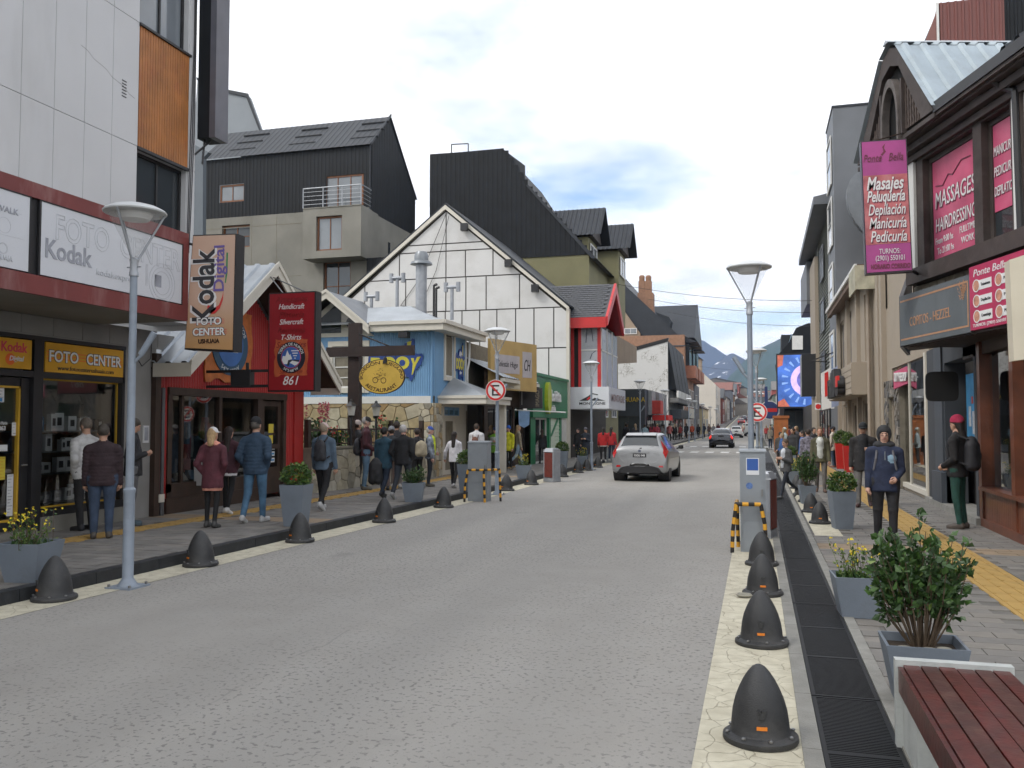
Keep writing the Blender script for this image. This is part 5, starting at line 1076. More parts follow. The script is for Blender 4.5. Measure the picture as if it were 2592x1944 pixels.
s = E("flag", "small light blue and white flag on a slanting white pole", "flag", (0, 0, 0)); ob("pole", B().tube((-8.9, 32.4, 2.28), (-7.2, 33.4, 2.2), .025), mWhite, s); ob("cloth", B().pris([(-8.85, 32.4, 2.25), (-8.45, 32.6, 2.24), (-8.47, 32.6, 1.72), (-8.66, 32.55, 1.6), (-8.83, 32.4, 1.7)], (0, .01, 0)), mat("flag_blue", (.25, .40, .62), .8, .2, 3), s)
# green shop
mGrn = mat("green_paint", (.025, .19, .085), .45, .07, 1.5); bd = E("green_shop", "green fronted shop with a lime leaf sign below the white gable", "shop", (0, 0, 0)); P = PL(-8.7)
ob("fascia", B().pbox(P, 33.7, 40.3, 2.02, 3.72, -.15, .1).pbox(P, 33.6, 40.36, 3.72, 3.84, -.2, .16), mGrn, bd)
ob("wall", B().wall(P, 33.7, 40.45, .1, 2.05, [(34.5, 36.6, .12, 2.0), (37.0, 38.9, .2, 2.0)], .2), mGrn, bd); window(bd, P, 34.5, 36.6, .12, 2.0, mWhite, mShop, 2, 1, .07, .1, name="door"); ob("interior", B().box((-11.5, 33.9, .1), (-9.0, 37.2, 2.3)), mDark, bd)
for k in range(11): ob("clapboard", B().pris([P.p(37.0, .2 + k * .165, .0), P.p(38.9, .2 + k * .165, .0), P.p(38.9, .355 + k * .165, -.02), P.p(37.0, .355 + k * .165, -.02)], (.015, 0, 0)), mat("pale_green_board", (.56, .64, .52), .6, .05), bd)
ob("brace", B().hexa([P.p(37.0, 1.2, .02), P.p(37.25, 1.2, .02), P.p(38.75, 2.0, .02), P.p(38.45, 2.0, .02)], [P.p(37.0, 1.2, .05), P.p(37.25, 1.2, .05), P.p(38.75, 2.0, .05), P.p(38.45, 2.0, .05)]).pbox(P, 36.65, 37.0, .1, 2.0, .0, .06).pbox(P, 38.9, 39.2, .1, 2.02, 0, .06), mGrn, bd)
ob("white_pier", B().pbox(P, 39.2, 40.5, .1, 2.05, -.1, .02), mWhite, bd)
s = E("leaf_sign", "white raised letters with a lime leaf on the green fascia", "sign", (0, 0, 0)); Pf = P.off(.1); lp_ = [(36.0 + .35 * math.cos(a), 2.85 + .68 * math.sin(a)) for a in [k * .3696 for k in range(17)]]
ob("leaf", B().hexa([Pf.p(*q, 0) for q in lp_], [Pf.p(*q, .16) for q in lp_]), mat("lime", (.40, .47, .03), .45, .1), s); txt(s, "Lovitta", Pf, 37.35, 2.75, .66, mTxW, w=1.9, d=.08, ex=.07, bold=.03); txt(s, "tienda", Pf, 36.75, 2.32, .34, mTxW, w=1.0, d=.08, ex=.05, bold=.03)
# big white panelled gable
bd = E("white_gable_building", "tall white panelled gable building behind the blue house", "building", (0, 0, 0)); P = PY(40.5); ap = (-14.8, 12.5); er, el = (-8.66, 7.25), (-20.3, 4.2)
zl_ = ap[1] - (ap[0] - el[0]) * .815
out = [(-20.3, .1), (er[0], .1), er, ap, (-20.3, zl_)]
b = B().hexa([P.p(*q, -.02) for q in out], [P.p(*q, -11) for q in out]); ob("wall", b, mat("joint_dark", (.05, .045, .04), .9, .1), bd)
R_ = [(.1, 3.2, [-23.5, -10.5, -9.6, er[0]]), (3.2, 5.39, [-23.5, -21, -19, -17, -15, -11.4, -10.48, -9.55, er[0]]), (5.39, 7.34, [-23.5, -19.5, -18.2, -17.2, -16.0, -14.83, -13.95, -13.03, -12.15, -11.2, -10.28, -9.3, er[0]]), (7.34, 9.02, [-23.5, -19.2, -16.95, -15.98, -14.8, -13.75, -12.7, -11.0, er[0]]), (9.02, 10.35, [-23.5, -17.3, -15.95, -14.8, -13.78, -12.35, er[0]]), (10.35, 10.73, [-23.5, -14.8, er[0]]), (10.73, 13, [-23.5, -14.8, er[0]])]
mPW2 = mat("white_fibre_panel", (.60, .60, .595), .7, .04, 1, dirt=(.46, .45, .43), ds=.6, da=.6)
for z0, z1, xs in R_:
    for a, c in zip(xs[:-1], xs[1:]):
        if c < -20.2: continue
        a = max(a, -20.3); pl = [(a, z0), (c, z0), (c, z1), (a, z1)]; pl = clip(pl, er[1] - ap[1], -(er[0] - ap[0]), (er[1] - ap[1]) * ap[0] - (er[0] - ap[0]) * ap[1]) if False else pl
        for (p0, p1) in ((ap, er), (ap, (el[0], zl_))):
            m_ = (p1[1] - p0[1]) / (p1[0] - p0[0]); pl = clip(pl, -m_, 1, p0[1] - m_ * p0[0] - .12) if len(pl) > 2 else pl
        if len(pl) > 2: piece(bd, P, pl, mPW2, -.03, .01, "wall_panel", .028, .004)
for p1 in (er, (el[0], zl_)):
    s2 = -.3 if p1 is not er else .12
    ob("barge_board", B().pris([P.p(ap[0], ap[1] + .16, 0), P.p(p1[0] + s2, p1[1] + .08, 0), P.p(p1[0] + s2, p1[1] - .10, 0), P.p(ap[0], ap[1] - .06, 0)], (0, -.15, 0)), mCreamT, bd)
    ob("roof", B().pris([P.p(ap[0], ap[1] + .2, .1), P.p(p1[0] + s2, p1[1] + .12, .1), P.p(p1[0] + s2, p1[1] + .12, -11), P.p(ap[0], ap[1] + .2, -11)], (0, 0, .08)), mBlackR, bd)
ob("edge_post", B().pbox(P, er[0] - .02, er[0] + .12, .1, er[1], -.2, .06), mCreamT, bd)
for px, py in ((1179, 577), (1290, 668), (1357, 731)): u, v = P.a(px, py); ob("floodlight", B().box((u - .15, 40.1, v - .2), (u + .18, 40.35, v + .16)), mBlackF, bd)
ob("cable", B().path([P.p(-14.75, 12.2, .15), P.p(-16.2, 9.0, .06), P.p(-17.2, 7.7, .06), P.p(-16.4, 7.6, .06), P.p(-16.0, 7.9, .06)], .014, 5).path([P.p(-14.6, 12.1, .15), P.p(-15.3, 9.4, .06), P.p(-16.0, 7.9, .06)], .012, 5), mBlackF, bd)
# ------------------------------------------------------------------ mountain-logo outdoor shop
mRedT = mat("red_trim", (.52, .03, .03), .4, .06); mSlate = mat("slate_roof", (.075, .078, .085), .6, .2, 8)
bd = E("outdoor_shop", "shop with red-edged slate roof, glass bay and white sign box", "shop", (0, 0, 0)); xw = -8.75; P = PL(xw)
mMur = mat("mural_snow", (.42, .44, .48), .25, .25, .7, dirt=(.10, .11, .13), ds=1.6, da=.75)
mMur2 = mat("mural_slope", (.50, .52, .56), .25, .12, .5)
ob("wall", B().wall(P, 40.7, 47, .1, 7.2, [(40.9, 46.7, .12, 2.35)], .3).poly([(xw, 47, .1), (-16, 47, .1), (-16, 47, 7.2), (xw, 47, 7.2)]), mat("shop_brick", (.22, .10, .08), .8, .15, 4), bd)
bx, by = -7.2, 41.5; F = PY(by); D = PL(bx)
ob("bay_core", B().box((xw, by + .05, 3.5), (bx - .05, 46.6, 6.6)), mDark, bd)
ob("bay_frame", B().pbox(F, -8.72, -8.52, 3.5, 6.55, -.02, .06).pbox(F, -8.3, -8.16, 3.5, 6.5, -.02, .06).pbox(F, -7.36, bx, 3.5, 6.5, -.02, .06).pbox(F, -8.52, bx, 6.42, 6.6, -.02, .05), mRedT, bd)
ob("bay_pane", B().pbox(F, -8.16, -7.36, 3.5, 5.3, 0, .02), mMur2, bd); ob("bay_pane", B().pbox(F, -8.16, -7.36, 5.36, 6.42, 0, .02), mMur, bd); ob("bay_mullion", B().pbox(F, -8.16, -7.36, 5.3, 5.36, 0, .05), mWhite, bd)
for a, c in ((41.5, 43.1), (43.15, 44.7), (44.75, 46.5)):
    for z0, z1 in ((3.5, 5.3), (5.35, 6.4)): ob("bay_pane", B().pbox(D, a + .04, c - .04, z0, z1, 0, .02), mMur if z0 > 5 else mMur2, bd)
    ob("bay_mullion", B().pbox(D, a, a + .05, 3.5, 6.5, 0, .05).pbox(D, a, c, 5.29, 5.36, 0, .045), mWhite, bd)
for k, (u, v, l, q) in enumerate(((-7.9, 4.6, .5, .5), (-7.75, 4.9, .3, 1.2), (-7.6, 5.2, .4, .6), (-7.95, 5.7, .7, 1.5), (-7.6, 5.75, .6, 1.7))):
    ob("mural_print", B().poly([F.p(u, v, .022), F.p(u + l * math.cos(q), v + l * math.sin(q), .022), F.p(u + l * math.cos(q) + .05, v + l * math.sin(q), .022), F.p(u + .04, v - .02, .022)]), mat("mural_dark", (.07, .08, .12), .4, .2), bd)
rA, zr0, zr1 = (43.6, 8.75), 6.72, 6.35; xf = -6.85
for ey, sg in ((40.9, -1), (46.2, 1)):
    z = 6.75; b = B().pris([(xf, rA[0], rA[1]), (xf, ey, z), (-16, ey, z), (-16, rA[0], rA[1])], (0, 0, .08)); ob("roof", b, mSlate, bd)
    ob("red_fascia", B().pris([(xf + .1, rA[0], rA[1] + .12), (xf + .1, ey, z + .12), (xf + .1, ey, z - .32), (xf + .1, rA[0], rA[1] - .4)], (-.12, 0, 0)), mRedT, bd)
    ob("red_soffit", B().pris([(xf, rA[0], rA[1] - .3), (xf, ey, z - .3), (-8.7, ey, z - .3), (-8.7, rA[0], rA[1] - .3)], (0, 0, .03)), mat("red_dark", (.25, .015, .02), .5, .1), bd)
sl = B()
v = Vector((0, 40.9 - rA[0], 6.75 - rA[1])); n = Vector((0, -.55, .83))
for r_ in range(16):
    for c in range(34):
        x0 = -16 + c * .27 + (r_ % 2) * .13
        if x0 > xf - .35: continue
        o_ = Vector((x0, rA[0], rA[1] + .10)) + v * (r_ / 16); sl.hexa([o_, o_ + Vector((.25, 0, 0)), o_ + Vector((.25, 0, 0)) + v / 15, o_ + v / 15], [o_ + n * .01, o_ + Vector((.25, 0, 0)) + n * .01, o_ + Vector((.25, 0, 0)) + v / 15 + n * .035, o_ + v / 15 + n * .035])
q = ob("slate_course", sl, mSlate, bd); q["kind"] = "stuff"
ob("red_eave", B().box((-8.6, 40.86, 6.35), (xf, 40.98, 6.85)).pris([(-8.6, 40.85, 6.35), (-8.6, 40.85, 6.85), (-9.4, 40.85, 7.5), (-9.4, 40.85, 7.1)], (0, .12, 0)), mRedT, bd)
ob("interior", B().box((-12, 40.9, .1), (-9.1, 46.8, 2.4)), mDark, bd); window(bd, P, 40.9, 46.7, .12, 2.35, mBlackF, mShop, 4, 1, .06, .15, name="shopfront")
s = E("sign_box", "white projecting sign box with a black mountain logo", "sign", (0, 0, 0)); F = PY(41.05); D = PL(-6.72)
ob("box", B().box((xw + .05, 41.06, 2.46), (-6.74, 46.4, 3.52)), mat("signbox_white", (.62, .64, .68), .4, .04, 2), s); ob("front", B().pbox(F, xw + .06, -6.75, 2.49, 3.49, -.01, 0), mat("signbox_front", (.64, .66, .70), .35, .03), s)
def pp(P_, l, u, v, k, d, m_, nm="logo"): return ob(nm, B().hexa([P_.p(u + a * k, v + c * k, d) for a, c in l], [P_.p(u + a * k, v + c * k, d + .01) for a, c in l]), m_, s)
pp(F, ((-.62, 0), (-.2, .22), (.0, .36), (.28, .30), (.28, .26), (.02, .31), (-.1, .2), (-.05, .12), (-.22, .0)), -7.55, 2.86, 1, .0, mTxK); pp(F, ((-.28, .06), (-.14, .19), (-.06, .13), (-.2, .04)), -7.55, 2.86, 1, .012, mRedT); pp(F, ((-.12, 0), (.12, .14), (.30, .08), (.62, 0)), -7.55, 2.86, 1, .0, mTxK)
txt(s, "MONTAGNE", F, -7.55, 2.67, .17, mTxK, w=1.26, d=.004, bold=.02); txt(s, "MONTAGNE", D, 43.7, 2.85, .50, mat("sign_rust", (.30, .20, .20), .5, .3, 3), w=4.2, d=.02, bold=.01)
# ------------------------------------------------------------------ concrete and black apartment block behind
bd = E("concrete_apartment_block", "apartment block of raw concrete with black metal upper floors and gabled roof", "building", (0, 0, 0)); y0, y1 = 38.0, 43.8; xr_, xl_ = -17.8, -27.1; F, D = PY(y0), PL(xr_)
z0, z1, zr_, yr = 12.15, 15.2, 17.35, 40.35; mWf = mat("window_timber", (.17, .065, .025), .5, .2)
hl = [(-26.1, -24.65, 12.95, 13.85), (-20.2, -18.15, 12.25, 13.85)]
b = B(); u = xl_
while u < xr_ - .1:
    h = next((h for h in hl if h[0] < u + .1 < h[1]), None)
    for a, c in ([(z0, z1)] if not h else [(z0, h[2]), (h[3], z1)]):
        if c - a > .05: b.corr(F.p(u, a), (.2, 0, 0), (0, 0, c - a), (0, -1, 0), .2, .014, trap=True)
    u += .2
ob("black_wall", b, mBlackS, bd)
for h in hl: window(bd, F, *h, mWf, mWinB, 2 if h[0] < -22 else 3, 1, .09, .1)
y = y0; b = B()
while y < y1:
    t = min(y + .1, y1); zt = z1 + (zr_ - z1) * (t - y0) / (yr - y0) if t < yr else zr_ - (zr_ - 14.1) * (t - yr) / (y1 - yr); b.corr(D.p(y, 11.9 - .0), (0, .2, 0), (0, 0, zt - 11.9), (1, 0, 0), .2, .014, trap=True); y += .2
ob("black_gable", b, mBlackS, bd)
ob("roof", B().corr((xl_ - .1, y0 - .15, z1), (xr_ - xl_ + .15, 0, 0), (0, yr - y0 + .15, zr_ - z1 + .05), (0, -.65, .75), .3, .015, trap=True).poly([(xl_, yr, zr_), (xr_ + .08, yr, zr_), (xr_ + .08, y1 + .1, 14.0), (xl_, y1 + .1, 14.0)]), mBlackR, bd)
for k in range(9): cx, t = (xl_ + 1.2 + (k % 3) * 3.4 + (k // 3) * .0), .25 + .27 * (k // 3); yy, zz = y0 + (yr - y0) * t, z1 + (zr_ - z1) * t; ob("snow_guard", B().box((cx, yy - .1, zz + .02), (cx + 1.5, yy, zz + .08)), mBlackS, bd)
ob("flashing", B().pris([(xr_ + .02, y0 - .02, z1), (xr_ + .08, y0 - .02, z1), (xr_ + .08, yr, zr_ + .05), (xr_ + .02, yr, zr_ + .05)], (0, 0, .14)).tube((xr_ + .03, y0 - .03, 11.9), (xr_ + .03, y0 - .03, z1), .04), mBlackR, bd)
ch = [(-25.9, -24.3, 10.6, 11.75), (-20.2, -18.75, 7.2, 9.65)]
ob("concrete_wall", B().wall(F, xl_, xr_, .1, z0, ch, .25, d=.05).pquad(D, y0 - .05, y1, .1, 11.95, .04), mConcr, bd)
for h in ch: window(bd, F, *h, mWf, mWin, 2, 2, .09, .15)
jt = B()
for z in (9.0, 11.6): jt.pbox(F, xl_, -21.4, z, z + .03, .05, .056)
for x in (-24.2, -22.8): jt.pbox(F, x, x + .02, 9.0, 12.1, .05, .056)
ob("joint", jt, mMort, bd); ob("window", B().pbox(D, 40.1, 40.35, 9.6, 10.9, .03, .06), mWin, bd)
bx0, bx1, byf = -20.75, -17.72, 36.9; Fb = PY(byf)
ob("bay", B().wall(Fb, bx0, bx1, 9.6, 12.0, [(-20.05, -18.7, 9.95, 11.6)], .3).pquad(PL(bx1), byf, y0 + .8, 9.6, 12.0).poly([(bx0, byf, 9.6), (bx1, byf, 9.6), (bx1, y0 + .8, 9.6), (bx0, y0 - .1, 9.6)]).pbox(Fb, bx0, bx1, 12.0, 12.04, -1.2, .03), mConcr, bd); window(bd, Fb, -20.05, -18.7, 9.95, 11.6, mWf, mWinB, 2, 1, .09, .2)
rl = ob("balcony_railing", B().tube((bx0, byf, 12.98), (bx1, byf, 12.98), .03).tube((bx1, byf, 12.98), (bx1, y0, 12.98), .03), mSteel, bd)
for z in (12.2, 12.4, 12.6, 12.8): ob("rail", B().tube((bx0, byf, z), (bx1, byf, z), .012, n=5).tube((bx1, byf, z), (bx1, y0, z), .012, n=5), mSteel, rl)
for x in (bx0, -19.7, -18.7, bx1): ob("post", B().tube((x, byf, 12.04), (x, byf, 12.98), .025, n=6), mSteel, rl)
ob("flat_annex", B().corr((-17.7, 37.5, 7.0), (3.2, 0, 0), (0, 0, 2.6), (0, -1, 0), .2, .014, trap=True).poly([(-17.7, 37.5, 9.6), (-14.5, 37.5, 9.6), (-14.5, 40, 9.6), (-17.7, 40, 9.6)]), mBlackS, bd)
bd.scale = (1.15,) * 3; bd.location = (0, 0, -.26)
bd = E("grey_clad_building", "pale grey clad building end seen behind the black roof", "building", (0, 0, 0)); F = PY(54); l = outl(F, (470, 620), (500, 200), (543, 226), (628, 243), (665, 345), (665, 620))
ob("wall", B().hexa([F.p(*q) for q in l], [F.p(*q, -.4) for q in l]), mat("pale_cladding", (.22, .245, .27), .5, .06, .5), bd); l = outl(F, (500, 196), (543, 221), (629, 238), (668, 345), (664, 347), (625, 246), (542, 228), (500, 203)); ob("verge", B().hexa([F.p(*q, .0) for q in l], [F.p(*q, .12) for q in l]), mBlackR, bd)
bd = E("slate_side_wall", "narrow slate grey wall between the white block and the black apartments", "building", (0, 0, 0)); F = PY(40); l = outl(F, (484, 610), (490, 365), (528, 385), (514, 400), (513, 610)); ob("wall", B().hexa([F.p(*q) for q in l], [F.p(*q, -.3) for q in l]), mat("slate_wall", (.115, .135, .155), .6, .08, .6), bd)
T(ob("round_tank", B().lathe([(.5, 0), (.5, .9), (.42, 1.05), (0, 1.1)], (-17.2, 33, 5.4), 18), mat("tank_yellow", (.42, .38, .22), .7, .2, 4), None, True), "pale yellow round tank top behind the red sign", "tank")
# ------------------------------------------------------------------ black tower with olive base and dormers
mOlive = mat("olive_render", (.20, .19, .105), .85, .08, .8, .1); bd = E("black_tower_block", "tall black clad block with sloping roof over olive walls and dormers", "building", (0, 0, 0)); F = PY(55); D = PL(-10.3)
top = [(-21.3, 12.7), (-10.3, 12.7), (-14.5, 17.45), (-16.2, 20.1), (-21.3, 20.2)]
ob("black_wall", B().hexa([F.p(*q, -.02) for q in top], [F.p(*q, -11.5) for q in top]), mBlackS, bd); b = B(); u = -21.3
while u < -10.4:
    zt = 20.15 if u < -16.2 else 20.1 - (u + 16.1) * 1.56 if u < -14.5 else 17.45 - (u + 14.4) * 1.13
    b.corr(F.p(u, 12.7), (.33, 0, 0), (0, 0, max(.1, zt - 12.7)), (0, -1, 0), .33, .018, trap=True); u += .33
ob("cladding", b, mBlackS, bd); ob("olive_wall", B().box((-21.3, 55.05, .1), (-10.3, 67, 12.72)), mOlive, bd)
rl = ob("roof_screen", B().pris([(-16.2, 55.1, 20.1), (-14.6, 55.1, 17.6), (-14.6, 55.1, 18.9), (-16.2, 55.1, 20.2)], (0, .1, 0)), mBlackR, bd)
ob("roof_edge", B().pris([(-10.1, 54.9, 12.4), (-14.5, 54.9, 17.5), (-14.3, 54.9, 17.5), (-9.8, 54.9, 12.4)], (0, 12, .0)), mBlackR, bd); ob("roof_rail", B().path([(-19.8, 55.2, 20.2), (-19.8, 55.2, 20.8), (-18.6, 55.2, 20.75), (-18.6, 55.2, 20.2)], .04, 5), mBlackR, bd)
for k, (ya, zt, xa) in enumerate(((57.5, 16.3, -9.6), (64.0, 16.6, -8.6))):
    q = B().corr((-15, ya - 2.0, zt - 2.2), (15 + xa, 0, 0), (0, 2.0, 2.2), (0, -.7, .7), .3, .04, trap=True); q.poly([(xa, ya, zt), (xa, ya + 2, zt - 2.2), (-15, ya + 2, zt - 2.2), (-15, ya, zt)]); d_ = ob("dormer_roof", q, mBlackR, bd)
    ob("dormer_face", B().pris([(xa - .6, ya - 1.7, zt - 2.2), (xa - .6, ya + 1.7, zt - 2.2), (xa - .6, ya, zt - .2)], (-2, 0, 0)), mat("soffit_brown", (.06, .05, .045), .7, .2), d_); ob("dormer_wall", B().box((-14, ya - 1.6, 9), (xa - .9, ya + 1.6, zt - 2.25)), mOlive, d_)
    window(bd, PL(xa - .88), ya - 1.2, ya + 1.2, zt - 4.0, zt - 2.6, mWhite, mWinB, 2, 1, .1, -.02)
for z in (2.2, 5.4, 8.4):
    for k in range(3): window(bd, D, 56.0 + k * 3.8, 58.1 + k * 3.8, z, z + 1.6, mWhite, mWinB, 2, 1, .1, -.03)
# ------------------------------------------------------------------ farther fronts on the left
def block(name, label, x0, x1, y0, y1, h, m, roof=None, rm=None, wins=(), cat="building", side=1, rh=2.5, wm=None, gm=None, prof=None):
    e = E(name, label, cat, (0, 0, 0)); zb = zr((y0 + y1) / 2)
    l = prof or [(x0, zb - .3), (x1, zb - .3), (x1, zb + h), (x0, zb + h)]; F_ = PY(y0); ob("wall", B().hexa([F_.p(*q) for q in l], [F_.p(*q, -(y1 - y0)) for q in l]), m, e)
    if roof == 'y':                            # ridge along the street
        xm = (x0 + x1) / 2; ob("roof", B().pris([(x0 - .3, y0 - .2, zb + h), (xm, y0 - .2, zb + h + rh), (x1 + .3, y0 - .2, zb + h)], (0, y1 - y0 + .4, 0)), rm or mBlackR, e)
    if roof == 'x':
        ym = (y0 + y1) / 2; ob("roof", B().pris([(x0, y0 - .3, zb + h), (x0, ym, zb + h + rh), (x0, y1 + .3, zb + h)], (x1 - x0 + .3 * side, 0, 0)), rm or mBlackR, e)
    if roof == 'f': ob("roof", B().box((x0 - .2, y0 - .2, zb + h), (x1 + .2, y1 + .2, zb + h + .25)), rm or mBlackR, e)
    D_ = PL(x1) if side > 0 else PR(x0)
    for (a, c, z, w) in wins: u0, u1 = (a, c) if side > 0 else (-c, -a); window(e, D_, u0, u1, zb + z, zb + w, wm or mWhite, gm or mWin, max(1, round((c - a) / 1.2)), 1, .08, -.03)
    return e
mTanB = mat("tan_brick", (.27, .15, .095), .85, .15, 3, .2, 40); mTanR = mat("tan_render", (.28, .215, .155), .85, .1, 1)
bx_ = block("tan_building", "tan rendered building with steep dark roof and twin brick chimneys", -22, -9.2, 114, 134, 13.3, mTanR)
F = PY(113.9); ob("roof", B().hexa([F.p(*q) for q in outl(F, (1570, 690), (1585, 725), (1722, 853), (1570, 853))], [F.p(*q, -20) for q in outl(F, (1570, 690), (1585, 725), (1722, 853), (1570, 853))]), mBlackR, bx_)
l = outl(F, (1555, 780), (1572, 775), (1622, 845), (1622, 870), (1555, 870)); ob("gable", B().hexa([F.p(*q, .0) for q in l], [F.p(*q, .8) for q in l]), mTanR, bx_); u0, v0 = F.a(1583, 848); u1, v1 = F.a(1614, 832); window(bx_, F.off(.82), u0, u1, v0, v1, mWhite, mWinB, 2, 1, .08, -.03)
u, v = F.a(1572, 806); ob("medallion", ring(F, u, v, .25, .5, .8, .84, 20), mat("medal_yellow", (.35, .30, .10), .6, .1), bx_)
ch = ob("chimney", B().box((F.a(1608, 740)[0], 116, 14), (F.a(1648, 740)[0], 118, F.a(1640, 742)[1] * 1.02)), mTanB, bx_)
for px in (1618, 1635): u, v = F.a(px, 715); ob("chimney_pot", B().box((u - .42, 116.3, v - 1.8), (u + .42, 117.2, v + .6)).lathe([(.36, v + .6), (.4, v + 1.2), (.25, v + 1.4)], (u, 116.7, 0), 10), mTanB, ch)
l = outl(F, (1655, 785), (1690, 798), (1694, 806), (1690, 830), (1675, 825)); ob("dormer", B().hexa([F.p(*q, -2) for q in l], [F.p(*q, -5) for q in l]), mBlackR, bx_)
o_ = E("oriel_balcony", "tan oriel balcony box jutting out past the red roof", "balcony", (0, 0, 0)); ob("oriel", B().hexa([(-8.7, 55.5, 5.6), (-8.7, 66, 6.4), (-10.6, 66, 6.4), (-10.6, 55.5, 5.6)], [(-8.7, 55.5, 7.5), (-8.7, 66, 7.6), (-10.6, 66, 7.6), (-10.6, 55.5, 7.5)]), mTanR, o_)
mUan = mat("uana_dark", (.04, .048, .06), .5, .1); e = block("dark_corner_shop", "dark grey boutique with yellow letters past the outdoor shop", -14, -8.73, 71, 86, 4.6, mUan, wins=[(72, 77, .3, 2.4), (78, 84, .3, 2.4)], wm=mBlackF, gm=mShop); window(e, PY(71), -11.2, -9.0, .25, 2.4, mBlackF, mWin, 2, 1, .08, -.02)
s = E("shop_lettering", "yellow letters on the dark grey boutique front", "sign", (0, 0, 0)); txt(s, "USHUANA", PY(71), -9.85, 3.55, .55, mat("letter_gold", (.55, .38, .03), .5, .1), w=2.3, d=.05, ex=.03)
for k, (a, c, m_) in enumerate(((73, 76, (.24, .25, .26)), (76.4, 78.6, (.10, .09, .09)), (79, 81.5, (.22, .22, .25)), (82, 85.5, (.30, .30, .31)))):
    T(ob("upright_sign", B().box((-8.7, a, 2.5), (-8.4, c, 4.55)), mat("upsign%d" % k, m_, .5, .15, 2)), ["pale upright sign panel next to the dark boutique", "dark upright sign panel second from the dark boutique", "grey upright sign panel third from the dark boutique", "light upright sign panel fourth from the dark boutique"][k], "sign", "upright panels over the far left shopfronts")
s = E("red_sign", "red shop sign pair above the far left pavement", "sign", (0, 0, 0)); ob("panel", B().box((-8.4, 73.2, 2.6), (-7.7, 75.4, 3.7)), mat("sign_red2", (.42, .04, .03), .5, .15, 3), s); ob("band", B().box((-8.4, 73.5, 2.05), (-7.1, 77.5, 2.5)), mSgR, s)
mPeel = mat("peeling_white", (.60, .60, .585), .85, .05, 1, dirt=(.30, .27, .20), ds=1.6, da=.9)
def peel():
    m = _M["peeling_white"]; t = m.node_tree; N, L = t.nodes.new, t.links.new; P_ = t.nodes["Principled BSDF"]; co = N("ShaderNodeTexCoord").outputs["Object"]
    n = N("ShaderNodeTexNoise"); n.inputs["Scale"].default_value = .75; n.inputs["Detail"].default_value = 3; L(co, n.inputs["Vector"]); w = N("ShaderNodeTexNoise"); w.inputs["Scale"].default_value = 2.4; w.inputs["Detail"].default_value = 6; w.inputs["Distortion"].default_value = 1.5; L(co, w.inputs["Vector"])
    a = N("ShaderNodeMath"); a.operation = 'SUBTRACT'; L(w.outputs[0], a.inputs[0]); a.inputs[1].default_value = .5; ab = N("ShaderNodeMath"); ab.operation = 'ABSOLUTE'; L(a.outputs[0], ab.inputs[0])
    r1 = N("ShaderNodeMapRange"); r1.inputs[1].default_value = .03; r1.inputs[2].default_value = .012; L(ab.outputs[0], r1.inputs[0]); r2 = N("ShaderNodeMapRange"); r2.inputs[1].default_value = .5; r2.inputs[2].default_value = .6; L(n.outputs[0], r2.inputs[0])
    mu = N("ShaderNodeMath"); mu.operation = 'MULTIPLY'; L(r1.outputs[0], mu.inputs[0]); L(r2.outputs[0], mu.inputs[1]); x = N("ShaderNodeMix"); x.data_type = 'RGBA'; L(mu.outputs[0], x.inputs["Factor"]); x.inputs["A"].default_value = (.62, .615, .60, 1); x.inputs["B"].default_value = (.17, .155, .12, 1); L(x.outputs["Result"], P_.inputs["Base Color"])
peel()
F = PY(88); pf = [(-22, .1), (-8.5, .1), (-8.5, 10.0), (-11.7, 9.2), (-22, 6.6)]
e = block("peeling_wall_building", "building with a peeling white side wall and black street front", -22, -8.5, 88, 108, 9, mPeel, prof=pf); ob("verge", B().pris([F.p(-8.5, 10.0, .05), F.p(-22, 6.6, .05), F.p(-22, 6.95, .05), F.p(-8.4, 10.4, .05)], (0, .5, 0)), mBlackF, e)
for k in range(4): ob("black_front", B().pris([(-8.48, 88.3 + k * 4.6, 5.2), (-7.7, 88.3 + k * 4.6, 5.2), (-8.48, 88.3 + k * 4.6, 10.1)], (0, 4.3, 0)), mBlackS, e); ob("white_panel", B().box((-7.68, 88.4 + k * 4.6, 4.4), (-7.5, 92 + k * 4.6, 5.1)), mWhite, e)
ob("canopy", B().box((-8.4, 88.2, 3.9), (-7.5, 107, 4.35)), mIntG, e); ob("canopy", B().box((-8.4, 89, 2.3), (-7.3, 107, 3.2)), mUan, e); ob("awning_sign", B().box((-7.25, 98, 2.4), (-7.1, 106, 3.5)), mCreamT, e)
for k in range(3): window(e, PL(-8.5), 90 + k * 5.5, 93.5 + k * 5.5, .3, 2.3, mBlackF, mShop, 2, 1, .1, -.03)
e = block("brick_apartments", "brown brick apartments with black dormer front and balconies", -22, -8.7, 112, 135, 13.1, mTanB); ob("roof", B().pris([(-15, 117, 13.2), (-15, 125, 18.6), (-15, 134, 13.2)], (7.2, 0, 0)), mBlackR, e); ob("cornice", B().box((-22, 111.9, 11.6), (-8.6, 112, 11.75)), mUan, e)
for k in range(3): ob("balcony", B().box((-8.7, 113 + k * 7, 7.6), (-7.4, 118 + k * 7, 9.2)), mat("balcony_terracotta", (.30, .13, .085), .8, .1), e); ob("bay_window", B().box((-8.69, 113.5 + k * 7, 9.3), (-8.2, 117.5 + k * 7, 12)), mWin, e); ob("awning", B().pris([(-8.7, 113 + k * 7, 13), (-7.2, 113 + k * 7, 12.2), (-8.7, 113 + k * 7, 12.2)], (0, 5, 0)), mBlackR, e)
for z in (.4, 4): 
    for k in range(4): window(e, PL(-8.7), 113.5 + k * 5, 117 + k * 5, z, z + 2.4, mWhite, mWin, 2, 1, .1, -.03)
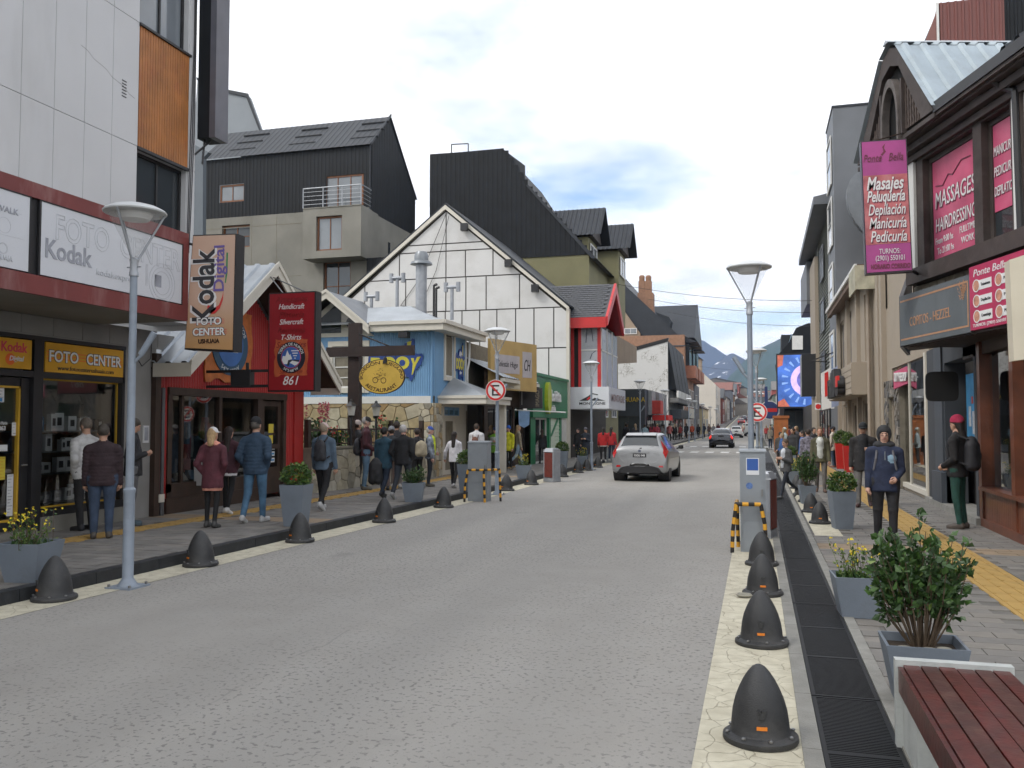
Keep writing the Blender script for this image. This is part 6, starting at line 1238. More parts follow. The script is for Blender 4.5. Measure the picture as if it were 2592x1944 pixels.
block("low_cream_shop", "low cream house with a brown gable beyond the brick apartments", -14, -8.2, 140, 158, 4.2, mat("cream_wall", (.50, .42, .27), .8, .08), 'y', mat("roof_brown", (.10, .075, .06), .8, .2), [(142, 146, .5, 2.6), (150, 155, .5, 2.6)], rh=2)
block("dark_narrow_house", "dark narrow front squeezed before the cream wall", -14, -8.6, 128, 139, 7.5, mUan, wins=[(130, 133, 4, 6), (134, 138, .4, 2.4)])
block("cream_blank_wall", "tall cream blank side wall far down the left side", -30, -8.75, 200, 226, 8.4, mat("cream_blank", (.52, .48, .42), .85, .05, .3), prof=[(-30, 0), (-8.75, 0), (-8.75, 10.6), (-12.3, 14), (-30, 14)], wins=[(203, 207, 3, 5), (211, 215, 3, 5), (203, 207, 6.5, 8.5)])
block("white_turret_house", "small white arched turret above the cream wall", -14.6, -12.2, 205, 210, 15.6, mTanR, 'y', mBlackR, [], rh=1.2)
CL = [(.20, .07, .055), (.30, .28, .25), (.12, .13, .15), (.38, .33, .22), (.26, .16, .10), (.45, .44, .42), (.16, .20, .17), (.34, .10, .09)]
rg = random.Random(31); y = 228; k = 0
LN = ["dark roofed house after the cream wall, left side", "pale house with grey slate roof, far left side", "narrow grey house, far left side", "ochre gabled house far down on the left", "brown house near the street's far end on the left", "white house near the street's far end on the left", "greenish house at the left foot of the hill street", "red painted house high on the hill street, left side", "dark house above it on the hill street", "last house in sight on the hill, left side"]
while k < 10:
    d = rg.uniform(16, 30); h = rg.uniform(6, 10) if k != 7 else 9
    block("far_house", LN[k], -22 - k, -8.3 + (k % 3) * .5, y, y + d, h, mat("far%d" % (k % 8), CL[k % 8], .85, .1, .4), 'xy'[k % 2], mat("farroof%d" % (k % 3), ((.06, .065, .07), (.14, .13, .125), (.20, .08, .06))[k % 3], .7, .15), [(y + 2 + j * 4.5, y + 4.5 + j * 4.5, z, z + 1.7) for j in range(int(d / 4.5) - 1) for z in (.6, 3.8)], "house", rh=2.8); y += d + rg.uniform(0, 6); k += 1
# ------------------------------------------------------------------ mountains, hill houses across the street's end
def mountain(name, label, crest, dist, depth, m, base=-60, seed=0, step=6, rough=1.0):
    xs = []; pts = [(ray(px, py), px) for px, py in crest]; b = B(); A = [(d.x / d.y * dist, HC + d.z / d.y * dist) for d, _ in pts]
    n = 120; nx = [A[0][0] + (A[-1][0] - A[0][0]) * k / n for k in range(n + 1)]
    zc = np.interp(nx, [a[0] for a in A], [a[1] for a in A]); rows = 40
    for j in range(rows + 1):
        t = j / rows
        for k, x in enumerate(nx):
            f = mnoise.fractal(Vector((x / 260 + seed, t * 3.0, seed)), .9, 2.1, 6); g = mnoise.fractal(Vector((x / 60 + seed, t * 8, seed * 2)), .9, 2.0, 4)
            rid = 1 - abs(mnoise.noise(Vector((x / 180 + t * .8 + seed, t * 1.4, seed + 5))))
            z = base + (zc[k] - base) * ((1 - t) ** 1.15) + (f * 40 + g * 9 + (rid - .5) * 60) * min(1, t * 3) * (1 - t) * rough + (g * 6 * rough if j < 2 else 0)
            b.v.append((x, dist - t * depth + f * 25 * t, z))
    w = n + 1
    b.f = [(j * w + k, j * w + k + 1, (j + 1) * w + k + 1, (j + 1) * w + k) for j in range(rows) for k in range(n)]; b.m = [0] * len(b.f)
    o = ob(name, b, m, None, 2); St(o); return o
def mtmat(name, rock, green, snow, zg, zs):
    m = bpy.data.materials.new(name); m.use_nodes = True; t = m.node_tree; P = t.nodes["Principled BSDF"]; N, L = t.nodes.new, t.links.new; P.inputs["Roughness"].default_value = 1; P.inputs["Specular IOR Level"].default_value = .1
    co = N("ShaderNodeTexCoord").outputs["Object"]; sx = N("ShaderNodeSeparateXYZ"); L(co, sx.inputs[0])
    n = N("ShaderNodeTexNoise"); n.inputs["Scale"].default_value = .012; n.inputs["Detail"].default_value = 9; L(co, n.inputs["Vector"]); h = N("ShaderNodeMath"); h.operation = 'MULTIPLY_ADD'; L(n.outputs[0], h.inputs[0]); h.inputs[1].default_value = 260; L(sx.outputs[2], h.inputs[2])
    r = N("ShaderNodeMapRange"); r.inputs[1].default_value = zg - 60 + 130; r.inputs[2].default_value = zg + 60 + 130; L(h.outputs[0], r.inputs[0]); x = N("ShaderNodeMix"); x.data_type = 'RGBA'; L(r.outputs[0], x.inputs["Factor"]); x.inputs["A"].default_value = green + (1,); x.inputs["B"].default_value = rock + (1,)
    out = x.outputs["Result"]
    if snow:
        n2 = N("ShaderNodeTexNoise"); n2.inputs["Scale"].default_value = .02; n2.inputs["Detail"].default_value = 5; L(co, n2.inputs["Vector"]); a = N("ShaderNodeMapRange"); a.inputs[1].default_value = .63; a.inputs[2].default_value = .66; L(n2.outputs[0], a.inputs[0])
        c1 = N("ShaderNodeMapRange"); c1.inputs[1].default_value = zs - 50; c1.inputs[2].default_value = zs; L(sx.outputs[2], c1.inputs[0]); c2 = N("ShaderNodeMapRange"); c2.inputs[1].default_value = zs + 130; c2.inputs[2].default_value = zs + 80; L(sx.outputs[2], c2.inputs[0])
        q = N("ShaderNodeMath"); q.operation = 'MULTIPLY'; L(a.outputs[0], q.inputs[0]); L(c1.outputs[0], q.inputs[1]); q2 = N("ShaderNodeMath"); q2.operation = 'MULTIPLY'; L(q.outputs[0], q2.inputs[0]); L(c2.outputs[0], q2.inputs[1]); y = N("ShaderNodeMix"); y.data_type = 'RGBA'; L(q2.outputs[0], y.inputs["Factor"]); L(out, y.inputs["A"]); y.inputs["B"].default_value = (.8, .8, .82, 1); out = y.outputs["Result"]
    L(out, P.inputs["Base Color"]); return m
mM1 = mtmat("rock_mountain", (.07, .068, .07), (.045, .06, .03), True, 130, 215); mM2 = mtmat("green_ridge", (.09, .09, .075), (.045, .065, .03), False, 330, 0)
mountain("mountain_far", "", [(1300, 1040), (1500, 985), (1620, 940), (1700, 900), (1745, 872), (1766, 861), (1780, 861), (1812, 882), (1842, 902), (1880, 925), (2000, 985), (2300, 1030)], 5200, 1500, mM1, seed=1)
mountain("mountain_mid", "", [(1560, 1065), (1680, 1010), (1760, 960), (1815, 918), (1842, 899), (1854, 892), (1866, 898), (1886, 911), (1950, 960), (2100, 1000), (2300, 1040)], 4300, 1000, mM1, seed=3)
mountain("mountain_right", "", [(1690, 1080), (1775, 1045), (1815, 1000), (1850, 950), (1886, 912), (1912, 890), (1945, 872), (1972, 858), (2060, 825), (2200, 790), (2600, 760)], 3400, 1300, mM2, seed=5)
hz = B().box((-4500, -60, -80), (4500, 5600, 640)); h = ob("haze", hz, []) if False else None
def haze():
    m = bpy.data.materials.new("haze_air"); m.use_nodes = True; t = m.node_tree; t.nodes.clear(); v = t.nodes.new("ShaderNodeVolumePrincipled"); v.inputs["Density"].default_value = HAZE; v.inputs["Color"].default_value = (.42, .62, 1.0, 1); v.inputs["Anisotropy"].default_value = .0
    o = t.nodes.new("ShaderNodeOutputMaterial"); t.links.new(v.outputs[0], o.inputs["Volume"]); q = ob("haze", hz, m); St(q, "stuff"); q["label"] = "thin blue air between the street and the mountains"; return q
HAZE = 1.15e-4
haze()
# cables over the street
for k, (pa, pb, ya, yb) in enumerate((((1565, 720), (2110, 760), 60, 60), ((1640, 757), (2110, 790), 72, 66), ((1690, 790), (2100, 825), 84, 72), ((1710, 910), (1850, 935), 150, 150))):
    a, c = PY(ya).a(*pa), PY(yb).a(*pb); A_, C_ = Vector((a[0], ya, a[1])), Vector((c[0], yb, c[1])); pts = [A_.lerp(C_, t / 8) - Vector((0, 0, 1.6 * t / 8 * (1 - t / 8))) for t in range(9)]
    T(ob("street_cable", B().path(pts, .02, 4), mBlackF), ["highest cable spanning the street", "second cable spanning the street", "third cable spanning the street", "lowest far cable spanning the street"][k], "cable", "cables over the street")
# ------------------------------------------------------------------ right side: corner building with beauty salon above
a16 = R(16); UA = (math.sin(a16), -math.cos(a16), 0); PBd = Pl((2.6, 17.5, 0), UA); PUp = Pl((2.95, 17.7, 0), UA); G = PR(3.75)
mTimB = mat("weathered_brown", (.050, .037, .033), .65, .25, 3, .15, 30, dirt=(.12, .105, .10), ds=2, da=.45); mPink = mat("salon_pink", (.50, .075, .16), .4, .22, 1.6, dirt=(.58, .16, .24), ds=1.1, da=.6)
bd = E("salon_building", "weathered corner building with pink window posters and an arched gable", "building", (0, 0, 0))
wo_ = [(.28, 2.02, 4.66, 6.66), (2.28, 3.10, 4.66, 6.66)]
b = B().wall(PUp, -.02, 3.2, 4.3, 7.0, wo_, .25); b.poly([PUp.p(-.2, 4.2), PUp.p(-.2, 7.0), PUp.p(-.2, 7.0, -5), PUp.p(-.2, 4.2, -5)]); ob("wall", b, mTimB, bd)
[ob("white_corner", B().pbox(PUp, *q), mWhite, bd) for q in ((-.2, .02, 4.55, 6.75, -.3, .05), (3.2, 3.34, 4.5, 6.9, -.3, .04), (3.46, 6.5, 4.3, 7.0, -.3, 0))]; ob("dark_post", B().pbox(PUp, 3.34, 3.46, 4.3, 7, -.3, .06), mTimB, bd)
ob("sill_beam", B().pbox(PUp, .0, 6.5, 4.34, 4.62, -.1, .22), mTimB, bd)
for k, z in enumerate((6.70, 6.84, 6.98)): ob("cornice_beam", B().pbox(PUp, -.25 - .05 * k, 6.5, z, z + .12, -.1, .08 + .12 * k), mTimB, bd)
for i, h in enumerate(wo_):
    w = window(bd, PUp, *h, mTimB, mWin, 1, 1, .09, .18); u0, u1, v0, v1 = h; vb = v0 + .1 if i == 0 else 5.15
    p_ = ob("poster", B().pbox(PUp, u0 + .10, u1 - .10, vb, v1 - .1, -.15, -.14), mPink, w)
    Q = PUp.off(-.138); cx = (u0 + u1) / 2
    mDs = mat("poster_shadow", (.16, .02, .05), .5, 0)
    for body, v_, hh, wd in ((("MASSAGES", 5.68, .42, 1.36), ("HAIRDRESSING", 5.25, .34, 1.36)) if i == 0 else (("MANICURIA", 6.05, .22, .58), ("PEDICURIA", 5.72, .22, .58), ("DEPILATION", 5.40, .22, .58))):
        txt(bd, body, Q, cx + .012, v_ - .012, hh, mDs, w=wd, d=.001, sh=.15, bold=.03); txt(bd, body, Q, cx, v_, hh, mTxW, w=wd, d=.004, sh=.15)
    if i == 0:
        for body, uu, v_, wd in (("From 9:00 hs", .76, 5.02, .62), ("To 21:00 hs", .80, 4.83, .58), ("FULLTIME", 1.55, 5.05, .5), ("WORK", 1.55, 4.86, .42)): txt(bd, body, Q, uu, v_, .17, mTxW, w=wd, d=.004)
        ob("flourish", B().path([Q.p(.5, 6.1, .003), Q.p(.75, 6.05, .003), Q.p(.95, 6.2, .003), Q.p(1.1, 6.15, .003), Q.p(1.4, 6.32, .003), Q.p(1.7, 6.3, .003)], .012, 4), mDs, p_)
rg = random.Random(4); u = .1                             # brick course between sill and sign
ob("brick_backing", B().pbox(PUp, -.1, 6.5, 3.2, 4.34, -.3, .0), mMort, bd); mOBr = [mat("old_brick%d" % k, c, .9, .2, 6, .3, 30) for k, c in enumerate(((.24, .21, .155), (.19, .17, .13), (.27, .24, .18)))]
for r_ in range(2):
    u = .05 - r_ * .15
    while u < 3.6: piece(bd, PUp, [(u, 4.08 + r_ * .125 - .0), (u + .30, 4.08 + r_ * .125), (u + .30, 4.20 + r_ * .125), (u, 4.20 + r_ * .125)], rg.choice(mOBr), -.02, .03, "brick", .005, .004); u += .30
# gable: barge boards, lattice, arch, ribbed roof
Gp = PBd.off(.0); apx, nb, fb = (-.12, 8.92), (1.50, 7.12), (-1.72, 7.12)
for e_ in (nb, fb):
    kn = (apx[0] + (e_[0] - apx[0]) * .22, apx[1] - .16); kn2 = (kn[0], kn[1] - .34); sg = 1 if e_ is nb else -1
    ob("barge_board", B().hexa([Gp.p(*q, -.12) for q in (apx, kn, e_, (e_[0] - sg * .42, e_[1]), kn2, (apx[0], apx[1] - .36))], [Gp.p(*q, .04) for q in (apx, kn, e_, (e_[0] - sg * .42, e_[1]), kn2, (apx[0], apx[1] - .36))]), mTimB, bd)
    n_ = -Gp.N; kz = [Gp.p(apx[0], apx[1] + .06, .10), Gp.p(kn[0], kn[1] + .06, .10), Gp.p(e_[0] + sg * .06, e_[1] + .06, .10)]
    for p0, p1 in ((kz[0], kz[1]), (kz[1] + Vector((0, 0, -.01)), kz[2])):
        v_ = p1 - p0; nn = v_.cross(n_).normalized(); nn = nn if nn.z > 0 else -nn
        ob("roof", B().corr(p0, n_ * 4.6, v_, nn, .36, .05, trap=True), mat("ribbed_roof", (.36, .42, .46), .45, .10, 2, metal=.3, dirt=(.24, .26, .27), ds=2.5, da=.4), bd)
    lat = B(); 
    for k in range(9):
        t = k / 9; z = e_[1] + .06 + t * 1.25; ua, ub = e_[0] - sg * (.46 + t * 1.0), apx[0] + sg * .44
        if (ua - ub) * sg > .05: lat.pbox(Gp, min(ua, ub), max(ua, ub), z, z + .05, -.06, -.03)
    for k in range(12):
        uu = apx[0] + sg * (.48 + k * .095); zt = apx[1] - .55 - (abs(uu - apx[0]) - .2) * 1.18
        if zt > e_[1] + .15: lat.pbox(Gp, uu, uu + .035, e_[1] + .05, zt, -.035, -.012)
    ob("lattice", lat, mat("lattice_wood", (.085, .064, .056), .7, .25, 6), bd); ob("lattice_shade_sheet", B().hexa([Gp.p(*q, -.11) for q in (e_, (apx[0], e_[1]), (apx[0], apx[1] - .3))], [Gp.p(*q, -.10) for q in (e_, (apx[0], e_[1]), (apx[0], apx[1] - .3))]), mat("void_shade_black", (.006, .006, .006), .9, 0), bd)  # near-black colour stands in for the shade behind lattice and arch
    ob("gable_post", B().pbox(Gp, apx[0] + sg * .44 - .03, apx[0] + sg * .44 + .03, 7.1, 8.15, -.1, .05), mTimB, bd)
ar = B()
for k in range(12):
    a0, a1 = math.pi * k / 12, math.pi * (k + 1) / 12; f = lambda a, r_: (apx[0] + r_ * math.cos(a), 7.45 + r_ * 2.3 * math.sin(a)); q = [f(a0, .30), f(a0, .37), f(a1, .37), f(a1, .30)]; ar.hexa([Gp.p(*w, -.06) for w in q], [Gp.p(*w, .08) for w in q])
ob("arch", ar.pbox(Gp, apx[0] - .37, apx[0] - .30, 7.0, 7.45, -.06, .08).pbox(Gp, apx[0] + .30, apx[0] + .37, 7.0, 7.45, -.06, .08), mat("arch_worn", (.11, .095, .088), .7, .3, 5), bd)
ob("gable_soffit", B().pbox(Gp, -1.75, 1.5, 7.0, 7.08, -3, .02), mTimB, bd)
ob("ridge_cap", B().pris([Gp.p(apx[0] - .12, apx[1] + .06, .12), Gp.p(apx[0], apx[1] + .14, .12), Gp.p(apx[0] + .12, apx[1] + .06, .12)], -Gp.N * 4.7), mZinc, bd)
ob("eave_gutter", B().pbox(Gp, 1.46, 6.5, 7.08, 7.26, -.1, .03), mBlackF, bd); ob("eave_soffit", B().pbox(Gp, 1.4, 6.5, 7.02, 7.08, -.7, .0), mTimB, bd); ob("main_roof", B().corr(Gp.p(3.35, 7.28, 0), Gp.U * 3.2, -Gp.N * 3 + Vector((0, 0, 1.7)), Vector((0, -.3, .95)), .36, .05, trap=True), mBlackR, bd)
ob("downpipe", B().path([Gp.p(3.0, 7.1, -.05), Gp.p(3.05, 6.9, -.25), Gp.p(3.3, 6.75, -.3), Gp.p(3.35, 4.5, -.3)], .05, 8), mBlackF, bd); ob("wall_lamp", B().pbox(Gp, 2.2, 2.55, 6.92, 7.0, -.35, -.2), mIntG, bd)
ob("roof_core", B().hexa([PUp.p(-.2, 4.3, -.3), PUp.p(6.5, 4.3, -.3), PUp.p(6.5, 4.3, -5), PUp.p(-.2, 4.3, -5)], [PUp.p(-.2, 7.0, -.3), PUp.p(6.5, 7.0, -.3), PUp.p(6.5, 7.0, -5), PUp.p(-.2, 7.0, -5)]), mDark, bd)
# canopy and its boards
ob("canopy", B().hexa([PBd.p(.0, 3.18, -.06), PBd.p(6, 3.18, -.06), PBd.p(6, 3.18, -2.2), PBd.p(-.9, 3.18, -.55)], [PBd.p(.0, 4.05, -.06), PBd.p(6, 4.05, -.06), PBd.p(6, 4.05, -2.2), PBd.p(-.9, 3.9, -.55)]), mTimB, bd)
sl = [ob("soffit_slat", B().hexa([PBd.p(.1 + k * .16, 3.165, -.1), PBd.p(.2 + k * .16, 3.165, -.1), PBd.p(.2 + k * .16, 3.165, -1.7), PBd.p(.1 + k * .16, 3.165, -1.7)], [PBd.p(.1 + k * .16, 3.178, -.1), PBd.p(.2 + k * .16, 3.178, -.1), PBd.p(.2 + k * .16, 3.178, -1.7), PBd.p(.1 + k * .16, 3.178, -1.7)]), mBrownW, bd) for k in range(24)]
s = E("shop_fascia_sign", "slate grey fascia sign with copper letters and border", "sign", (0, 0, 0)); mSl = mat("fascia_slate", (.10, .115, .125), .5, .10, 2, dirt=(.16, .17, .18), ds=2, da=.4, streak=.3); mCop = mat("copper_print", (.42, .22, .12), .5, .12, 8)
ob("board", B().pbox(PBd, .0, 2.46, 3.20, 4.12, -.05, 0), mSl, s); ob("border", B().pbox(PBd, .03, 2.40, 4.0, 4.03, 0, .004).pbox(PBd, .03, 2.40, 3.29, 3.32, 0, .004).pbox(PBd, 2.38, 2.41, 3.29, 4.03, 0, .004), mCop, s)
txt(s, "COPITOS - HEZZEL", PBd, 1.12, 3.52, .24, mCop, w=1.45, d=.003); fb_ = B(); rr = random.Random(6)
for k in range(60): a, r_ = rr.uniform(0, 6.28), .17 * rr.random(); u, v = 2.22 + r_ * math.cos(a) * .8, 3.88 + r_ * math.sin(a) * 1.0; fb_.poly([PBd.p(u, v, .005), PBd.p(u + rr.uniform(-.05, .05), v + .05, .005), PBd.p(u + .03, v + rr.uniform(-.03, .03), .005)])
ob("flower_print", fb_, mCop, s)
s = E("shop_side_sign", "grey return panel of the slate fascia facing the street", "sign", (0, 0, 0)); ob("board", B().hexa([PBd.p(-.02, 3.18, 0), PBd.p(-.95, 3.10, -.55), PBd.p(-.95, 3.10, -.62), PBd.p(-.02, 3.18, -.07)], [PBd.p(-.02, 4.12, 0), PBd.p(-.55, 4.75, -.45), PBd.p(-.55, 4.75, -.52), PBd.p(-.02, 4.12, -.07)]), mat("return_grey", (.20, .20, .215), .5, .1, 2), s)
s = E("salon_fascia_sign", "crimson salon sign with white treatment labels and round pictures", "sign", (0, 0, 0)); mCri = mat("salon_crimson", (.42, .02, .085), .4, .08)
ob("board", B().pbox(PBd, 2.47, 4.2, 3.22, 4.22, -.05, .01), mCri, s); mSk = mat("photo_skin", (.50, .24, .16), .5, .35, 14)
for i, ux in enumerate((2.68, 3.30)):
    for j, v in enumerate((3.90, 3.66, 3.42)):
        ob("label", B().pbox(PBd, ux + .06, ux + .42, v - .075, v + .075, .01, .014), mTxW, s); ob("picture_rim", ring(PBd, ux, v, .085, .1, .014, .02, 20), mTxW, s); ob("picture", ring(PBd, ux, v, 0, .085, .012, .017, 18), mSk, s); txt(s, ("Tratamientos", "Depilación", "Cosmetología", "Peluquería", "Masajes", "Manicuría")[i * 3 + j], PBd, ux + .26, v - .02, .07, mTxK, w=.26, d=.016)
txt(s, "Ponte Bella", PBd, 3.05, 4.05, .16, mTxW, w=.9, d=.013, sh=.2); txt(s, "TURNOS: (2901) 550101", PBd, 3.0, 3.26, .07, mTxW, w=.9, d=.013)
s = E("salon_blade_sign", "tall pink hanging salon sign listing treatments in white script", "sign", (0, 0, 0)); PV = Pl((0, 16.5, 0), (1, 0, 0)); mMag = mat("salon_magenta", (.36, .045, .22), .35, .12, 3)
l = outl(PV, (2178, 357), (2295, 350), (2311, 686), (2192, 694)); ob("box", B().hexa([PV.p(*q, -.22) for q in l], [PV.p(*q, -.012) for q in l]), mat("blade_dark", (.03, .02, .03), .4, .1), s); k_ = .035
cx_, cy_ = sum(q[0] for q in l) / 4, sum(q[1] for q in l) / 4; l2 = [(q[0] + (cx_ - q[0]) * .05, q[1] + (cy_ - q[1]) * .02) for q in l]; ob("face", B().hexa([PV.p(*q, -.012) for q in l2], [PV.p(*q, 0) for q in l2]), mMag, s)
m3 = [(l2[0][0] * (1 - t) + l2[3][0] * t, l2[0][1] * (1 - t) + l2[3][1] * t) for t in (.26, .79)]; m4 = [(l2[1][0] * (1 - t) + l2[2][0] * t, l2[1][1] * (1 - t) + l2[2][1] * t) for t in (.26, .79)]
ob("photo_print", B().hexa([PV.p(*q, .0) for q in (m3[1], m4[1], m4[0], m3[0])], [PV.p(*q, .004) for q in (m3[1], m4[1], m4[0], m3[0])]), mat("photo_pinkred", (.44, .11, .12), .4, .4, 4, dirt=(.55, .24, .24), ds=3, da=.7), s)
H_ = l[0][1] - l[3][1]; W_ = l[1][0] - l[0][0]
for body, t, hh, wd, m_, bo in (("Ponte   Bella", .165, .20, .86, mDs, 0), ("Masajes", .375, .33, .80, mTxW, .02), ("Peluquería", .465, .28, .82, mTxW, .02), ("Depilación", .565, .28, .80, mTxW, .01), ("Manicuría", .665, .28, .80, mTxW, .01), ("Pedicuría", .765, .28, .78, mTxW, .01), ("TURNOS:", .855, .13, .45, mTxW, 0), ("(2901) 550101", .905, .13, .62, mTxW, 0), ("HORARIO CORRIDO", .965, .12, .84, mDs, .02)):
    vv = l[0][1] - H_ * t; uu = cx_ + (t - .5) * .11
    if m_ is mTxW and hh > .2: txt(s, body, PV, uu + .012, vv - .014, hh, mDs, w=W_ * wd, d=.005, sh=.25, bold=bo + .02)
    txt(s, body, PV, uu, vv, hh, m_, w=W_ * wd, d=.009, sh=.25 if hh > .15 and m_ is not mDs or t < .2 else 0, bold=bo)
ob("flame_logo", B().poly([PV.p(cx_ - .08 + a, l[0][1] - .28 + c, .004) for a, c in ((0, 0), (.05, .06), (.03, .14), (.08, .2), (.06, .12), (.09, .05), (.03, -.02))]), mDs, s); ob("stay_rod", B().tube((1.95, 16.6, l[0][1] - .02), PUp.p(.3, 7.2, .2), .012), mBrownW, s); ob("bracket", B().tube((2.6, 16.6, 4.5), PUp.p(.3, 4.5, .1), .03), mBlackF, s)
s = E("blade_sign", "cream board at the right edge under the salon windows", "sign", (0, 0, 0)); ob("board", B().hexa([(2.64, 10.3, 2.42), (3.75, 10.3, 2.55), (3.75, 10.5, 2.55), (2.64, 10.5, 2.42)], [(2.62, 10.3, 3.50), (3.75, 10.3, 3.85), (3.75, 10.5, 3.85), (2.62, 10.5, 3.50)]), mat("board_cream", (.58, .53, .42), .6, .04), s)
# shopfront below
mWd = mat("red_brown_wood", (.13, .040, .018), .45, .3, 3, .12, 25, coat=.2); Gs = PR(3.75)
b = B(); b.pbox(Gs, -16.6, -9, .0, .14, -.2, .06); ob("shop_step", b, mWd, bd)
for k in range(24): u = -16.55 + k * .105; ob("plinth_board", B().pbox(Gs, u + .004, u + .101, .14, .62, -.1, .02), mWd, bd)
ob("shop_sill", B().pbox(Gs, -16.6, -9, .62, .68, -.4, .10), mWd, bd); ob("shop_window", B().pquad(Gs, -16.5, -9, .68, 3.1, -.1), mShop, bd)
for u in (-16.75, -14.75, -12.6): ob("wood_post", B().pbox(Gs, u, u + .2, 0, 3.2, -.15, .05), mWd, bd)
ob("head_beam", B().pbox(Gs, -18, -9, 2.95, 3.2, -.3, .0), mBrownW, bd); ob("interior", B().box((4.3, 8.5, .02), (6.5, 21, 3.15)), mDark, bd); ob("counter", B().box((4.0, 14.2, .68), (4.25, 16.2, .72)), mIntG, bd)
for k in range(7): T(ob("window_goods", B().lathe([(.0, 0), (.09, .01), (.11, .12), (.06, .2), (.04, .3), (0, .32)], (4.05 + .1 * (k % 2), 14.4 + k * .27, .69), 10), mat("goods%d" % (k % 3), ((.30, .26, .18), (.12, .16, .10), (.35, .33, .30))[k % 3], .6, .3, 9), None, True), "small ornament, %s from the near end of the wooden shop's ledge" % ORD[k], "ornament", "ornaments in the wooden shop window")
ob("side_panel", B().pbox(Gs, -18.3, -17.1, .1, 3.1, -.5, -.4), mUan, bd); ob("pilaster", B().pbox(Gs, -20.6, -19.8, .0, 3.4, -.2, .04).pbox(Gs, -20.7, -19.7, 0, .75, -.2, .1), mat("dark_blue_grey", (.055, .065, .08), .6, .1), bd); ob("wall", B().wall(Gs, -21.6, -17, .05, 3.4, [(-19.7, -17.2, .1, 3.0)], .4), mat("shop_grey", (.045, .05, .058), .7, .1), bd); ob("step_stone", B().pbox(Gs, -21.5, -16.7, .0, .12, -.5, .12), mConc, bd)
mSky = mat("poster_blue", (.07, .30, .55), .5, .25, 2.5); q = T(ob("window_poster", B().pbox(Gs, -19.5, -18.6, .95, 2.75, -.38, -.36), mSky), "blue poster with white bottles in the shop doorway", "poster")
for k, (u, v, w_, h_, c) in enumerate(((-19.3, 1.7, .2, .4, (.65, .66, .68)), (-19.0, 1.55, .22, .45, (.6, .6, .62)), (-18.85, 1.2, .2, .35, (.35, .30, .25)), (-19.05, 2.15, .14, .14, (.55, .08, .05)), (-18.75, 1.75, .1, .35, (.6, .6, .65)))): ob("print", B().pbox(Gs, u, u + w_, v, v + h_, -.36, -.355), mat("bottle%d" % k, c, .5, .3, 9), q)
s = E("hanging_sign", "black rounded-square sign hanging under the slate canopy", "sign", (0, 0, 0)); PV = PY(17.2); cx_, cy_ = PV.a(2385, 978); r_ = .27; l = [(cx_ + r_ * (abs(math.cos(a)) ** .35) * math.copysign(1, math.cos(a)), cy_ + r_ * (abs(math.sin(a)) ** .35) * math.copysign(1, math.sin(a))) for a in [k * .2618 + .13 for k in range(24)]]; ob("board", B().hexa([PV.p(*q, -.08) for q in l], [PV.p(*q, 0) for q in l]), mat("matt_black", (.006, .006, .006), .9, 0), s); ob("hanger", B().tube((cx_, 17.24, cy_ + .25), (cx_, 17.24, 3.2), .015), mBlackF, s)
# ------------------------------------------------------------------ tan shops with glass front
mTanP = mat("tan_paint", (.33, .28, .22), .75, .06, 2, .1, 50, dirt=(.26, .21, .16), ds=2, da=.4); bd = E("tan_shop_row", "two storey tan shop row with pilasters and big windows, right side", "building", (0, 0, 0)); G = PR(3.8)
gl = [(-27.2, -21.9, .18, 3.35)]; up = [(-33.6, -32.2, 4.0, 6.4), (-36.6, -35.0, 4.0, 6.4), (-39.8, -38.0, 4.0, 6.4), (-43.0, -41.2, 4.0, 6.4)]; lo = [(-34.6, -32.6, .2, 2.6), (-38.2, -36.0, .2, 2.6), (-42, -39.6, .2, 2.6)]
ob("wall", B().wall(G, -43.5, -28.2, .0, 6.9, up + lo, .25).wall(G, -28.2, -21.6, 0, 5.2, gl, .2).poly([(3.8, 21.6, 0), (12, 21.6, 0), (12, 21.6, 6.8), (3.8, 21.6, 6.8)]), mTanP, bd)
for h in up: window(bd, G, *h, mTanP, mWinB, 1, 1, .08, .12)
for h in lo: window(bd, G, *h, mTanP, mShop, 2, 1, .1, .12, name="shopfront")
for u in (-28.6, -29.4, -31.6, -35.3, -38.9, -43.3): ob("pilaster", B().pbox(G, u, u + .42, 0, 6.9, 0, .14), mTanP, bd)
ob("downpipe", B().tube((3.62, 31.0, .1), (3.62, 31.0, 6.6), .06, n=8), mat("pipe_tan", (.30, .25, .20), .6, .1), bd, True)
ob("shop_window", B().pquad(G, -27.2, -21.9, .18, 3.35, -.05), glassmat("shop_glass_bright", (.62, .66, .66), 1.0, .55), bd); ob("window_frame", B().pbox(G, -21.95, -21.75, .0, 3.4, -.1, .06).pbox(G, -27.25, -21.9, .08, .2, -.1, .04).pbox(G, -24.6, -24.52, .2, 3.35, -.08, -.02), mCreamT, bd); ob("interior", B().box((4.3, 21.8, .05), (7.5, 43, 3.4)), mIntG, bd)
ob("upper_void", B().box((4.2, 31.5, 3.6), (7, 43.3, 6.7)), mIntG, bd)
for k in range(5): u = -27 + k * 1.0; ob("clothes_rail", B().box((4.4, -u - .2, .9), (4.8, -u + .35, 2.0)), mat("stock%d" % (k % 3), ((.20, .19, .18), (.10, .13, .10), (.30, .28, .27))[k % 3], .9, .3, 8), bd)
rg = random.Random(17); PSt = PR(3.72); SL = [mat("slate_stone%d" % k, c, .9, .25, 7, .4, 30) for k, c in enumerate(((.16, .145, .125), (.11, .105, .10), (.21, .19, .165)))]
pier = E("stone_doorway", "rough stacked slate doorway inside the glass shopfront", "doorway", (0, 0, 0)); ob("core", B().pbox(PSt, -27.9, -27.3, 0, 3.0, -.4, 0).pbox(PSt, -26.0, -25.4, 0, 3.0, -.4, 0).pbox(PSt, -27.3, -26.0, 2.5, 3.0, -.4, 0), mMort, pier)
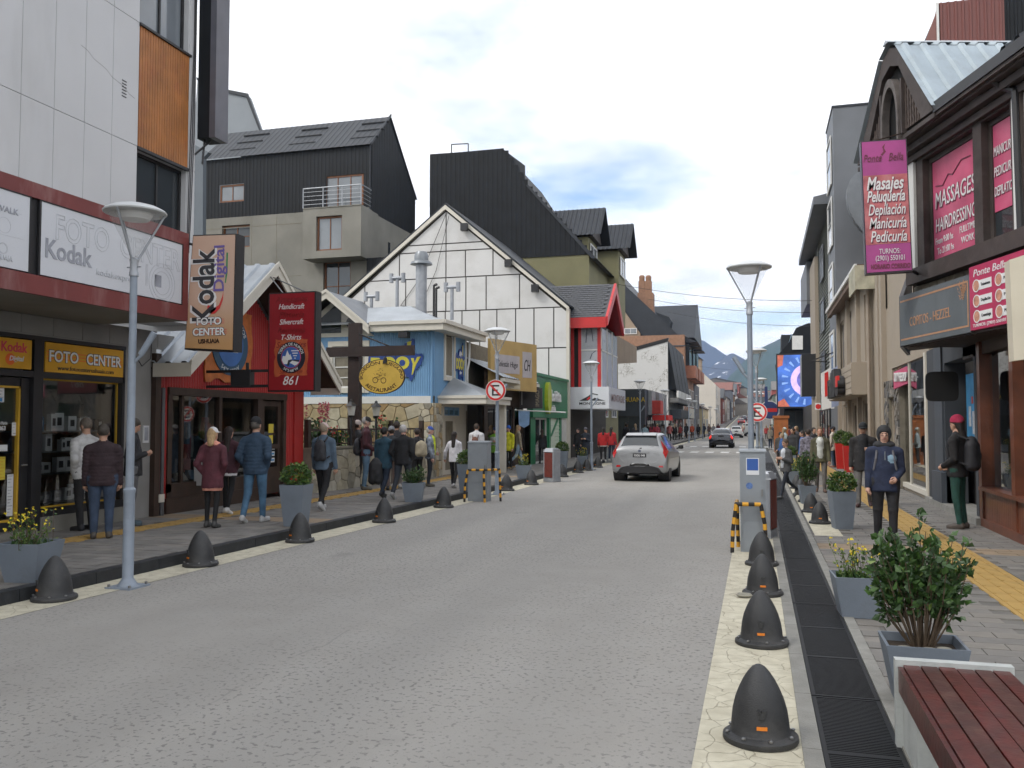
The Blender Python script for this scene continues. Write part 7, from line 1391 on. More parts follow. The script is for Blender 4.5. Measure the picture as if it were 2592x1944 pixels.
for o2 in ([(-27.9, 0), (-27.3, 0), (-27.3, 3), (-27.9, 3)], [(-26.0, 0), (-25.4, 0), (-25.4, 3), (-26.0, 3)], [(-27.3, 2.5), (-26, 2.5), (-26, 3), (-27.3, 3)]): stones(pier, PSt, o2, .14, SL, rg, .02, .006, 2.2, .05)
ob("roof", B().box((3.3, 31, 6.9), (12, 43.6, 7.1)).box((3.3, 31, 6.75), (3.45, 43.6, 6.9)), mat("eave_brown", (.13, .085, .06), .7, .2), bd); ob("gutter_white", B().box((3.22, 31, 6.98), (3.3, 43.6, 7.12)), mWhite, bd); ob("upper_block", B().box((3.85, 21.7, 5.2), (12, 30.9, 6.6)), mTanP, bd); ob("fascia_yellow", B().box((3.2, 30.6, 6.2), (3.25, 32.6, 7.0)).box((3.25, 30.6, 6.2), (3.8, 30.65, 7.0)), mat("stained_yellow", (.38, .36, .27), .7, .3, 3), bd)
s = E("letter_sign", "tan boarded sign box with tall black letters on the right", "sign", (0, 0, 0)); ob("box", B().box((3.15, 31.6, 2.75), (3.8, 41, 3.85)), mTanP, s)
for k in range(5): ob("board", B().box((3.12, 31.6, 2.78 + k * .21), (3.15, 41, 2.97 + k * .21)), mTanP, s)
txt(s, "nille", PR(3.12), -35.9, 2.85, 1.35, mBlackF, w=4.8, d=.15, ex=.12, bold=.05); ob("red_dot", B().pbox(PR(3.12), -34.2, -33.6, 3.1, 3.5, .2, .3), mSgR, s)
s = E("duty_free_sign", "pink duty free sign board over the stone doorway", "sign", (0, 0, 0)); PV = Pl((3.3, 25.6, 0), (math.sin(R(40)), -math.cos(R(40)), 0)); l = outl(PV, (2262, 942), (2299, 925), (2302, 968), (2262, 985)); ob("board", B().hexa([PV.p(*q, -.08) for q in l], [PV.p(*q, 0) for q in l]), mat("duty_pink", (.48, .09, .17), .5, .08), s); cu2, cv2 = sum(q[0] for q in l) / 4, sum(q[1] for q in l) / 4; w2 = l[1][0] - l[0][0]; txt(s, "DUTY FREE SHOP", PV, cu2, cv2 - .1, .32, mTxW, w=w2 * .84, d=.02, ex=.02, bold=.03)
# ------------------------------------------------------------------ grey tower and following fronts
mGrT = mat("tower_grey", (.135, .145, .16), .55, .12, .6, .05, 30); mLap = mat("lap_siding", (.155, .165, .145), .7, .08, 2); bd = E("grey_tower", "tall dark grey tower with white edged windows, right side", "building", (0, 0, 0))
ob("wall", B().box((3.7, 43.7, 0), (16, 47.5, 16.9)), mGrT, bd); ob("parapet", B().box((3.66, 43.66, 16.9), (16, 47.6, 17.0)), mBlackR, bd)
for z in (3.9, 7.2, 10.4, 13.4): window(bd, PR(3.7), -46.8, -44.4, z, z + 2.4, mWhite, mWinB, 1, 2, .12, -.03)
s = E("satellite_drum", "big round grey dish on the tower's street corner", "dish", (3.4, 42.2, 12.2)); ob("dish", B().lathe([(0, 0), (1.2, .1), (1.9, .5), (2.0, .7), (1.85, .75)], n=28), mat("dish_grey", (.125, .135, .145), .5, .1), s, True); s.rotation_euler = (R(75), 0, R(35)); s.location = (5.3, 42.8, 11.4); ob("floodlight", B().box((-.2, -1.6, .6), (.2, -1.3, .9)), mWhite, s)
bd = E("lap_sided_house", "green-grey lap sided house with steep eave beyond the tower", "building", (0, 0, 0)); ob("core", B().box((3.85, 47.5, 0), (14, 62, 13)), mLap, bd)
for k in range(58): ob("siding_board", B().pris([(3.85, 47.6, 1.5 + k * .2), (3.79, 47.6, 1.5 + k * .2), (3.85, 47.6, 1.71 + k * .2)], (0, 9.4, 0)), mLap, bd)
ob("flat_front", B().box((3.6, 57, 0), (4, 62, 12.2)), mTanP, bd); ob("eave", B().hexa([(3.0, 47.5, 13.2), (3.0, 64, 12.9), (14, 64, 12.9), (14, 47.5, 13.2)], [(3.0, 47.5, 13.6), (3.0, 64, 13.3), (14, 64, 16), (14, 47.5, 16)]), mGrT, bd); ob("balcony_box", B().box((3.4, 62, 9.9), (5, 70, 12.8)), mGrT, bd)
for z in (4.0, 7.0, 10): window(bd, PR(3.78), -54, -51.6, z, z + 1.9, mGrT, mWinB, 2, 1, .1, -.03)
window(bd, PR(3.59), -60.5, -58.5, 3.4, 5.4, mGrT, mWin, 1, 1, .1, -.03); window(bd, PR(3.78), -56, -48.5, .2, 2.6, mBlackF, mShop, 4, 1, .1, -.03)
s = E("banner_sign", "white and red upright shop sign beside the blue panel", "sign", (0, 0, 0)); PV = PY(43.3); l = outl(PV, (2078, 945), (2100, 932), (2105, 1032), (2080, 1038)); ob("panel", B().hexa([PV.p(*q, -.1) for q in l], [PV.p(*q, 0) for q in l]), mSgW, s); l2 = outl(PV, (2087, 945), (2096, 940), (2098, 1000), (2088, 1005)); ob("print", B().hexa([PV.p(*q, 0) for q in l2], [PV.p(*q, .02) for q in l2]), mSgR, s); ob("edge", B().hexa([PV.p(*q, -.12) for q in outl(PV, (2100, 935), (2110, 935), (2112, 1034), (2104, 1034))], [PV.p(*q, .01) for q in outl(PV, (2100, 935), (2110, 935), (2112, 1034), (2104, 1034))]), mWhite, s)
s = E("banner_sign", "blue and white slanted panel sign left of the letter sign", "sign", (0, 0, 0)); PV = PY(42); l = outl(PV, (2104, 937), (2120, 925), (2123, 1026), (2105, 1032)); ob("panel", B().hexa([PV.p(*q, -.1) for q in l], [PV.p(*q, 0) for q in l]), mat("panel_blue", (.30, .35, .50), .5, .25, 2), s); ob("rack", B().path([(3.4, 42, 5.0), (2.5, 43, 4.7), (3.4, 44, 4.7)], .03, 4), mBlackF, s)
s = E("blade_sign", "big black blade sign in front of the video screen", "sign", (0, 0, 0)); PV = PY(50); l = outl(PV, (2028, 898), (2065, 895), (2065, 1003), (2029, 1004)); ob("box", B().hexa([PV.p(*q, -.5) for q in l], [PV.p(*q, 0) for q in l]), mBlackF, s); ob("edge", B().hexa([PV.p(*q, -.45) for q in outl(PV, (2026, 900), (2029, 898), (2030, 1003), (2027, 1004))], [PV.p(*q, .03) for q in outl(PV, (2026, 900), (2029, 898), (2030, 1003), (2027, 1004))]), mSteel, s)
s = E("blade_sign", "small white sign with a red round mark", "sign", (0, 0, 0)); PV = PY(46); l = outl(PV, (2063, 1020), (2077, 1020), (2077, 1037), (2063, 1037)); ob("panel", B().hexa([PV.p(*q, -.05) for q in l], [PV.p(*q, 0) for q in l]), mSgW, s); cu2, cv2 = PV.a(2071, 1029); ob("mark", ring(PV, cu2, cv2, 0, .13, 0, .01, 16), mSgR, s)
# video screen building
bd = E("black_mansard_building", "black mansard building behind the video screen", "building", (0, 0, 0)); F = PY(86); l = outl(F, (1985, 1000), (1972, 895), (1995, 870), (2015, 830), (2045, 818), (2110, 818), (2110, 1110), (1985, 1110)); ob("wall", B().hexa([F.p(*q) for q in l], [F.p(*q, -18) for q in l]), mBlackS, bd); ob("sign_panel", B().hexa([F.p(*q, 0) for q in outl(F, (2005, 850), (2032, 850), (2032, 885), (2005, 885))], [F.p(*q, .1) for q in outl(F, (2005, 850), (2032, 850), (2032, 885), (2005, 885))]), mWhite, bd); ob("stack", B().hexa([F.p(*q, -2) for q in outl(F, (1979, 842), (2004, 842), (1995, 872), (1979, 890))], [F.p(*q, -5) for q in outl(F, (1979, 842), (2004, 842), (1995, 872), (1979, 890))]), mBlackR, bd)
ob("street_front", B().box((4.2, 72, 0), (12, 86, 3.3)), mDark, bd); window(bd, PY(85.9), 2.6, 5.5, .1, 3.0, mBlackF, mWin, 3, 1, .1, -.02)
s = E("video_screen", "large video screen glowing blue with a pink ring picture", "screen", (0, 0, 0)); F = PY(84.6); ob("frame", B().pbox(F, 1.85, 5.6, 3.2, 8.3, -1.0, -.03), mBlackF, s); ob("picture", B().pbox(F, 1.95, 5.5, 3.35, 8.15, -.03, 0), mat("screen_blue", (.06, .15, .50), .4, .5, .7, em=.34), s); PkE = mat("screen_pink", (.62, .45, .85), .4, .1, em=.5); ob("picture_ring", ring(F, 4.6, 5.8, .95, 1.5, 0, .01), PkE, s); ob("picture_disc", ring(F, 4.6, 5.8, 0, .95, 0, .008), mat("screen_indigo", (.12, .12, .40), .4, .2, em=.6), s); OrE = mat("screen_orange", (.50, .14, .09), .4, .2, em=.3)
for q in (((1.95, 7.0), (2.4, 7.2), (2.5, 8.15), (1.95, 8.15)), ((1.95, 3.35), (3.0, 3.35), (2.5, 4.1), (1.95, 3.8))): ob("picture_patch", B().hexa([F.p(*w, 0) for w in q], [F.p(*w, .006) for w in q]), OrE, s)
for k in range(9): a = 2.0 + k * .32; ob("picture_ray", B().hexa([F.p(4.6 + r_ * math.cos(a + d_), 5.8 + r_ * math.sin(a + d_), 0) for r_, d_ in ((1.75, -.03), (2.3, -.05), (2.3, .05), (1.75, .03))], [F.p(4.6 + r_ * math.cos(a + d_), 5.8 + r_ * math.sin(a + d_), .007) for r_, d_ in ((1.75, -.03), (2.3, -.05), (2.3, .05), (1.75, .03))]), mat("screen_light", (.22, .36, .70), .4, .1, em=.45), s)
mFg = mat("guitar_blue", (.03, .05, .16), .4, .1); s = E("guitar_sign", "dark blue guitar shaped sign far on the right", "sign", (0, 0, 0)); F = PY(100); cu2, cv2 = F.a(1948, 1038)
for nm, r_, dz, m_ in (("rim", 1.05, 0, mWhite), ("body", .95, 0, mFg)): ob(nm, ring(F, cu2, cv2, 0, r_, 0 if nm == "rim" else .03, .03 if nm == "rim" else .06, 24), m_, s)
ob("neck", B().hexa([F.p(cu2 - .5, cv2 + .6, .0), F.p(cu2 - .15, cv2 + .8, 0), F.p(cu2 - .2, cv2 + 2.6, 0), F.p(cu2 - .5, cv2 + 2.6, 0)], [F.p(cu2 - .5, cv2 + .6, .05), F.p(cu2 - .15, cv2 + .8, .05), F.p(cu2 - .2, cv2 + 2.6, .05), F.p(cu2 - .5, cv2 + 2.6, .05)]), mFg, s); ob("band", B().pbox(F, cu2 - .8, cu2 + .8, cv2 - .2, cv2 + .2, .06, .07), mSgR, s)
bd = E("red_brown_clad_tower", "red-brown and black ribbed metal building rising behind the salon roof", "building", (0, 0, 0)); F = PY(26); l = outl(F, (2375, 140), (2378, 8), (2542, -6), (2545, 140)); x0, x1 = l[0][0], l[3][0]; z1 = l[1][1]
ob("red_wall", B().corr(F.p(x0, 6), (x1 - x0, 0, 0), (0, 0, z1 - 6), (0, -1, 0), .18, .03, trap=True), mat("redbrown_sheet", (.17, .06, .052), .5, .08, .6), bd); ob("black_wall", B().corr(F.p(x1, 6), (3.5, 0, 0), (0, 0, z1 + 1.2 - 6), (0, -1, 0), .18, .03, trap=True), mBlackS, bd); lw = outl(F, (2336, 120), (2378, 8)); ob("side_wall", B().poly([F.p(x0, 6), F.p(x0, z1), F.p(x0, z1 - 3, -5), F.p(x0, 6, -5)]).poly([F.p(lw[0][0], 6), F.p(*lw[0]), F.p(*lw[1]), F.p(x0, 6)]), mat("redbrown_side", (.22, .10, .085), .6, .08), bd); ob("corner_trim", B().pbox(F, x0 - .03, x0 + .03, 6, z1, 0, .05), mWhite, bd); ob("body", B().box((x0 + .05, 26.1, 0), (x1 + 3.4, 34, z1 - .1)), mUan, bd)
# far right fronts
rg = random.Random(77); y = 106; RN = ["green roofed house right after the video screen", "tan shop far down the right side", "pink shop front far down the right side", "grey house far down the right side", "white house near the hill on the right", "brown house at the foot of the hill, right side", "pale house on the hill street, right side", "dark house on the hill street, right side", "ochre house high on the hill, right side"]
for k in range(9):
    d = rg.uniform(18, 32); h = rg.uniform(5, 8.5); x0 = 3.4 + (k % 3) * .3
    block("far_house", RN[k], x0, 16, y, y + d, h, mat("farR%d" % k, CL[(k + 3) % 8] if k else (.10, .12, .11), .85, .1, .4), 'xy'[k % 2], mat("roof_green", (.02, .07, .045), .6, .1) if k == 0 else mat("farroof%d" % (k % 3)), [(y + 2 + j * 4.5, y + 4.5 + j * 4.5, z, z + 1.7) for j in range(int(d / 4.5) - 1) for z in (.6, 3.4)], "house", side=-1, rh=2.6); y += d + rg.uniform(0, 4)
# street end: houses climbing the slope
HN = ["red", "cream", "grey", "ochre", "brown", "white", "green-grey", "crimson"]
for k in range(12):
    x = -19 + (k % 4) * 8.4 + rg.uniform(-1, 1); yy = 338 + (k // 4) * 48
    block("hill_house", "%s house, %s from the left in the %s row closing the street" % (HN[k % 8], ORD[k % 4], ("front", "middle", "upper")[k // 4]), x, x + 7, yy, yy + 8, rg.uniform(4, 7), mat("far%d" % (k % 8)), 'xy'[k % 2], mat("farroof%d" % (k % 3)), [], "house", rh=2.2)["group"] = "houses on the slope at the street's end"
# ------------------------------------------------------------------ cars
def crom(P, n):                                # Catmull-Rom resample of control rows
    P = np.asarray(P, float); K = len(P); t = np.linspace(0, K - 1, n); i = np.clip(t.astype(int), 0, K - 2); f = (t - i).reshape((-1,) + (1,) * (P.ndim - 1))
    p0, p1, p2, p3 = P[np.maximum(i - 1, 0)], P[i], P[i + 1], P[np.minimum(i + 2, K - 1)]
    return .5 * (2 * p1 + (p2 - p0) * f + (2 * p0 - 5 * p1 + 4 * p2 - p3) * f ** 2 + (3 * p1 - p0 - 3 * p2 + p3) * f ** 3)
mGl = mat("car_glass", (.03, .036, .04), .10, 0, spec=.9); mTy = mat("tyre", (.015, .015, .016), .8, .2); mRim = mat("rim", (.35, .36, .37), .35, .05, metal=.7); mPlB = mat("car_black_plastic", (.02, .02, .022), .6, .1); mTail = mat("tail_light_red", (.42, .012, .012), .2, .1, coat=.5); mTailL = mat("tail_light_lit", (.75, .03, .02), .2, 0, em=.8)
SH = {  # rows: y, z bottom, z waist, z top, half width, half width at the roof
 "hatch": [(-.008, .47, .52, .56, .30, .24), (0, .40, .56, .66, .66, .52), (.015, .30, .66, .86, .78, .66), (.05, .26, .80, 1.00, .835, .70), (.14, .24, .88, 1.13, .855, .64), (.34, .24, .95, 1.37, .86, .55), (.62, .24, .95, 1.45, .86, .53), (1.3, .22, .93, 1.48, .86, .54), (2.0, .22, .90, 1.46, .86, .54), (2.5, .22, .88, 1.36, .86, .55), (3.0, .22, .86, 1.06, .855, .66), (3.4, .22, .80, .92, .84, .66), (3.75, .24, .66, .78, .78, .58), (3.93, .34, .5, .56, .62, .45)],
 "sedan": [(-.008, .50, .56, .60, .30, .26), (0, .42, .60, .66, .70, .60), (.02, .30, .66, .82, .80, .68), (.08, .26, .76, .98, .86, .70), (.30, .24, .84, 1.01, .87, .70), (.72, .24, .90, 1.04, .87, .68), (1.05, .23, .92, 1.24, .87, .62), (1.35, .22, .92, 1.37, .87, .58), (2.0, .22, .90, 1.42, .87, .57), (2.7, .22, .88, 1.34, .87, .58), (3.25, .22, .86, 1.03, .87, .66), (3.7, .22, .82, .93, .86, .68), (4.25, .24, .70, .82, .80, .6), (4.45, .34, .5, .58, .64, .45)],
 "van": [(-.008, .55, .66, .72, .36, .3), (0, .42, .70, .80, .76, .68), (.02, .32, .80, 1.10, .84, .72), (.06, .28, .95, 1.42, .87, .72), (.14, .28, 1.02, 1.70, .88, .70), (.35, .28, 1.04, 1.82, .88, .69), (1.2, .28, 1.04, 1.85, .88, .69), (2.2, .28, 1.02, 1.83, .88, .69), (2.8, .28, 1.0, 1.66, .88, .70), (3.2, .28, .98, 1.20, .87, .74), (3.6, .28, .9, 1.05, .86, .72), (3.95, .3, .72, .9, .8, .6), (4.1, .38, .55, .64, .66, .5)]}
def car(kind, label, x, y, rz, paint, plate=1, z=0):
    e = E("car", label, "car", (x, y, z), rz); rows = []
    for yy, zb, zw, zt, w, wt in SH[kind]:
        rows.append([(0, yy, zb), (w * .6, yy, zb), (w * .94, yy, zb + .05), (w, yy, zb + (zw - zb) * .45), (w * .99, yy, zw * .92), (w * .955, yy, zw), (wt + (w * .93 - wt) * .25, yy, zw + (zt - zw) * .70), (wt * .93, yy, zt - .035), (wt * .6, yy, zt - .005), (0, yy, zt)])
    nI, nJ = 76, 46; Gd = crom(rows, nI); Gd = np.swapaxes(crom(np.swapaxes(Gd, 0, 1), nJ), 0, 1); K = len(rows) - 1; M = len(rows[0]) - 1
    def I(yy): ys = Gd[:, 0, 1]; return int(np.argmin(np.abs(ys - yy)))
    def S(m): return int(round(m / M * (nJ - 1)))
    def patch(name, i0, i1, j0, j1, m_, off, side, par=e, th=.004):
        b = B(); V = Gd[i0:i1 + 1, j0:j1 + 1].copy(); n = np.cross(np.gradient(V, axis=0), np.gradient(V, axis=1)); n /= np.linalg.norm(n, axis=2, keepdims=True) + 1e-9
        c = V.reshape(-1, 3).mean(0) - np.array([0, 2.0, .75]); n *= np.sign((n.reshape(-1, 3).mean(0) * c).sum()) or 1; V = V + n * off; h, w = V.shape[:2]; V[..., 0] *= side
        b.v = [tuple(p) for p in V.reshape(-1, 3)]; b.f = [(a * w + c, a * w + c + 1, (a + 1) * w + c + 1, (a + 1) * w + c) for a in range(h - 1) for c in range(w - 1)]; b.m = [0] * len(b.f)
        return ob(name, b, m_, par, 2)
    full = np.concatenate([Gd, Gd[:, -2:0:-1] * np.array([-1, 1, 1])], 1); w = full.shape[1]; b = B(); b.v = [tuple(p) for p in full.reshape(-1, 3)]
    b.f = [(i * w + j, i * w + (j + 1) % w, (i + 1) * w + (j + 1) % w, (i + 1) * w + j) for i in range(nI - 1) for j in range(w)] + [tuple(range(w))]; jb = S(1.7)
    b.m = [1 if len(f) == 4 and (f[0] % w < jb or f[0] % w >= w - jb) else 0 for f in b.f]; ob("body", b, [paint, mPlB], e, 2)
    L_ = SH[kind][-1][0]; rw = {"hatch": (.12, .40), "sedan": (.80, 1.36), "van": (.075, .2)}[kind]; fw = {"hatch": (2.35, 3.0), "sedan": (2.5, 3.2), "van": (2.75, 3.2)}[kind]; sw = {"hatch": (.62, 2.45), "sedan": (1.15, 2.75), "van": (.5, 2.75)}[kind]
    for s_ in (1, -1):
        patch("rear_window", I(rw[0]), I(rw[1]), S(7.0 if kind == "sedan" else 7.15), nJ - 1, mGl, .006, s_); patch("windscreen", I(fw[0]), I(fw[1]), S(7.2), nJ - 1, mGl, .006, s_)
        md = (sw[0] + sw[1]) / 2
        for a, c in ((sw[0], md - .05), (md + .05, sw[1])): patch("side_window", I(a), I(c), S(5.25), S(6.75), mGl, .006, s_)
        if kind == "hatch": patch("tail_light", I(.025), I(.30), S(4.7), S(6.3), mTail, .010, s_)
        elif kind == "sedan": patch("tail_light", I(.015), I(.10), S(4.3), S(6.6), mTailL, .012, s_)
        else: patch("tail_light", I(.025), I(.10), S(4.6), S(6.5), mTail, .012, s_)
        ob("mirror", B().lathe([(0, -.07), (.075, -.05), (.09, 0), (.075, .05), (0, .07)], (s_ * .98, L_ * .64, 1.0 if kind != "van" else 1.12), 10).tube((s_ * .84, L_ * .64, .95), (s_ * .95, L_ * .64, .98), .025), mPlB if kind != "sedan" else paint, e, True)
        for wy in (.62, L_ - .72):
            wo2 = ob("wheel", B().lathe([(.22, -.10), (.29, -.105), (.315, -.08), (.315, .08), (.29, .105), (.22, .10)], n=28), mTy, e, True, loc=(s_ * .735, wy, .315)); wo2.rotation_euler = (0, R(90) * s_, 0)
            ob("rim", B().lathe([(0, .085), (.05, .09), (.06, .07), (.20, .085), (.225, .10), (.215, -.05), (0, -.05)], n=20), mRim, wo2, True)
            ob("wheel_arch", B().tube((s_ * .5, wy, .33), (s_ * (.852 if kind == "hatch" else .862), wy, .33), .35, n=28), mPlB, e)
    zp = {"hatch": .80, "sedan": .86, "van": .82}[kind]; yb = {"hatch": .012, "sedan": .028, "van": .004}[kind]
    p = ob("number_plate", B().box((-.20, yb - .02, zp - .055), (.20, yb + .05, zp + .055)), mPlB, e); PP = Pl((0, yb - .021, 0), (1, 0, 0)); ob("plate_frame", B().pbox(PP, -.19, .19, zp - .045, zp + .045, 0, .002), mat("plate_grey", (.05, .05, .055), .5, 0), p)
    if plate: txt(e, "OOU 143", PP, 0, zp - .03, .085, mTxW, w=.32, d=.004, bold=.02)
    ob("bumper", B().hexa([(-.60, .0, .27), (.60, .0, .27), (.70, .1, .22), (-.70, .1, .22)], [(-.44, -.006, .41), (.44, -.006, .41), (.56, .1, .41), (-.56, .1, .41)]), mPlB, e)
    if kind == "hatch":
        ob("wiper", B().tube((.02, .075, 1.015), (.42, .10, 1.06), .012).tube((0, .07, 1.0), (.06, .07, 1.01), .025), mPlB, e); ob("badge", B().lathe([(.045, 0), (.045, .01)], n=18), mat("badge_blue", (.08, .09, .13), .3, 0), e, loc=(0, .035, .93)).rotation_euler = (R(82), 0, 0); ob("trim_bar", B().box((-.30, .004, .872), (.30, .05, .895)), mRim, e); ob("spoiler", B().hexa([(-.48, .30, 1.375), (.48, .30, 1.375), (.47, .6, 1.46), (-.47, .6, 1.46)], [(-.46, .28, 1.40), (.46, .28, 1.40), (.45, .6, 1.475), (-.45, .6, 1.475)]), paint, e); ob("aerial", B().tube((0, .75, 1.47), (0, .62, 1.62), .008).lathe([(.03, 1.46), (.02, 1.49)], (0, .75, 0), 8), mPlB, e); ob("exhaust", B().tube((-.35, .0, .27), (-.35, .25, .27), .03), mRim, e)
        txt(e, "Fiesta", Pl((0, -.002, 0), (1, 0, 0)), -.52, .80, .06, mRim, w=.14, d=.03); txt(e, "TITANIUM", Pl((0, -.002, 0), (1, 0, 0)), .50, .86, .045, mRim, w=.17, d=.03)
        for s_ in (1, -1): ob("reflector", B().hexa([(s_ * .71, .0, .44), (s_ * .58, -.016, .45), (s_ * .58, -.012, .50), (s_ * .71, .004, .50)], [(s_ * .71, .06, .44), (s_ * .58, .06, .45), (s_ * .58, .06, .50), (s_ * .71, .06, .50)]), mTail, e)
        for k in range(2): ob("roof_rib", B().tube((.43 * (1 - 2 * k), .65, 1.445), (.43 * (1 - 2 * k), 2.0, 1.455), .012, n=5), mPlB, e)
    return e
mSil = mat("paint_silver", (.27, .275, .28), .32, .03, 3, metal=.5, coat=.6); mNav = mat("paint_navy", (.012, .018, .035), .2, .05, metal=.2, coat=.8); mWhC = mat("paint_white", (.62, .63, .63), .3, .03, coat=.5); mBei = mat("paint_beige", (.40, .36, .28), .35, .05, coat=.4); mRdC = mat("paint_red", (.25, .02, .025), .3, .05, coat=.5)
car("hatch", "silver hatchback driving away in the middle of the road", -3.42, 26.4, -.02, mSil)
car("sedan", "dark navy saloon with lit tail lights beyond the crossing", -2.5, 65, 0, mNav, 0)
car("hatch", "white hatchback just beyond the navy saloon", -2.45, 113, .06, mWhC, 0)
car("van", "beige pickup-like van stopped on the right of the far lane", -1.75, 165, 0, mBei, 0); car("van", "white van half hidden behind the right lamp post", -.9, 130, 0, mWhC, 0)
for k, (x, y, kd, m_, l) in enumerate(((-1.2, 205, "hatch", mWhC, "white car first up the hill"), (-3.6, 222, "sedan", mRdC, "red car climbing the hill"), (-1.4, 240, "sedan", mWhC, "white car behind the red one on the hill"), (-3.4, 262, "hatch", mNav, "dark car far up the hill"), (-1.3, 285, "van", mSil, "silver van farthest up the hill"))): car(kd, l, x, y, 0, m_, 0, zr(y) + .1).rotation_euler = (.06, 0, 0)
# ------------------------------------------------------------------ people: one smooth-blended surface each
def nets(F, Lb, o, h):                          # surface nets on a signed distance grid
    s = F < 0; X, Y, Z = F.shape; c = np.zeros((X - 1, Y - 1, Z - 1), int)
    cs = [(i, j, k) for i in (0, 1) for j in (0, 1) for k in (0, 1)]; sl = lambda a, q: a[q[0]:a.shape[0] - 1 + q[0], q[1]:a.shape[1] - 1 + q[1], q[2]:a.shape[2] - 1 + q[2]]
    for q in cs: c += sl(s, q)
    act = (c > 0) & (c < 8); idx = -np.ones(act.shape, int); n = int(act.sum()); idx[act] = np.arange(n); P = np.zeros((n, 3)); W = np.zeros(n)
    for a in cs:
        for ax in range(3):
            if a[ax]: continue
            b_ = list(a); b_[ax] = 1; fa, fb = sl(F, a)[act], sl(F, b_)[act]; m = (fa < 0) != (fb < 0); t = np.where(m, fa / np.where(m, fa - fb, 1), 0); p = np.array(a, float)[None] + np.zeros((n, 3)); p[:, ax] += t; P[m] += p[m]; W[m] += 1
    base = np.argwhere(act); V = (base + P / W[:, None]) * h + o; lab = Lb[base[:, 0], base[:, 1], base[:, 2]]; best = F[base[:, 0], base[:, 1], base[:, 2]].copy()
    for q in cs:
        ii = base + np.array(q); f = F[ii[:, 0], ii[:, 1], ii[:, 2]]; u = f < best; best[u] = f[u]; lab = np.where(u, Lb[ii[:, 0], ii[:, 1], ii[:, 2]], lab)
    Q = []
    for ax in range(3):
        d = [0, 0, 0]; d[ax] = 1; A = s[:X - d[0], :Y - d[1], :Z - d[2]]; C = s[d[0]:, d[1]:, d[2]:]; e = np.argwhere(A != C); u, v = [k for k in range(3) if k != ax]; e = e[(e[:, u] > 0) & (e[:, v] > 0) & (e[:, u] < act.shape[u]) & (e[:, v] < act.shape[v])]
        if not len(e): continue
        fl = A[e[:, 0], e[:, 1], e[:, 2]]; g = []
        for du, dv in ((1, 1), (0, 1), (0, 0), (1, 0)): w = e.copy(); w[:, u] -= du; w[:, v] -= dv; g.append(idx[w[:, 0], w[:, 1], w[:, 2]])
        q = np.stack(g, 1); f = fl if ax != 1 else ~fl; q[~f] = q[~f][:, ::-1]; Q.append(q)
    return V, np.concatenate(Q), lab
def sdf(prims, h, lo=None, hi=None):
    A = np.array([np.minimum(p[0], p[1]) - max(p[2], p[3]) * max(p[5]) for p in prims]).min(0) - 2 * h; C = np.array([np.maximum(p[0], p[1]) + max(p[2], p[3]) * max(p[5]) for p in prims]).max(0) + 2 * h
    if lo is not None: A, C = np.maximum(A, lo), np.minimum(C, hi)
    n = np.ceil((C - A) / h).astype(int) + 1; F = np.full(n, .5, np.float32); Rw = np.full(n, .5, np.float32); Lb = np.zeros(n, np.int16); ax = [A[i] + np.arange(n[i]) * h for i in range(3)]
    for a, c, ra, rb, lb, sc, k, puf, cut in prims:
        a, c, sc = np.array(a, float), np.array(c, float), np.array(sc, float); r = max(ra, rb) * max(sc) + .06; i0 = np.maximum(((np.minimum(a, c) - r - A) / h).astype(int), 0); i1 = np.minimum(((np.maximum(a, c) + r - A) / h).astype(int) + 2, n)
        if (i1 <= i0).any(): continue
        g = np.meshgrid(*[ax[i][i0[i]:i1[i]] for i in range(3)], indexing='ij', sparse=True); m = (a + c) / 2; q = [(g[i] - m[i]) / sc[i] for i in range(3)]; a2, c2 = (a - m) / sc, (c - m) / sc; ab = c2 - a2; L2 = max((ab ** 2).sum(), 1e-9)
        t = np.clip(sum((q[i] - a2[i]) * ab[i] for i in range(3)) / L2, 0, 1); d = np.sqrt(sum((q[i] - a2[i] - t * ab[i]) ** 2 for i in range(3))) - (ra + (rb - ra) * t)
        if puf: d = d - .011 * np.abs(np.sin(np.pi * t * math.sqrt(L2) / puf))
        d = d * min(sc)
        if cut is not None: d = np.maximum(d, g[0] * cut[0] + g[1] * cut[1] + g[2] * cut[2] - cut[3])
        sx = tuple(slice(i0[i], i1[i]) for i in range(3)); f, rw = F[sx], Rw[sx]; u = d < rw; Lb[sx] = np.where(u, lb, Lb[sx]); Rw[sx] = np.where(u, d, rw); kk = np.clip(.5 + .5 * (f - d) / k, 0, 1); F[sx] = f * (1 - kk) + d * kk - k * kk * (1 - kk)
    return nets(F, Lb, A, h)
def pr(a, c, ra, rb, lb, sc=(1, 1, 1), k=.02, puf=0, cut=None): return (np.array(a, float), np.array(c, float), ra, rb, lb, sc, k, puf, cut)
SKIN, HAIR, TOP, BOT, SHOE, HAT, EXT, EYE, LIP, SOLE = range(10)
def rotx(v, a): return np.array([v[0], v[1] * math.cos(a) - v[2] * math.sin(a), v[1] * math.sin(a) + v[2] * math.cos(a)])
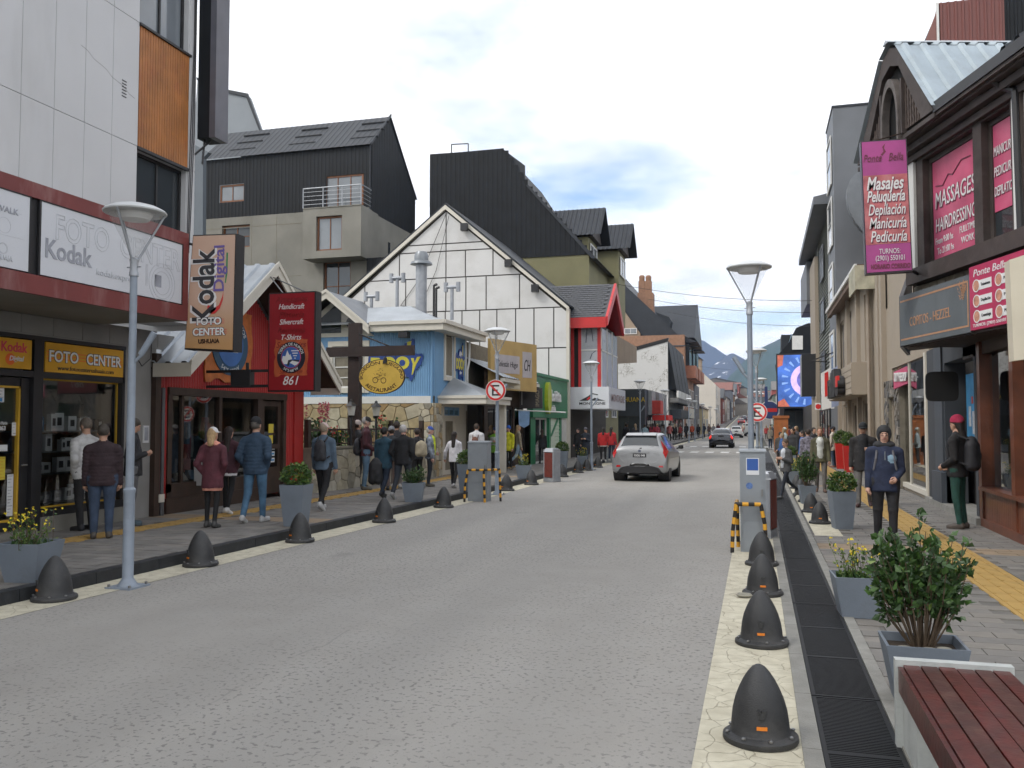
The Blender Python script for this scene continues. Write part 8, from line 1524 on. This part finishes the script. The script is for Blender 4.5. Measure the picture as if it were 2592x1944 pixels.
def person(label, at, rz, H=1.68, top=(.05, .05, .06), bot=(.02, .02, .025), shoe=(.4, .4, .4), hair=(.03, .02, .015), hat=None, hatc=(.03, .03, .035), hl=0, stride=0, arms=('down', 'down'), puf=0, coat=0, w=1.0, near=1, ext=None, lean=0, bow=0, skin=(.45, .26, .18), hood=0, hem=None, tex=None, turn=0, wide=1.0, pat=None):
    s = H / 1.75; bd, hd = [], []; L = .80
    def leg(sd, th, kb):
        hip = np.array([sd * .095 * w, 0, .92]); kn = hip + rotx((0, 0, -.43), th); an = kn + rotx((0, 0, -.42), th - kb); return hip, kn, an, th - kb
    a1 = stride * .42; lg = [leg(-1, a1, .06 + (.55 * abs(stride) if stride < 0 else .05)), leg(1, -a1, .06 + (.55 * abs(stride) if stride > 0 else .05))]
    zmin = min(l[2][2] for l in lg) - .085; sh = np.array([0, 0, -zmin]); tw = .075 if bot != 'leg' else .066
    for sd, (hip, kn, an, fa) in zip((-1, 1), lg):
        hip, kn, an = hip + sh, kn + sh, an + sh; bd += [pr(hip, kn, .092 * w * wide, .066 * wide, BOT, (1, 1, 1), .03), pr(kn, an + (0, 0, .03), .064 * wide, .050 * wide, BOT, k=.02)]
        toe = an + rotx((sd * .02, .17, -.045), min(0, fa)); hl_ = an + rotx((0, -.03, -.045), min(0, fa)); bd += [pr(hl_ + (0, 0, .012), toe + (0, 0, .01), .042, .036, SHOE, (1, 1, 1), .012), pr(an, hl_, .042, .044, SHOE, k=.01), pr(hl_ - (0, 0, .026), toe - (0, 0, .022), .030, .030, SOLE, (1.35, 1.2, .55), .004)]
    T0 = sh + (0, 0, 0); lz = lambda p: T0 + rotx(np.array(p, float) - (0, 0, .95), -lean) + (0, 0, .95)
    bd += [pr(lz((-.05 * w, 0, .95)), lz((.05 * w, 0, .95)), .125 * w, .125 * w, BOT, (1.0, .92, 1), .03)]
    bz = .90 - coat; tr = .155 * w
    ct_ = (0, 0, -1, -float(lz((0, 0, bz - .09))[2])); bd += [pr(lz((0, 0, bz - .06)), lz((0, .0, 1.18)), tr * (1.08 + coat * .6), tr * .98, TOP, (1.10, .84, 1), .012, puf, ct_), pr(lz((0, 0, 1.16)), lz((0, -.005, 1.34)), tr * 1.0, tr * .90, TOP, (1.14, .78, 1), .03, puf), pr(lz((0, 0, 1.455)), lz((-.150 * w, 0, 1.385)), .064, .074, TOP, k=.035), pr(lz((0, 0, 1.455)), lz((.150 * w, 0, 1.385)), .064, .074, TOP, k=.035), pr(lz((0, -.01, 1.42)), lz((0, .0, 1.49)), .072, .060, TOP, k=.03)]
    if hem is not None: bd.append(pr(lz((0, 0, bz - .12)), lz((0, 0, bz)), tr * 1.04, tr * 1.04, EXT, (1.10, .82, 1), .006, 0, (0, 0, -1, -float(lz((0, 0, bz - .14))[2]))))
    if ext is not None and ext[0] == 'scarf': bd.append(pr(lz((-.04, 0, 1.47)), lz((.04, 0, 1.47)), .095, .095, EXT, (1, .95, .55), .02))
    if ext is not None and ext[0] == 'vest': bd += [pr(lz((0, .02, 1.0)), lz((0, .02, 1.36)), tr * .96, tr * .92, EXT, (.72, .92, 1), .006)]
    if ext is not None and ext[0] == 'band': bd += [pr(lz((0, 0, z_)), lz((0, 0, z_ + .05)), tr * 1.05, tr * 1.05, EXT, (1.14, .82, 1), .004) for z_ in (1.02, 1.22)]
    if ext is not None and ext[0] == 'patch': bd += [pr(lz((-.02, .075, 1.18)), lz((-.09, .075, 1.27)), .075, .08, EXT, (1, .72, 1), .003)]
    wr = []
    for sd, ps in zip((-1, 1), arms):
        S0 = np.array([sd * .182 * w, 0, 1.375]); fwd, outw, el = {'down': (.03, .10, .22), 'swing': (-.42 * stride * sd * -1, .10, .35), 'pocket': (-.35, .26, .95), 'phone': (-.12, .08, 2.05), 'hold': (-.12, .14, 1.15), 'out': (.15, .5, .3)}[ps]
        u = rotx((sd * math.sin(outw), 0, -math.cos(outw)), fwd) * .285; E0 = S0 + u; f = rotx((sd * (math.sin(outw) * .6 if ps not in ('phone', 'hold', 'pocket') else -.42), 0, -1), fwd + el); f = f / np.linalg.norm(f) * .25; W0 = E0 + f; a_, b_, c_ = lz(S0), lz(E0), lz(W0); bd += [pr(a_, b_, .066 * w, .056, TOP, k=.03, puf=puf), pr(b_, c_, .057, .047, TOP, k=.02, puf=puf)]; wr.append((c_, f / .25, sd, ps))
    hc = lz((0, .0, 1.635)); R0 = lambda p: hc + rotx(np.array(p, float), -bow - lean)
    bd.append(pr(lz((0, .0, 1.45)), R0((0, 0, -.05)), .056, .054, SKIN, k=.02))
    if turn: ct, st_ = math.cos(turn), math.sin(turn); R1 = R0; R0 = lambda p: R1((p[0] * ct - p[1] * st_, p[0] * st_ + p[1] * ct, p[2]))
    E_ = lambda p, r, lb, k=.012, cut=None: pr(R0(p), R0(p) + 1e-5, 1, 1, lb, r, k, 0, cut)
    def el(p, r, lb, k=.012, cut=None): m = max(r); return pr(R0(p), R0(p), m, m, lb, tuple(q / m for q in r), k, 0, cut)
    hd += [el((0, 0, .02), (.076, .096, .104), SKIN), el((0, .028, -.055), (.056, .062, .062), SKIN, .03), pr(R0((0, .092, .005)), R0((0, .106, -.022)), .010, .014, SKIN, k=.012), el((-.078, -.005, -.01), (.012, .024, .034), SKIN), el((.078, -.005, -.01), (.012, .024, .034), SKIN), pr(R0((-.02, .088, -.055)), R0((.02, .088, -.055)), .008, .008, LIP, k=.004)]
    for sx in (-.03, .03): hd += [el((sx, .084, .012), (.014, .010, .008), EYE, .003), pr(R0((sx - .014, .090, .032)), R0((sx + .014, .090, .032)), .006, .006, HAIR, k=.003)]
    cp_ = lambda n, o: (n[0], n[1], n[2], float(np.dot(n, R0((0, 0, 0))) + o))
    if hat == 'cap': hd += [el((0, -.004, .045), (.088, .106, .098), HAT, .004, cp_(rotx((0, 0, -1), -bow - lean), -.035)), pr(R0((-.03, .10, .045)), R0((.03, .10, .045)), .055, .055, HAT, (1, 1, .16), .01)]
    elif hat == 'beanie': hd += [el((0, -.008, .055), (.090, .108, .108), HAT, .004, cp_(rotx((0, .25, -1), -bow - lean), -.03)), pr(R0((-.03, -.01, .04)), R0((.03, -.01, .04)), .072, .072, HAT, (.95, 1.38, .22), .006)]
    if hat == 'hood' or hood: hd += [el((0, -.02, .02), (.110, .135, .142), HAT, .01, cp_(rotx((0, 1, -.35), -bow - lean), .062)), el((0, -.02, .06), (.10, .125, .10), HAT, .01, cp_(rotx((0, .6, -1), -bow - lean), .0)), pr(lz((-.06, -.02, 1.48)), lz((.06, -.02, 1.48)), .10, .10, HAT, (1, 1, .7), .02)]
    if hat != 'hood' and hair is not None:
        hd.append(el((0, -.014, .034), (.086, .104, .104), HAIR, .006, cp_(rotx((0, .80, -.62), -bow - lean), .022)))
        if hl: hd += [pr(R0((0, -.055, 0)), lz((0, -.105, 1.50 - hl)), .075, .055, HAIR, (1.05, .75, 1), .02)]
    hb = bd if not near else bd; parts = []
    g = (.019, .026, .034)[2 - near] if near < 3 else .016
    V, Fq, lb = sdf(bd, g); parts.append((V, Fq, lb)); parts.append(sdf(hd, .0085 if near >= 2 else .013 if near == 1 else .02))
    for c_, f, sd, ps in wr:
        if ps == 'pocket': continue
        x = np.array([sd * -1.0, 0, 0]); x = x - f * x.dot(f); x /= np.linalg.norm(x); y_ = np.cross(f, x)
        q = lambda a, b2, c2: c_ + x * a + y_ * b2 + f * c2
        hp = [pr(q(0, 0, -.01), q(0, 0, .075), .027, .034, SKIN, k=.012)]
        if near >= 1:
            for k_, (o_, ln) in enumerate(((-.030, .062), (-.010, .072), (.010, .068), (.029, .052))): hp += [pr(q(.004, o_, .085), q(.016, o_, .085 + ln * .5), .0105, .010, SKIN, k=.004), pr(q(.016, o_, .085 + ln * .5), q(.046, o_ * .9, .085 + ln * .75), .010, .0085, SKIN, k=.003)]
            hp += [pr(q(.01, -.034, .03), q(.032, -.048, .072), .013, .011, SKIN, k=.006), pr(q(.032, -.048, .072), q(.045, -.036, .10), .011, .0095, SKIN, k=.003)]
        else: hp.append(pr(q(.01, 0, .08), q(.03, 0, .13), .034, .026, SKIN, (1, 1, 1), .01))
        parts.append(sdf(hp, .0062 if near >= 2 else .009 if near else .02))
        if ps == 'phone' and sd == 1: person.hand = q(.04, -.01, .09)
    b = B(); off = 0; VV, FF, MM = [], [], []
    for V, Fq, lb in parts: VV.append(V * s); FF.append(Fq + off); MM.append(lb[Fq[:, 0]]); off += len(V)
    VV, FF, MM = np.concatenate(VV), np.concatenate(FF), np.concatenate(MM); me = bpy.data.meshes.new("person"); me.vertices.add(len(VV)); me.vertices.foreach_set("co", VV.ravel()); me.loops.add(FF.size); me.loops.foreach_set("vertex_index", FF.ravel().astype(np.int32)); me.polygons.add(len(FF)); me.polygons.foreach_set("loop_start", np.arange(len(FF), dtype=np.int32) * 4); me.polygons.foreach_set("use_smooth", np.ones(len(FF), bool))
    def cm(c, r=.85, v=.3, sc=7, b_=1.0): return mat("cloth_%.3f_%.3f_%.3f" % tuple(c), c, r, v, sc, b_, 9)
    cl = [mat("skin_%.2f" % skin[0], skin, .55, .08, 20), cm(hair or (.03, .03, .03), .7, .25, 40), pat or cm(top), cm(bot), mat("shoe_%.2f_%.2f" % (shoe[0], shoe[2]), shoe, .6, .15, 20), cm(hatc), cm(ext[1] if ext else hem or top), mat("eye_dark", (.02, .015, .012), .3, 0), mat("lip", (.28, .10, .085), .5, .1), mat("sole_%d" % (shoe[0] > .2), (.5, .5, .48) if shoe[0] > .2 else (.05, .045, .04), .7, .1)]
    for m_ in cl: me.materials.append(m_)
    me.polygons.foreach_set("material_index", MM.astype(np.int32)); me.update(); me.validate()
    o = bpy.data.objects.new("person", me); COL.objects.link(o); o.location = at; o.rotation_euler = (0, 0, rz); T(o, label, "person"); return o
def rbox(name, label, cat, at, rz, sz, c, straps=True, z=1.2, yb=-.2, sc_=1.0):      # soft bag
    x, y, zz = sz; pm = [pr((sx * x * .22, yb, z - zz * .30), (sx * x * .20, yb, z + zz * .22), x * .30, x * .27, 2, (1, y / x * 3, 1), .04) for sx in (-1, 1)] + [pr((0, yb, z + zz * .1), (0, yb + .01, z + zz * .34), x * .34, x * .28, 2, (1, y / x * 2.6, 1), .04), pr((-x * .12, yb - y * .75, z - zz * .26), (x * .12, yb - y * .75, z - zz * .05), x * .22, x * .22, 2, (1, .5, 1), .015)]
    V, F, _ = sdf(pm, .014); b = B().arr(V, F.tolist()); e = E(name, label, cat, at, rz); e.scale = (sc_,) * 3; ob("bag", b, mat("bag_%.2f_%.2f" % (c[0], c[2]), c, .7, .25, 12, .2), e, 2)
    if straps:
        for sx in (-1, 1): ob("strap", B().path([(sx * .09, yb + .02, z + zz * .4), (sx * .10, -.03, 1.475), (sx * .115, .085, 1.40), (sx * .13, .115, 1.28), (sx * .16, .09, 1.12), (sx * .15, yb + .03, z - zz * .3)], .018, 6), mat("strap_%.2f" % c[0], tuple(k * .8 for k in c), .7, .1), e)
    return e
def P_(px, py, yh, label, rz, z=.122, **k):
    g = gp(px, py, z); dep = (g - CO).dot(CF); H = min(1.85, max(.9, 1.75 - (yh - 1073) * dep / FPX - z)); o = person(label, g, R(rz), H, near=k.pop('near', 3 if dep < 16 else 2 if dep < 26 else 1 if dep < 42 else 0), **k); return o, g, H
BK, JN, NV = (.016, .016, .018), (.045, .085, .15), (.02, .03, .055)
mPuffB = None
P_(212, 1342, 1062, "man in a white puffer jacket half hidden at the photo shop window", 80, top=(.50, .50, .50), bot=BK, hair=(.12, .10, .08), puf=.075, bow=.35, arms=('pocket', 'down'), w=1.05, shoe=BK)
P_(256, 1362, 1079, "man in dark brown quilted jacket, cap and jeans at the photo shop", 38, top=(.032, .018, .022), bot=(.035, .055, .095), hat='cap', hatc=(.012, .012, .014), puf=.055, arms=('down', 'down'), w=1.12, shoe=(.06, .05, .04), hair=(.06, .05, .04), bow=.25, wide=1.12)
o, g, H = P_(334, 1330, 1063, "man in black jacket and grey trousers looking at his phone, in profile", -52, top=(.022, .022, .025), bot=(.11, .11, .115), arms=('pocket', 'phone'), bow=.45, hair=(.05, .04, .03), shoe=(.05, .08, .10), w=1.05)
P_(536, 1335, 1086, "woman in maroon jacket with pink hood, white cap and black leggings", 12, top=(.085, .022, .032), bot=(.010, .010, .011), hat='cap', hatc=(.62, .61, .62), hair=(.40, .27, .14), hl=.02, coat=.12, ext=('scarf', (.62, .27, .20)), hem=(.45, .28, .22), arms=('pocket', 'pocket'), shoe=(.05, .05, .05), stride=.15, wide=.78, turn=-.3)
P_(577, 1300, 1083, "woman with dark hair, plum jacket and white shirt hem walking away", 8, top=(.045, .014, .022), bot=(.010, .010, .011), hair=(.02, .012, .010), hl=.22, hem=(.55, .55, .58), arms=('down', 'pocket'), stride=.35, shoe=(.55, .55, .55), wide=.85)
P_(645, 1322, 1062, "man in navy quilted jacket, beanie and blue jeans walking away", 4, top=(.028, .055, .095), bot=(.065, .14, .23), hat='beanie', hatc=(.012, .012, .014), puf=.06, stride=-.32, arms=('pocket', 'pocket'), w=1.12, shoe=(.45, .45, .45), hair=(.10, .09, .08))
o, g, H = P_(818, 1290, 1072, "person in grey-blue jacket with black backpack and black trousers", 2, top=(.085, .125, .175), bot=(.012, .012, .014), hat='cap', hatc=(.55, .42, .40), stride=.55, arms=('down', 'down'), w=1.05, shoe=(.45, .45, .45), hair=(.30, .24, .18))
rbox("backpack", "black backpack on the grey-blue jacket walker", "backpack", g, R(2), (.26, .085, .46), (.03, .03, .036), True, 1.20, -.17, H / 1.75)
o, g, H = P_(926, 1240, 1058, "tall man in burgundy jacket and black cap standing by the terrace", -62, top=(.055, .014, .02), bot=(.09, .16, .24), hat='cap', hatc=(.014, .014, .016), arms=('pocket', 'hold'), bow=.3, w=1.15, shoe=(.08, .075, .06), hair=(.35, .33, .32), skin=(.5, .30, .23))
rbox("shoulder_bag", "black shoulder bag with a blue strap on the burgundy man", "bag", g, R(-62), (.30, .09, .40), (.018, .018, .022), True, 1.06, -.22)
P_(905, 1232, 1068, "person in a beige beanie behind the burgundy man", -30, top=(.05, .05, .055), bot=BK, hat='beanie', hatc=(.42, .36, .34), shoe=BK)
P_(972, 1260, 1083, "woman in teal jacket with dark hair carrying a rucksack", -5, top=(.018, .055, .085), bot=(.018, .028, .05), hair=(.012, .010, .010), stride=.5, arms=('down', 'swing'), w=1.12, coat=.08, shoe=BK)
g = gp(950, 1268, .122); rbox("rucksack", "black rucksack carried low in the hand of the teal woman", "rucksack", g, .3, (.30, .10, .62), (.012, .012, .014), False, .62, 0)
P_(1020, 1262, 1077, "grey-haired man in black jacket walking away before the restaurant", -4, top=(.014, .014, .016), bot=(.028, .034, .045), hair=(.42, .40, .39), stride=-.5, arms=('pocket', 'pocket'), w=1.2, shoe=(.35, .35, .35), skin=(.52, .30, .24))
P_(1003, 1235, 1069, "man with black cap hidden behind the grey-haired man", 20, top=(.03, .03, .035), bot=(.16, .14, .13), hat='cap', hatc=BK, shoe=(.4, .4, .4)); P_(990, 1240, 1083, "person in a grey beanie in the restaurant queue", 30, top=(.04, .05, .06), bot=(.14, .10, .09), hat='beanie', hatc=(.22, .23, .25), shoe=BK)
P_(1055, 1232, 1087, "man in dark cap with a beige bag on his shoulder", 60, top=(.018, .018, .022), bot=BK, hat='cap', hatc=(.014, .016, .03), w=1.1, arms=('hold', 'hold'), turn=-.4, shoe=BK); g = gp(1066, 1236, .122); rbox("tote_bag", "beige tote bag hanging behind the dark-capped man", "bag", g, R(20), (.30, .08, .38), (.36, .31, .22), False, 1.0, -.12)
P_(1088, 1231, 1082, "man in blue cap and yellow-edged patterned jacket facing right", -70, pat=mat("camo_grey", (.20, .23, .28), .8, .75, 9), bot=(.022, .026, .035), hat='cap', hatc=(.03, .07, .30), ext=('vest', (.50, .58, .03)), hair=(.45, .42, .36), skin=(.52, .28, .20), w=1.1, arms=('hold', 'down'), shoe=(.09, .08, .06))
P_(1150, 1235, 1094, "woman in white sweatshirt with dark ponytail and black trousers", -3, top=(.62, .61, .64), bot=(.014, .014, .016), hair=(.018, .012, .010), hl=.2, stride=.4, arms=('out', 'down'), shoe=(.30, .30, .30), wide=.9)
o, g, H = P_(1206, 1205, 1074, "person in white hoodie with brown backpack behind the grey cabinet", 0, top=(.60, .60, .62), bot=BK, hair=(.05, .035, .025), w=1.1, shoe=BK); rbox("backpack", "small brown backpack on the white hoodie", "backpack", g, 0, (.24, .08, .32), (.13, .055, .035), True, 1.16, -.17, H / 1.75)
P_(1252, 1190, 1085, "traffic worker in lime green reflective jacket", 175, top=(.22, .50, .06), bot=BK, ext=('band', (.55, .58, .55)), hat='beanie', hatc=(.03, .05, .12), coat=.08, w=1.12, arms=('phone', 'phone'), shoe=(.1, .08, .05)); P_(1287, 1188, 1080, "worker in bright yellow jacket and blue beanie", 165, top=(.60, .58, .03), bot=(.018, .018, .02), hat='beanie', hatc=(.02, .09, .40), coat=.06, w=1.12, arms=('down', 'pocket'), shoe=(.15, .11, .06))
P_(1238, 1180, 1072, "person in blue jacket behind the lime worker", 100, top=(.04, .12, .26), bot=BK); P_(1312, 1184, 1076, "woman with blond hair and pale jeans striding right", -60, top=(.30, .26, .19), bot=(.26, .36, .46), hair=(.35, .24, .13), hl=.2, stride=.7, shoe=BK, arms=('down', 'down'))
P_(1330, 1172, 1126, "small child in light blue coat holding a hand", 20, top=(.18, .32, .38), bot=(.14, .13, .15), hair=(.05, .03, .02), arms=('out', 'out'), shoe=BK); P_(1372, 1174, 1088, "woman in black jacket leading the child", 20, top=(.018, .018, .022), bot=(.014, .014, .018), hair=(.04, .022, .015), hl=.12, stride=.35, arms=('out', 'down'), shoe=BK)
P_(1463, 1162, 1086, "woman with dark hair in black at the outdoor shop door", 170, top=BK, bot=BK, hair=(.025, .016, .012), hl=.18, skin=(.52, .34, .27)); P_(1483, 1171, 1084, "man in navy coat and beanie looking at a phone, legs crossed", 160, top=(.022, .028, .042), bot=(.03, .04, .06), hat='beanie', hatc=(.10, .10, .12), arms=('phone', 'phone'), bow=.3, coat=.1, w=1.1, stride=.25)
P_(1527, 1168, 1083, "woman in bright red jacket by the third lamp post", 10, top=(.42, .02, .022), bot=BK, hair=(.015, .012, .01), hl=.1, hem=(.5, .48, .46), w=1.15); P_(1548, 1166, 1082, "second red jacketed woman beside the cabinet", -15, top=(.36, .018, .022), bot=NV, hair=(.015, .012, .01), hl=.18, w=1.1)
cabinet(-6.35, 39.0, .46, .30, 1.3, "pale grey cabinet just left of the silver car", 1)
# small figures farther along the left pavement
FARL = [(1585, 1079, "dark figure by the outdoor shop's corner", BK, BK), (1608, 1085, "figure in black with a white cap beyond the silver car", (.03, .03, .035), BK), (1632, 1081, "woman with fair hair and pale blue jacket beyond the silver car", (.25, .36, .42), NV), (1652, 1080, "figure in crimson before the far red sign", (.30, .03, .05), NV), (1664, 1079, "second figure in crimson before the far red sign", (.26, .03, .05), BK), (1680, 1083, "figure in grey hood beyond the silver car", (.16, .15, .15), BK), (1694, 1078, "figure in salmon shirt with dark trousers", (.45, .14, .13), BK), (1708, 1083, "figure in dark coat with a white bag", BK, BK), (1722, 1079, "figure in dark red far on the left pavement", (.16, .02, .02), BK), (1737, 1078, "figure in black far on the left pavement", BK, BK), (1752, 1080, "figure in orange far on the left pavement", (.50, .10, .05), BK), (1768, 1079, "figure in black beyond the orange one", (.02, .02, .025), BK), (1782, 1080, "figure in navy far on the left pavement", NV, BK), (1795, 1079, "figure in brown far on the left pavement", (.10, .06, .05), NV), (1806, 1080, "figure in grey near the far cream house", (.15, .15, .16), BK), (1818, 1081, "figure in wine red near the far cream house", (.14, .03, .04), BK)]
for k, (px, yh, l, c1, c2) in enumerate(FARL):
    y = 50 + k * 4.6; x = None; d = ray(px, 1090); x = d.x / d.y * y
    if x < -8.3: y *= 8.0 / -x; x = -8.0
    person(l, (x, y, .12), R((k * 67) % 90 - 30), 1.66 - .04 * (k % 3), top=c1, bot=c2, hair=((.02, .015, .012), (.30, .22, .14), (.05, .035, .025))[k % 3], hl=.15 * (k % 2), near=0, stride=.3 * ((k % 3) - 1), arms=('down', 'pocket'), w=1.05)
# right pavement
o, g, H = P_(2243, 1372, 1085, "man with a hood up and glasses in navy jacket walking towards us", 176, 0, top=(.018, .026, .058), bot=(.020, .020, .023), hat='hood', hatc=(.026, .027, .03), ext=('patch', (.22, .34, .44)), arms=('hold', 'down'), stride=.22, w=1.12, coat=.04, skin=(.55, .33, .25), shoe=(.10, .10, .11), wide=1.12)
rbox("backpack", "grey-strapped backpack worn by the hooded man", "backpack", g, R(176), (.28, .09, .44), (.16, .16, .18), True, 1.18, -.18, H / 1.75)
ob("glasses", B().path([(-.06, .095, 0), (-.012, .098, 0), (.012, .098, 0), (.06, .095, 0)], .004, 5), mBlackF, o, loc=(0, .0, 1.63 * H / 1.75 + .012)); ob("zip", B().tube((0, .128, .98 * H / 1.75), (0, .125, 1.40 * H / 1.75), .005, n=5), mat("zip_grey", (.3, .34, .36), .5, 0), o)
P_(2188, 1283, 1072, "man in black cap and red-lined jacket looking at his phone", 172, 0, top=(.022, .020, .021), bot=(.13, .125, .12), hat='cap', hatc=(.016, .018, .02), ext=('vest', (.014, .014, .016)), arms=('phone', 'down'), bow=.35, stride=-.4, w=1.12, shoe=(.06, .03, .03), coat=.06)
P_(2078, 1246, 1083, "man in white shirt and open olive jacket walking towards us", 178, 0, top=(.085, .080, .045), bot=(.12, .11, .10), ext=('vest', (.50, .51, .48)), hair=(.13, .085, .05), stride=.3, arms=('down', 'down'), shoe=(.12, .07, .05), skin=(.48, .25, .17))
P_(1990, 1262, 1110, "woman with sunglasses in grey coat stepping over the drain, taking a photo", 128, 0, top=(.075, .075, .078), bot=(.020, .024, .034), ext=('vest', (.50, .52, .56)), hair=(.10, .065, .045), arms=('phone', 'phone'), stride=.85, bow=.2, shoe=(.10, .10, .10), wide=.82)
P_(2110, 1183, 1081, "old man in cream jacket and dark cap, seen from the side", 65, 0, top=(.52, .47, .40), bot=(.03, .05, .085), hat='cap', hatc=(.02, .02, .025), bow=.2, coat=.08, w=1.08, shoe=(.16, .06, .04)); P_(2047, 1218, 1088, "person in patterned grey-purple jacket behind the olive jacket man", 20, 0, pat=mat("pattern_violet", (.17, .16, .20), .8, .8, 16), bot=(.10, .09, .09), hair=(.03, .02, .015), w=1.15)
P_(2008, 1195, 1085, "woman in dark hooded jacket in the right-hand crowd", 140, 0, top=(.028, .028, .03), bot=BK, hair=(.03, .02, .015), hl=.2, w=1.1, near=1); P_(2032, 1205, 1092, "person in bright blue jacket behind the dark hooded woman", 100, 0, top=(.03, .10, .30), bot=BK, near=1); o, g, H = P_(2428, 1338, 1052, "woman in crimson beanie with black backpack and green leggings at the shop window", 60, 0, top=(.013, .012, .013), bot=(.014, .058, .045), hat='beanie', hatc=(.30, .012, .05), hair=(.02, .015, .012), hl=.12, arms=('hold', 'hold'), w=1.05, wide=.95, shoe=(.07, .055, .045), turn=-.3)
rbox("backpack", "large black backpack on the woman with the crimson beanie", "backpack", g, R(60), (.32, .11, .58), (.016, .015, .016), True, 1.18, -.22, H / 1.75)
FARR = [(1955, 1090, 36, (.06, .055, .05), "stooped figure in grey-brown in the right crowd"), (1966, 1096, 34, (.035, .09, .24), "figure in royal blue jacket in the right crowd"), (1976, 1084, 44, (.06, .10, .12), "figure with teal jacket and lime cap in the right crowd"), (1986, 1090, 40, (.30, .36, .38), "figure with a pale cap in the right crowd"), (1997, 1086, 46, (.13, .03, .04), "figure in dark red in the right crowd"), (2015, 1089, 42, (.05, .05, .06), "figure in charcoal in the right crowd"), (2060, 1078, 33, (.03, .03, .035), "dark figure half behind the olive jacket man"), (1945, 1086, 62, (.20, .18, .15), "figure in tan beyond the right crowd"), (1960, 1080, 70, (.04, .04, .05), "figure in black beyond the right crowd"), (1972, 1078, 75, (.28, .10, .08), "figure in rust beyond the right crowd"), (1984, 1079, 80, (.10, .12, .16), "figure in slate beyond the right crowd"), (1940, 1078, 95, (.35, .04, .04), "figure in red far on the right pavement"), (1950, 1077, 104, (.40, .38, .36), "figure in white far on the right pavement"), (1958, 1077, 112, (.08, .08, .09), "figure in grey farthest on the right pavement")]
for k, (px, yh, y, c1, l) in enumerate(FARR):
    d = ray(px, 1090); x = d.x / d.y * y; person(l, (max(x, .9), y, 0), R((k * 97) % 360), 1.66 - .03 * (k % 4) - (.25 if k in (0, 1) else 0), top=c1, bot=(BK, NV, (.10, .09, .08))[k % 3], hair=((.02, .015, .012), (.28, .2, .12))[k % 2], hl=.15 * (k % 2), near=0, arms=('down', 'hold'), hat=(None, None, 'cap', 'cap')[k] if k < 4 else None, hatc=((0, 0, 0), (0, 0, 0), (.45, .50, .03), (.50, .60, .60))[k] if k < 4 else BK, w=1.05)
T(ob("kiosk_box", B().box((.75, 40.5, .5), (1.35, 41.0, 2.0)).box((.7, 40.45, 2.0), (1.4, 41.05, 2.12)).box((.85, 40.6, 0), (1.25, 40.9, .5)), mat("kiosk_orange", (.34, .11, .03), .5, .2, 4)), "orange wooden kiosk box far on the right kerb", "kiosk")
g = gp(514, 1290, .122); T(ob("shopping_bag", B().hexa([(-.17, -.05, 0), (.17, -.05, 0), (.17, .05, 0), (-.17, .05, 0)], [(-.18, -.06, .5), (.18, -.06, .5), (.18, .06, .5), (-.18, .06, .5)]).tube((-.1, 0, .5), (-.06, 0, .62), .005).tube((.1, 0, .5), (.06, 0, .62), .005), mat("bag_paper", (.50, .50, .50), .7, .05), None, loc=(g.x, g.y, .58)), "white paper shopping bag held by the maroon jacket woman", "bag")
bpy.data.scenes.remove(_ts)
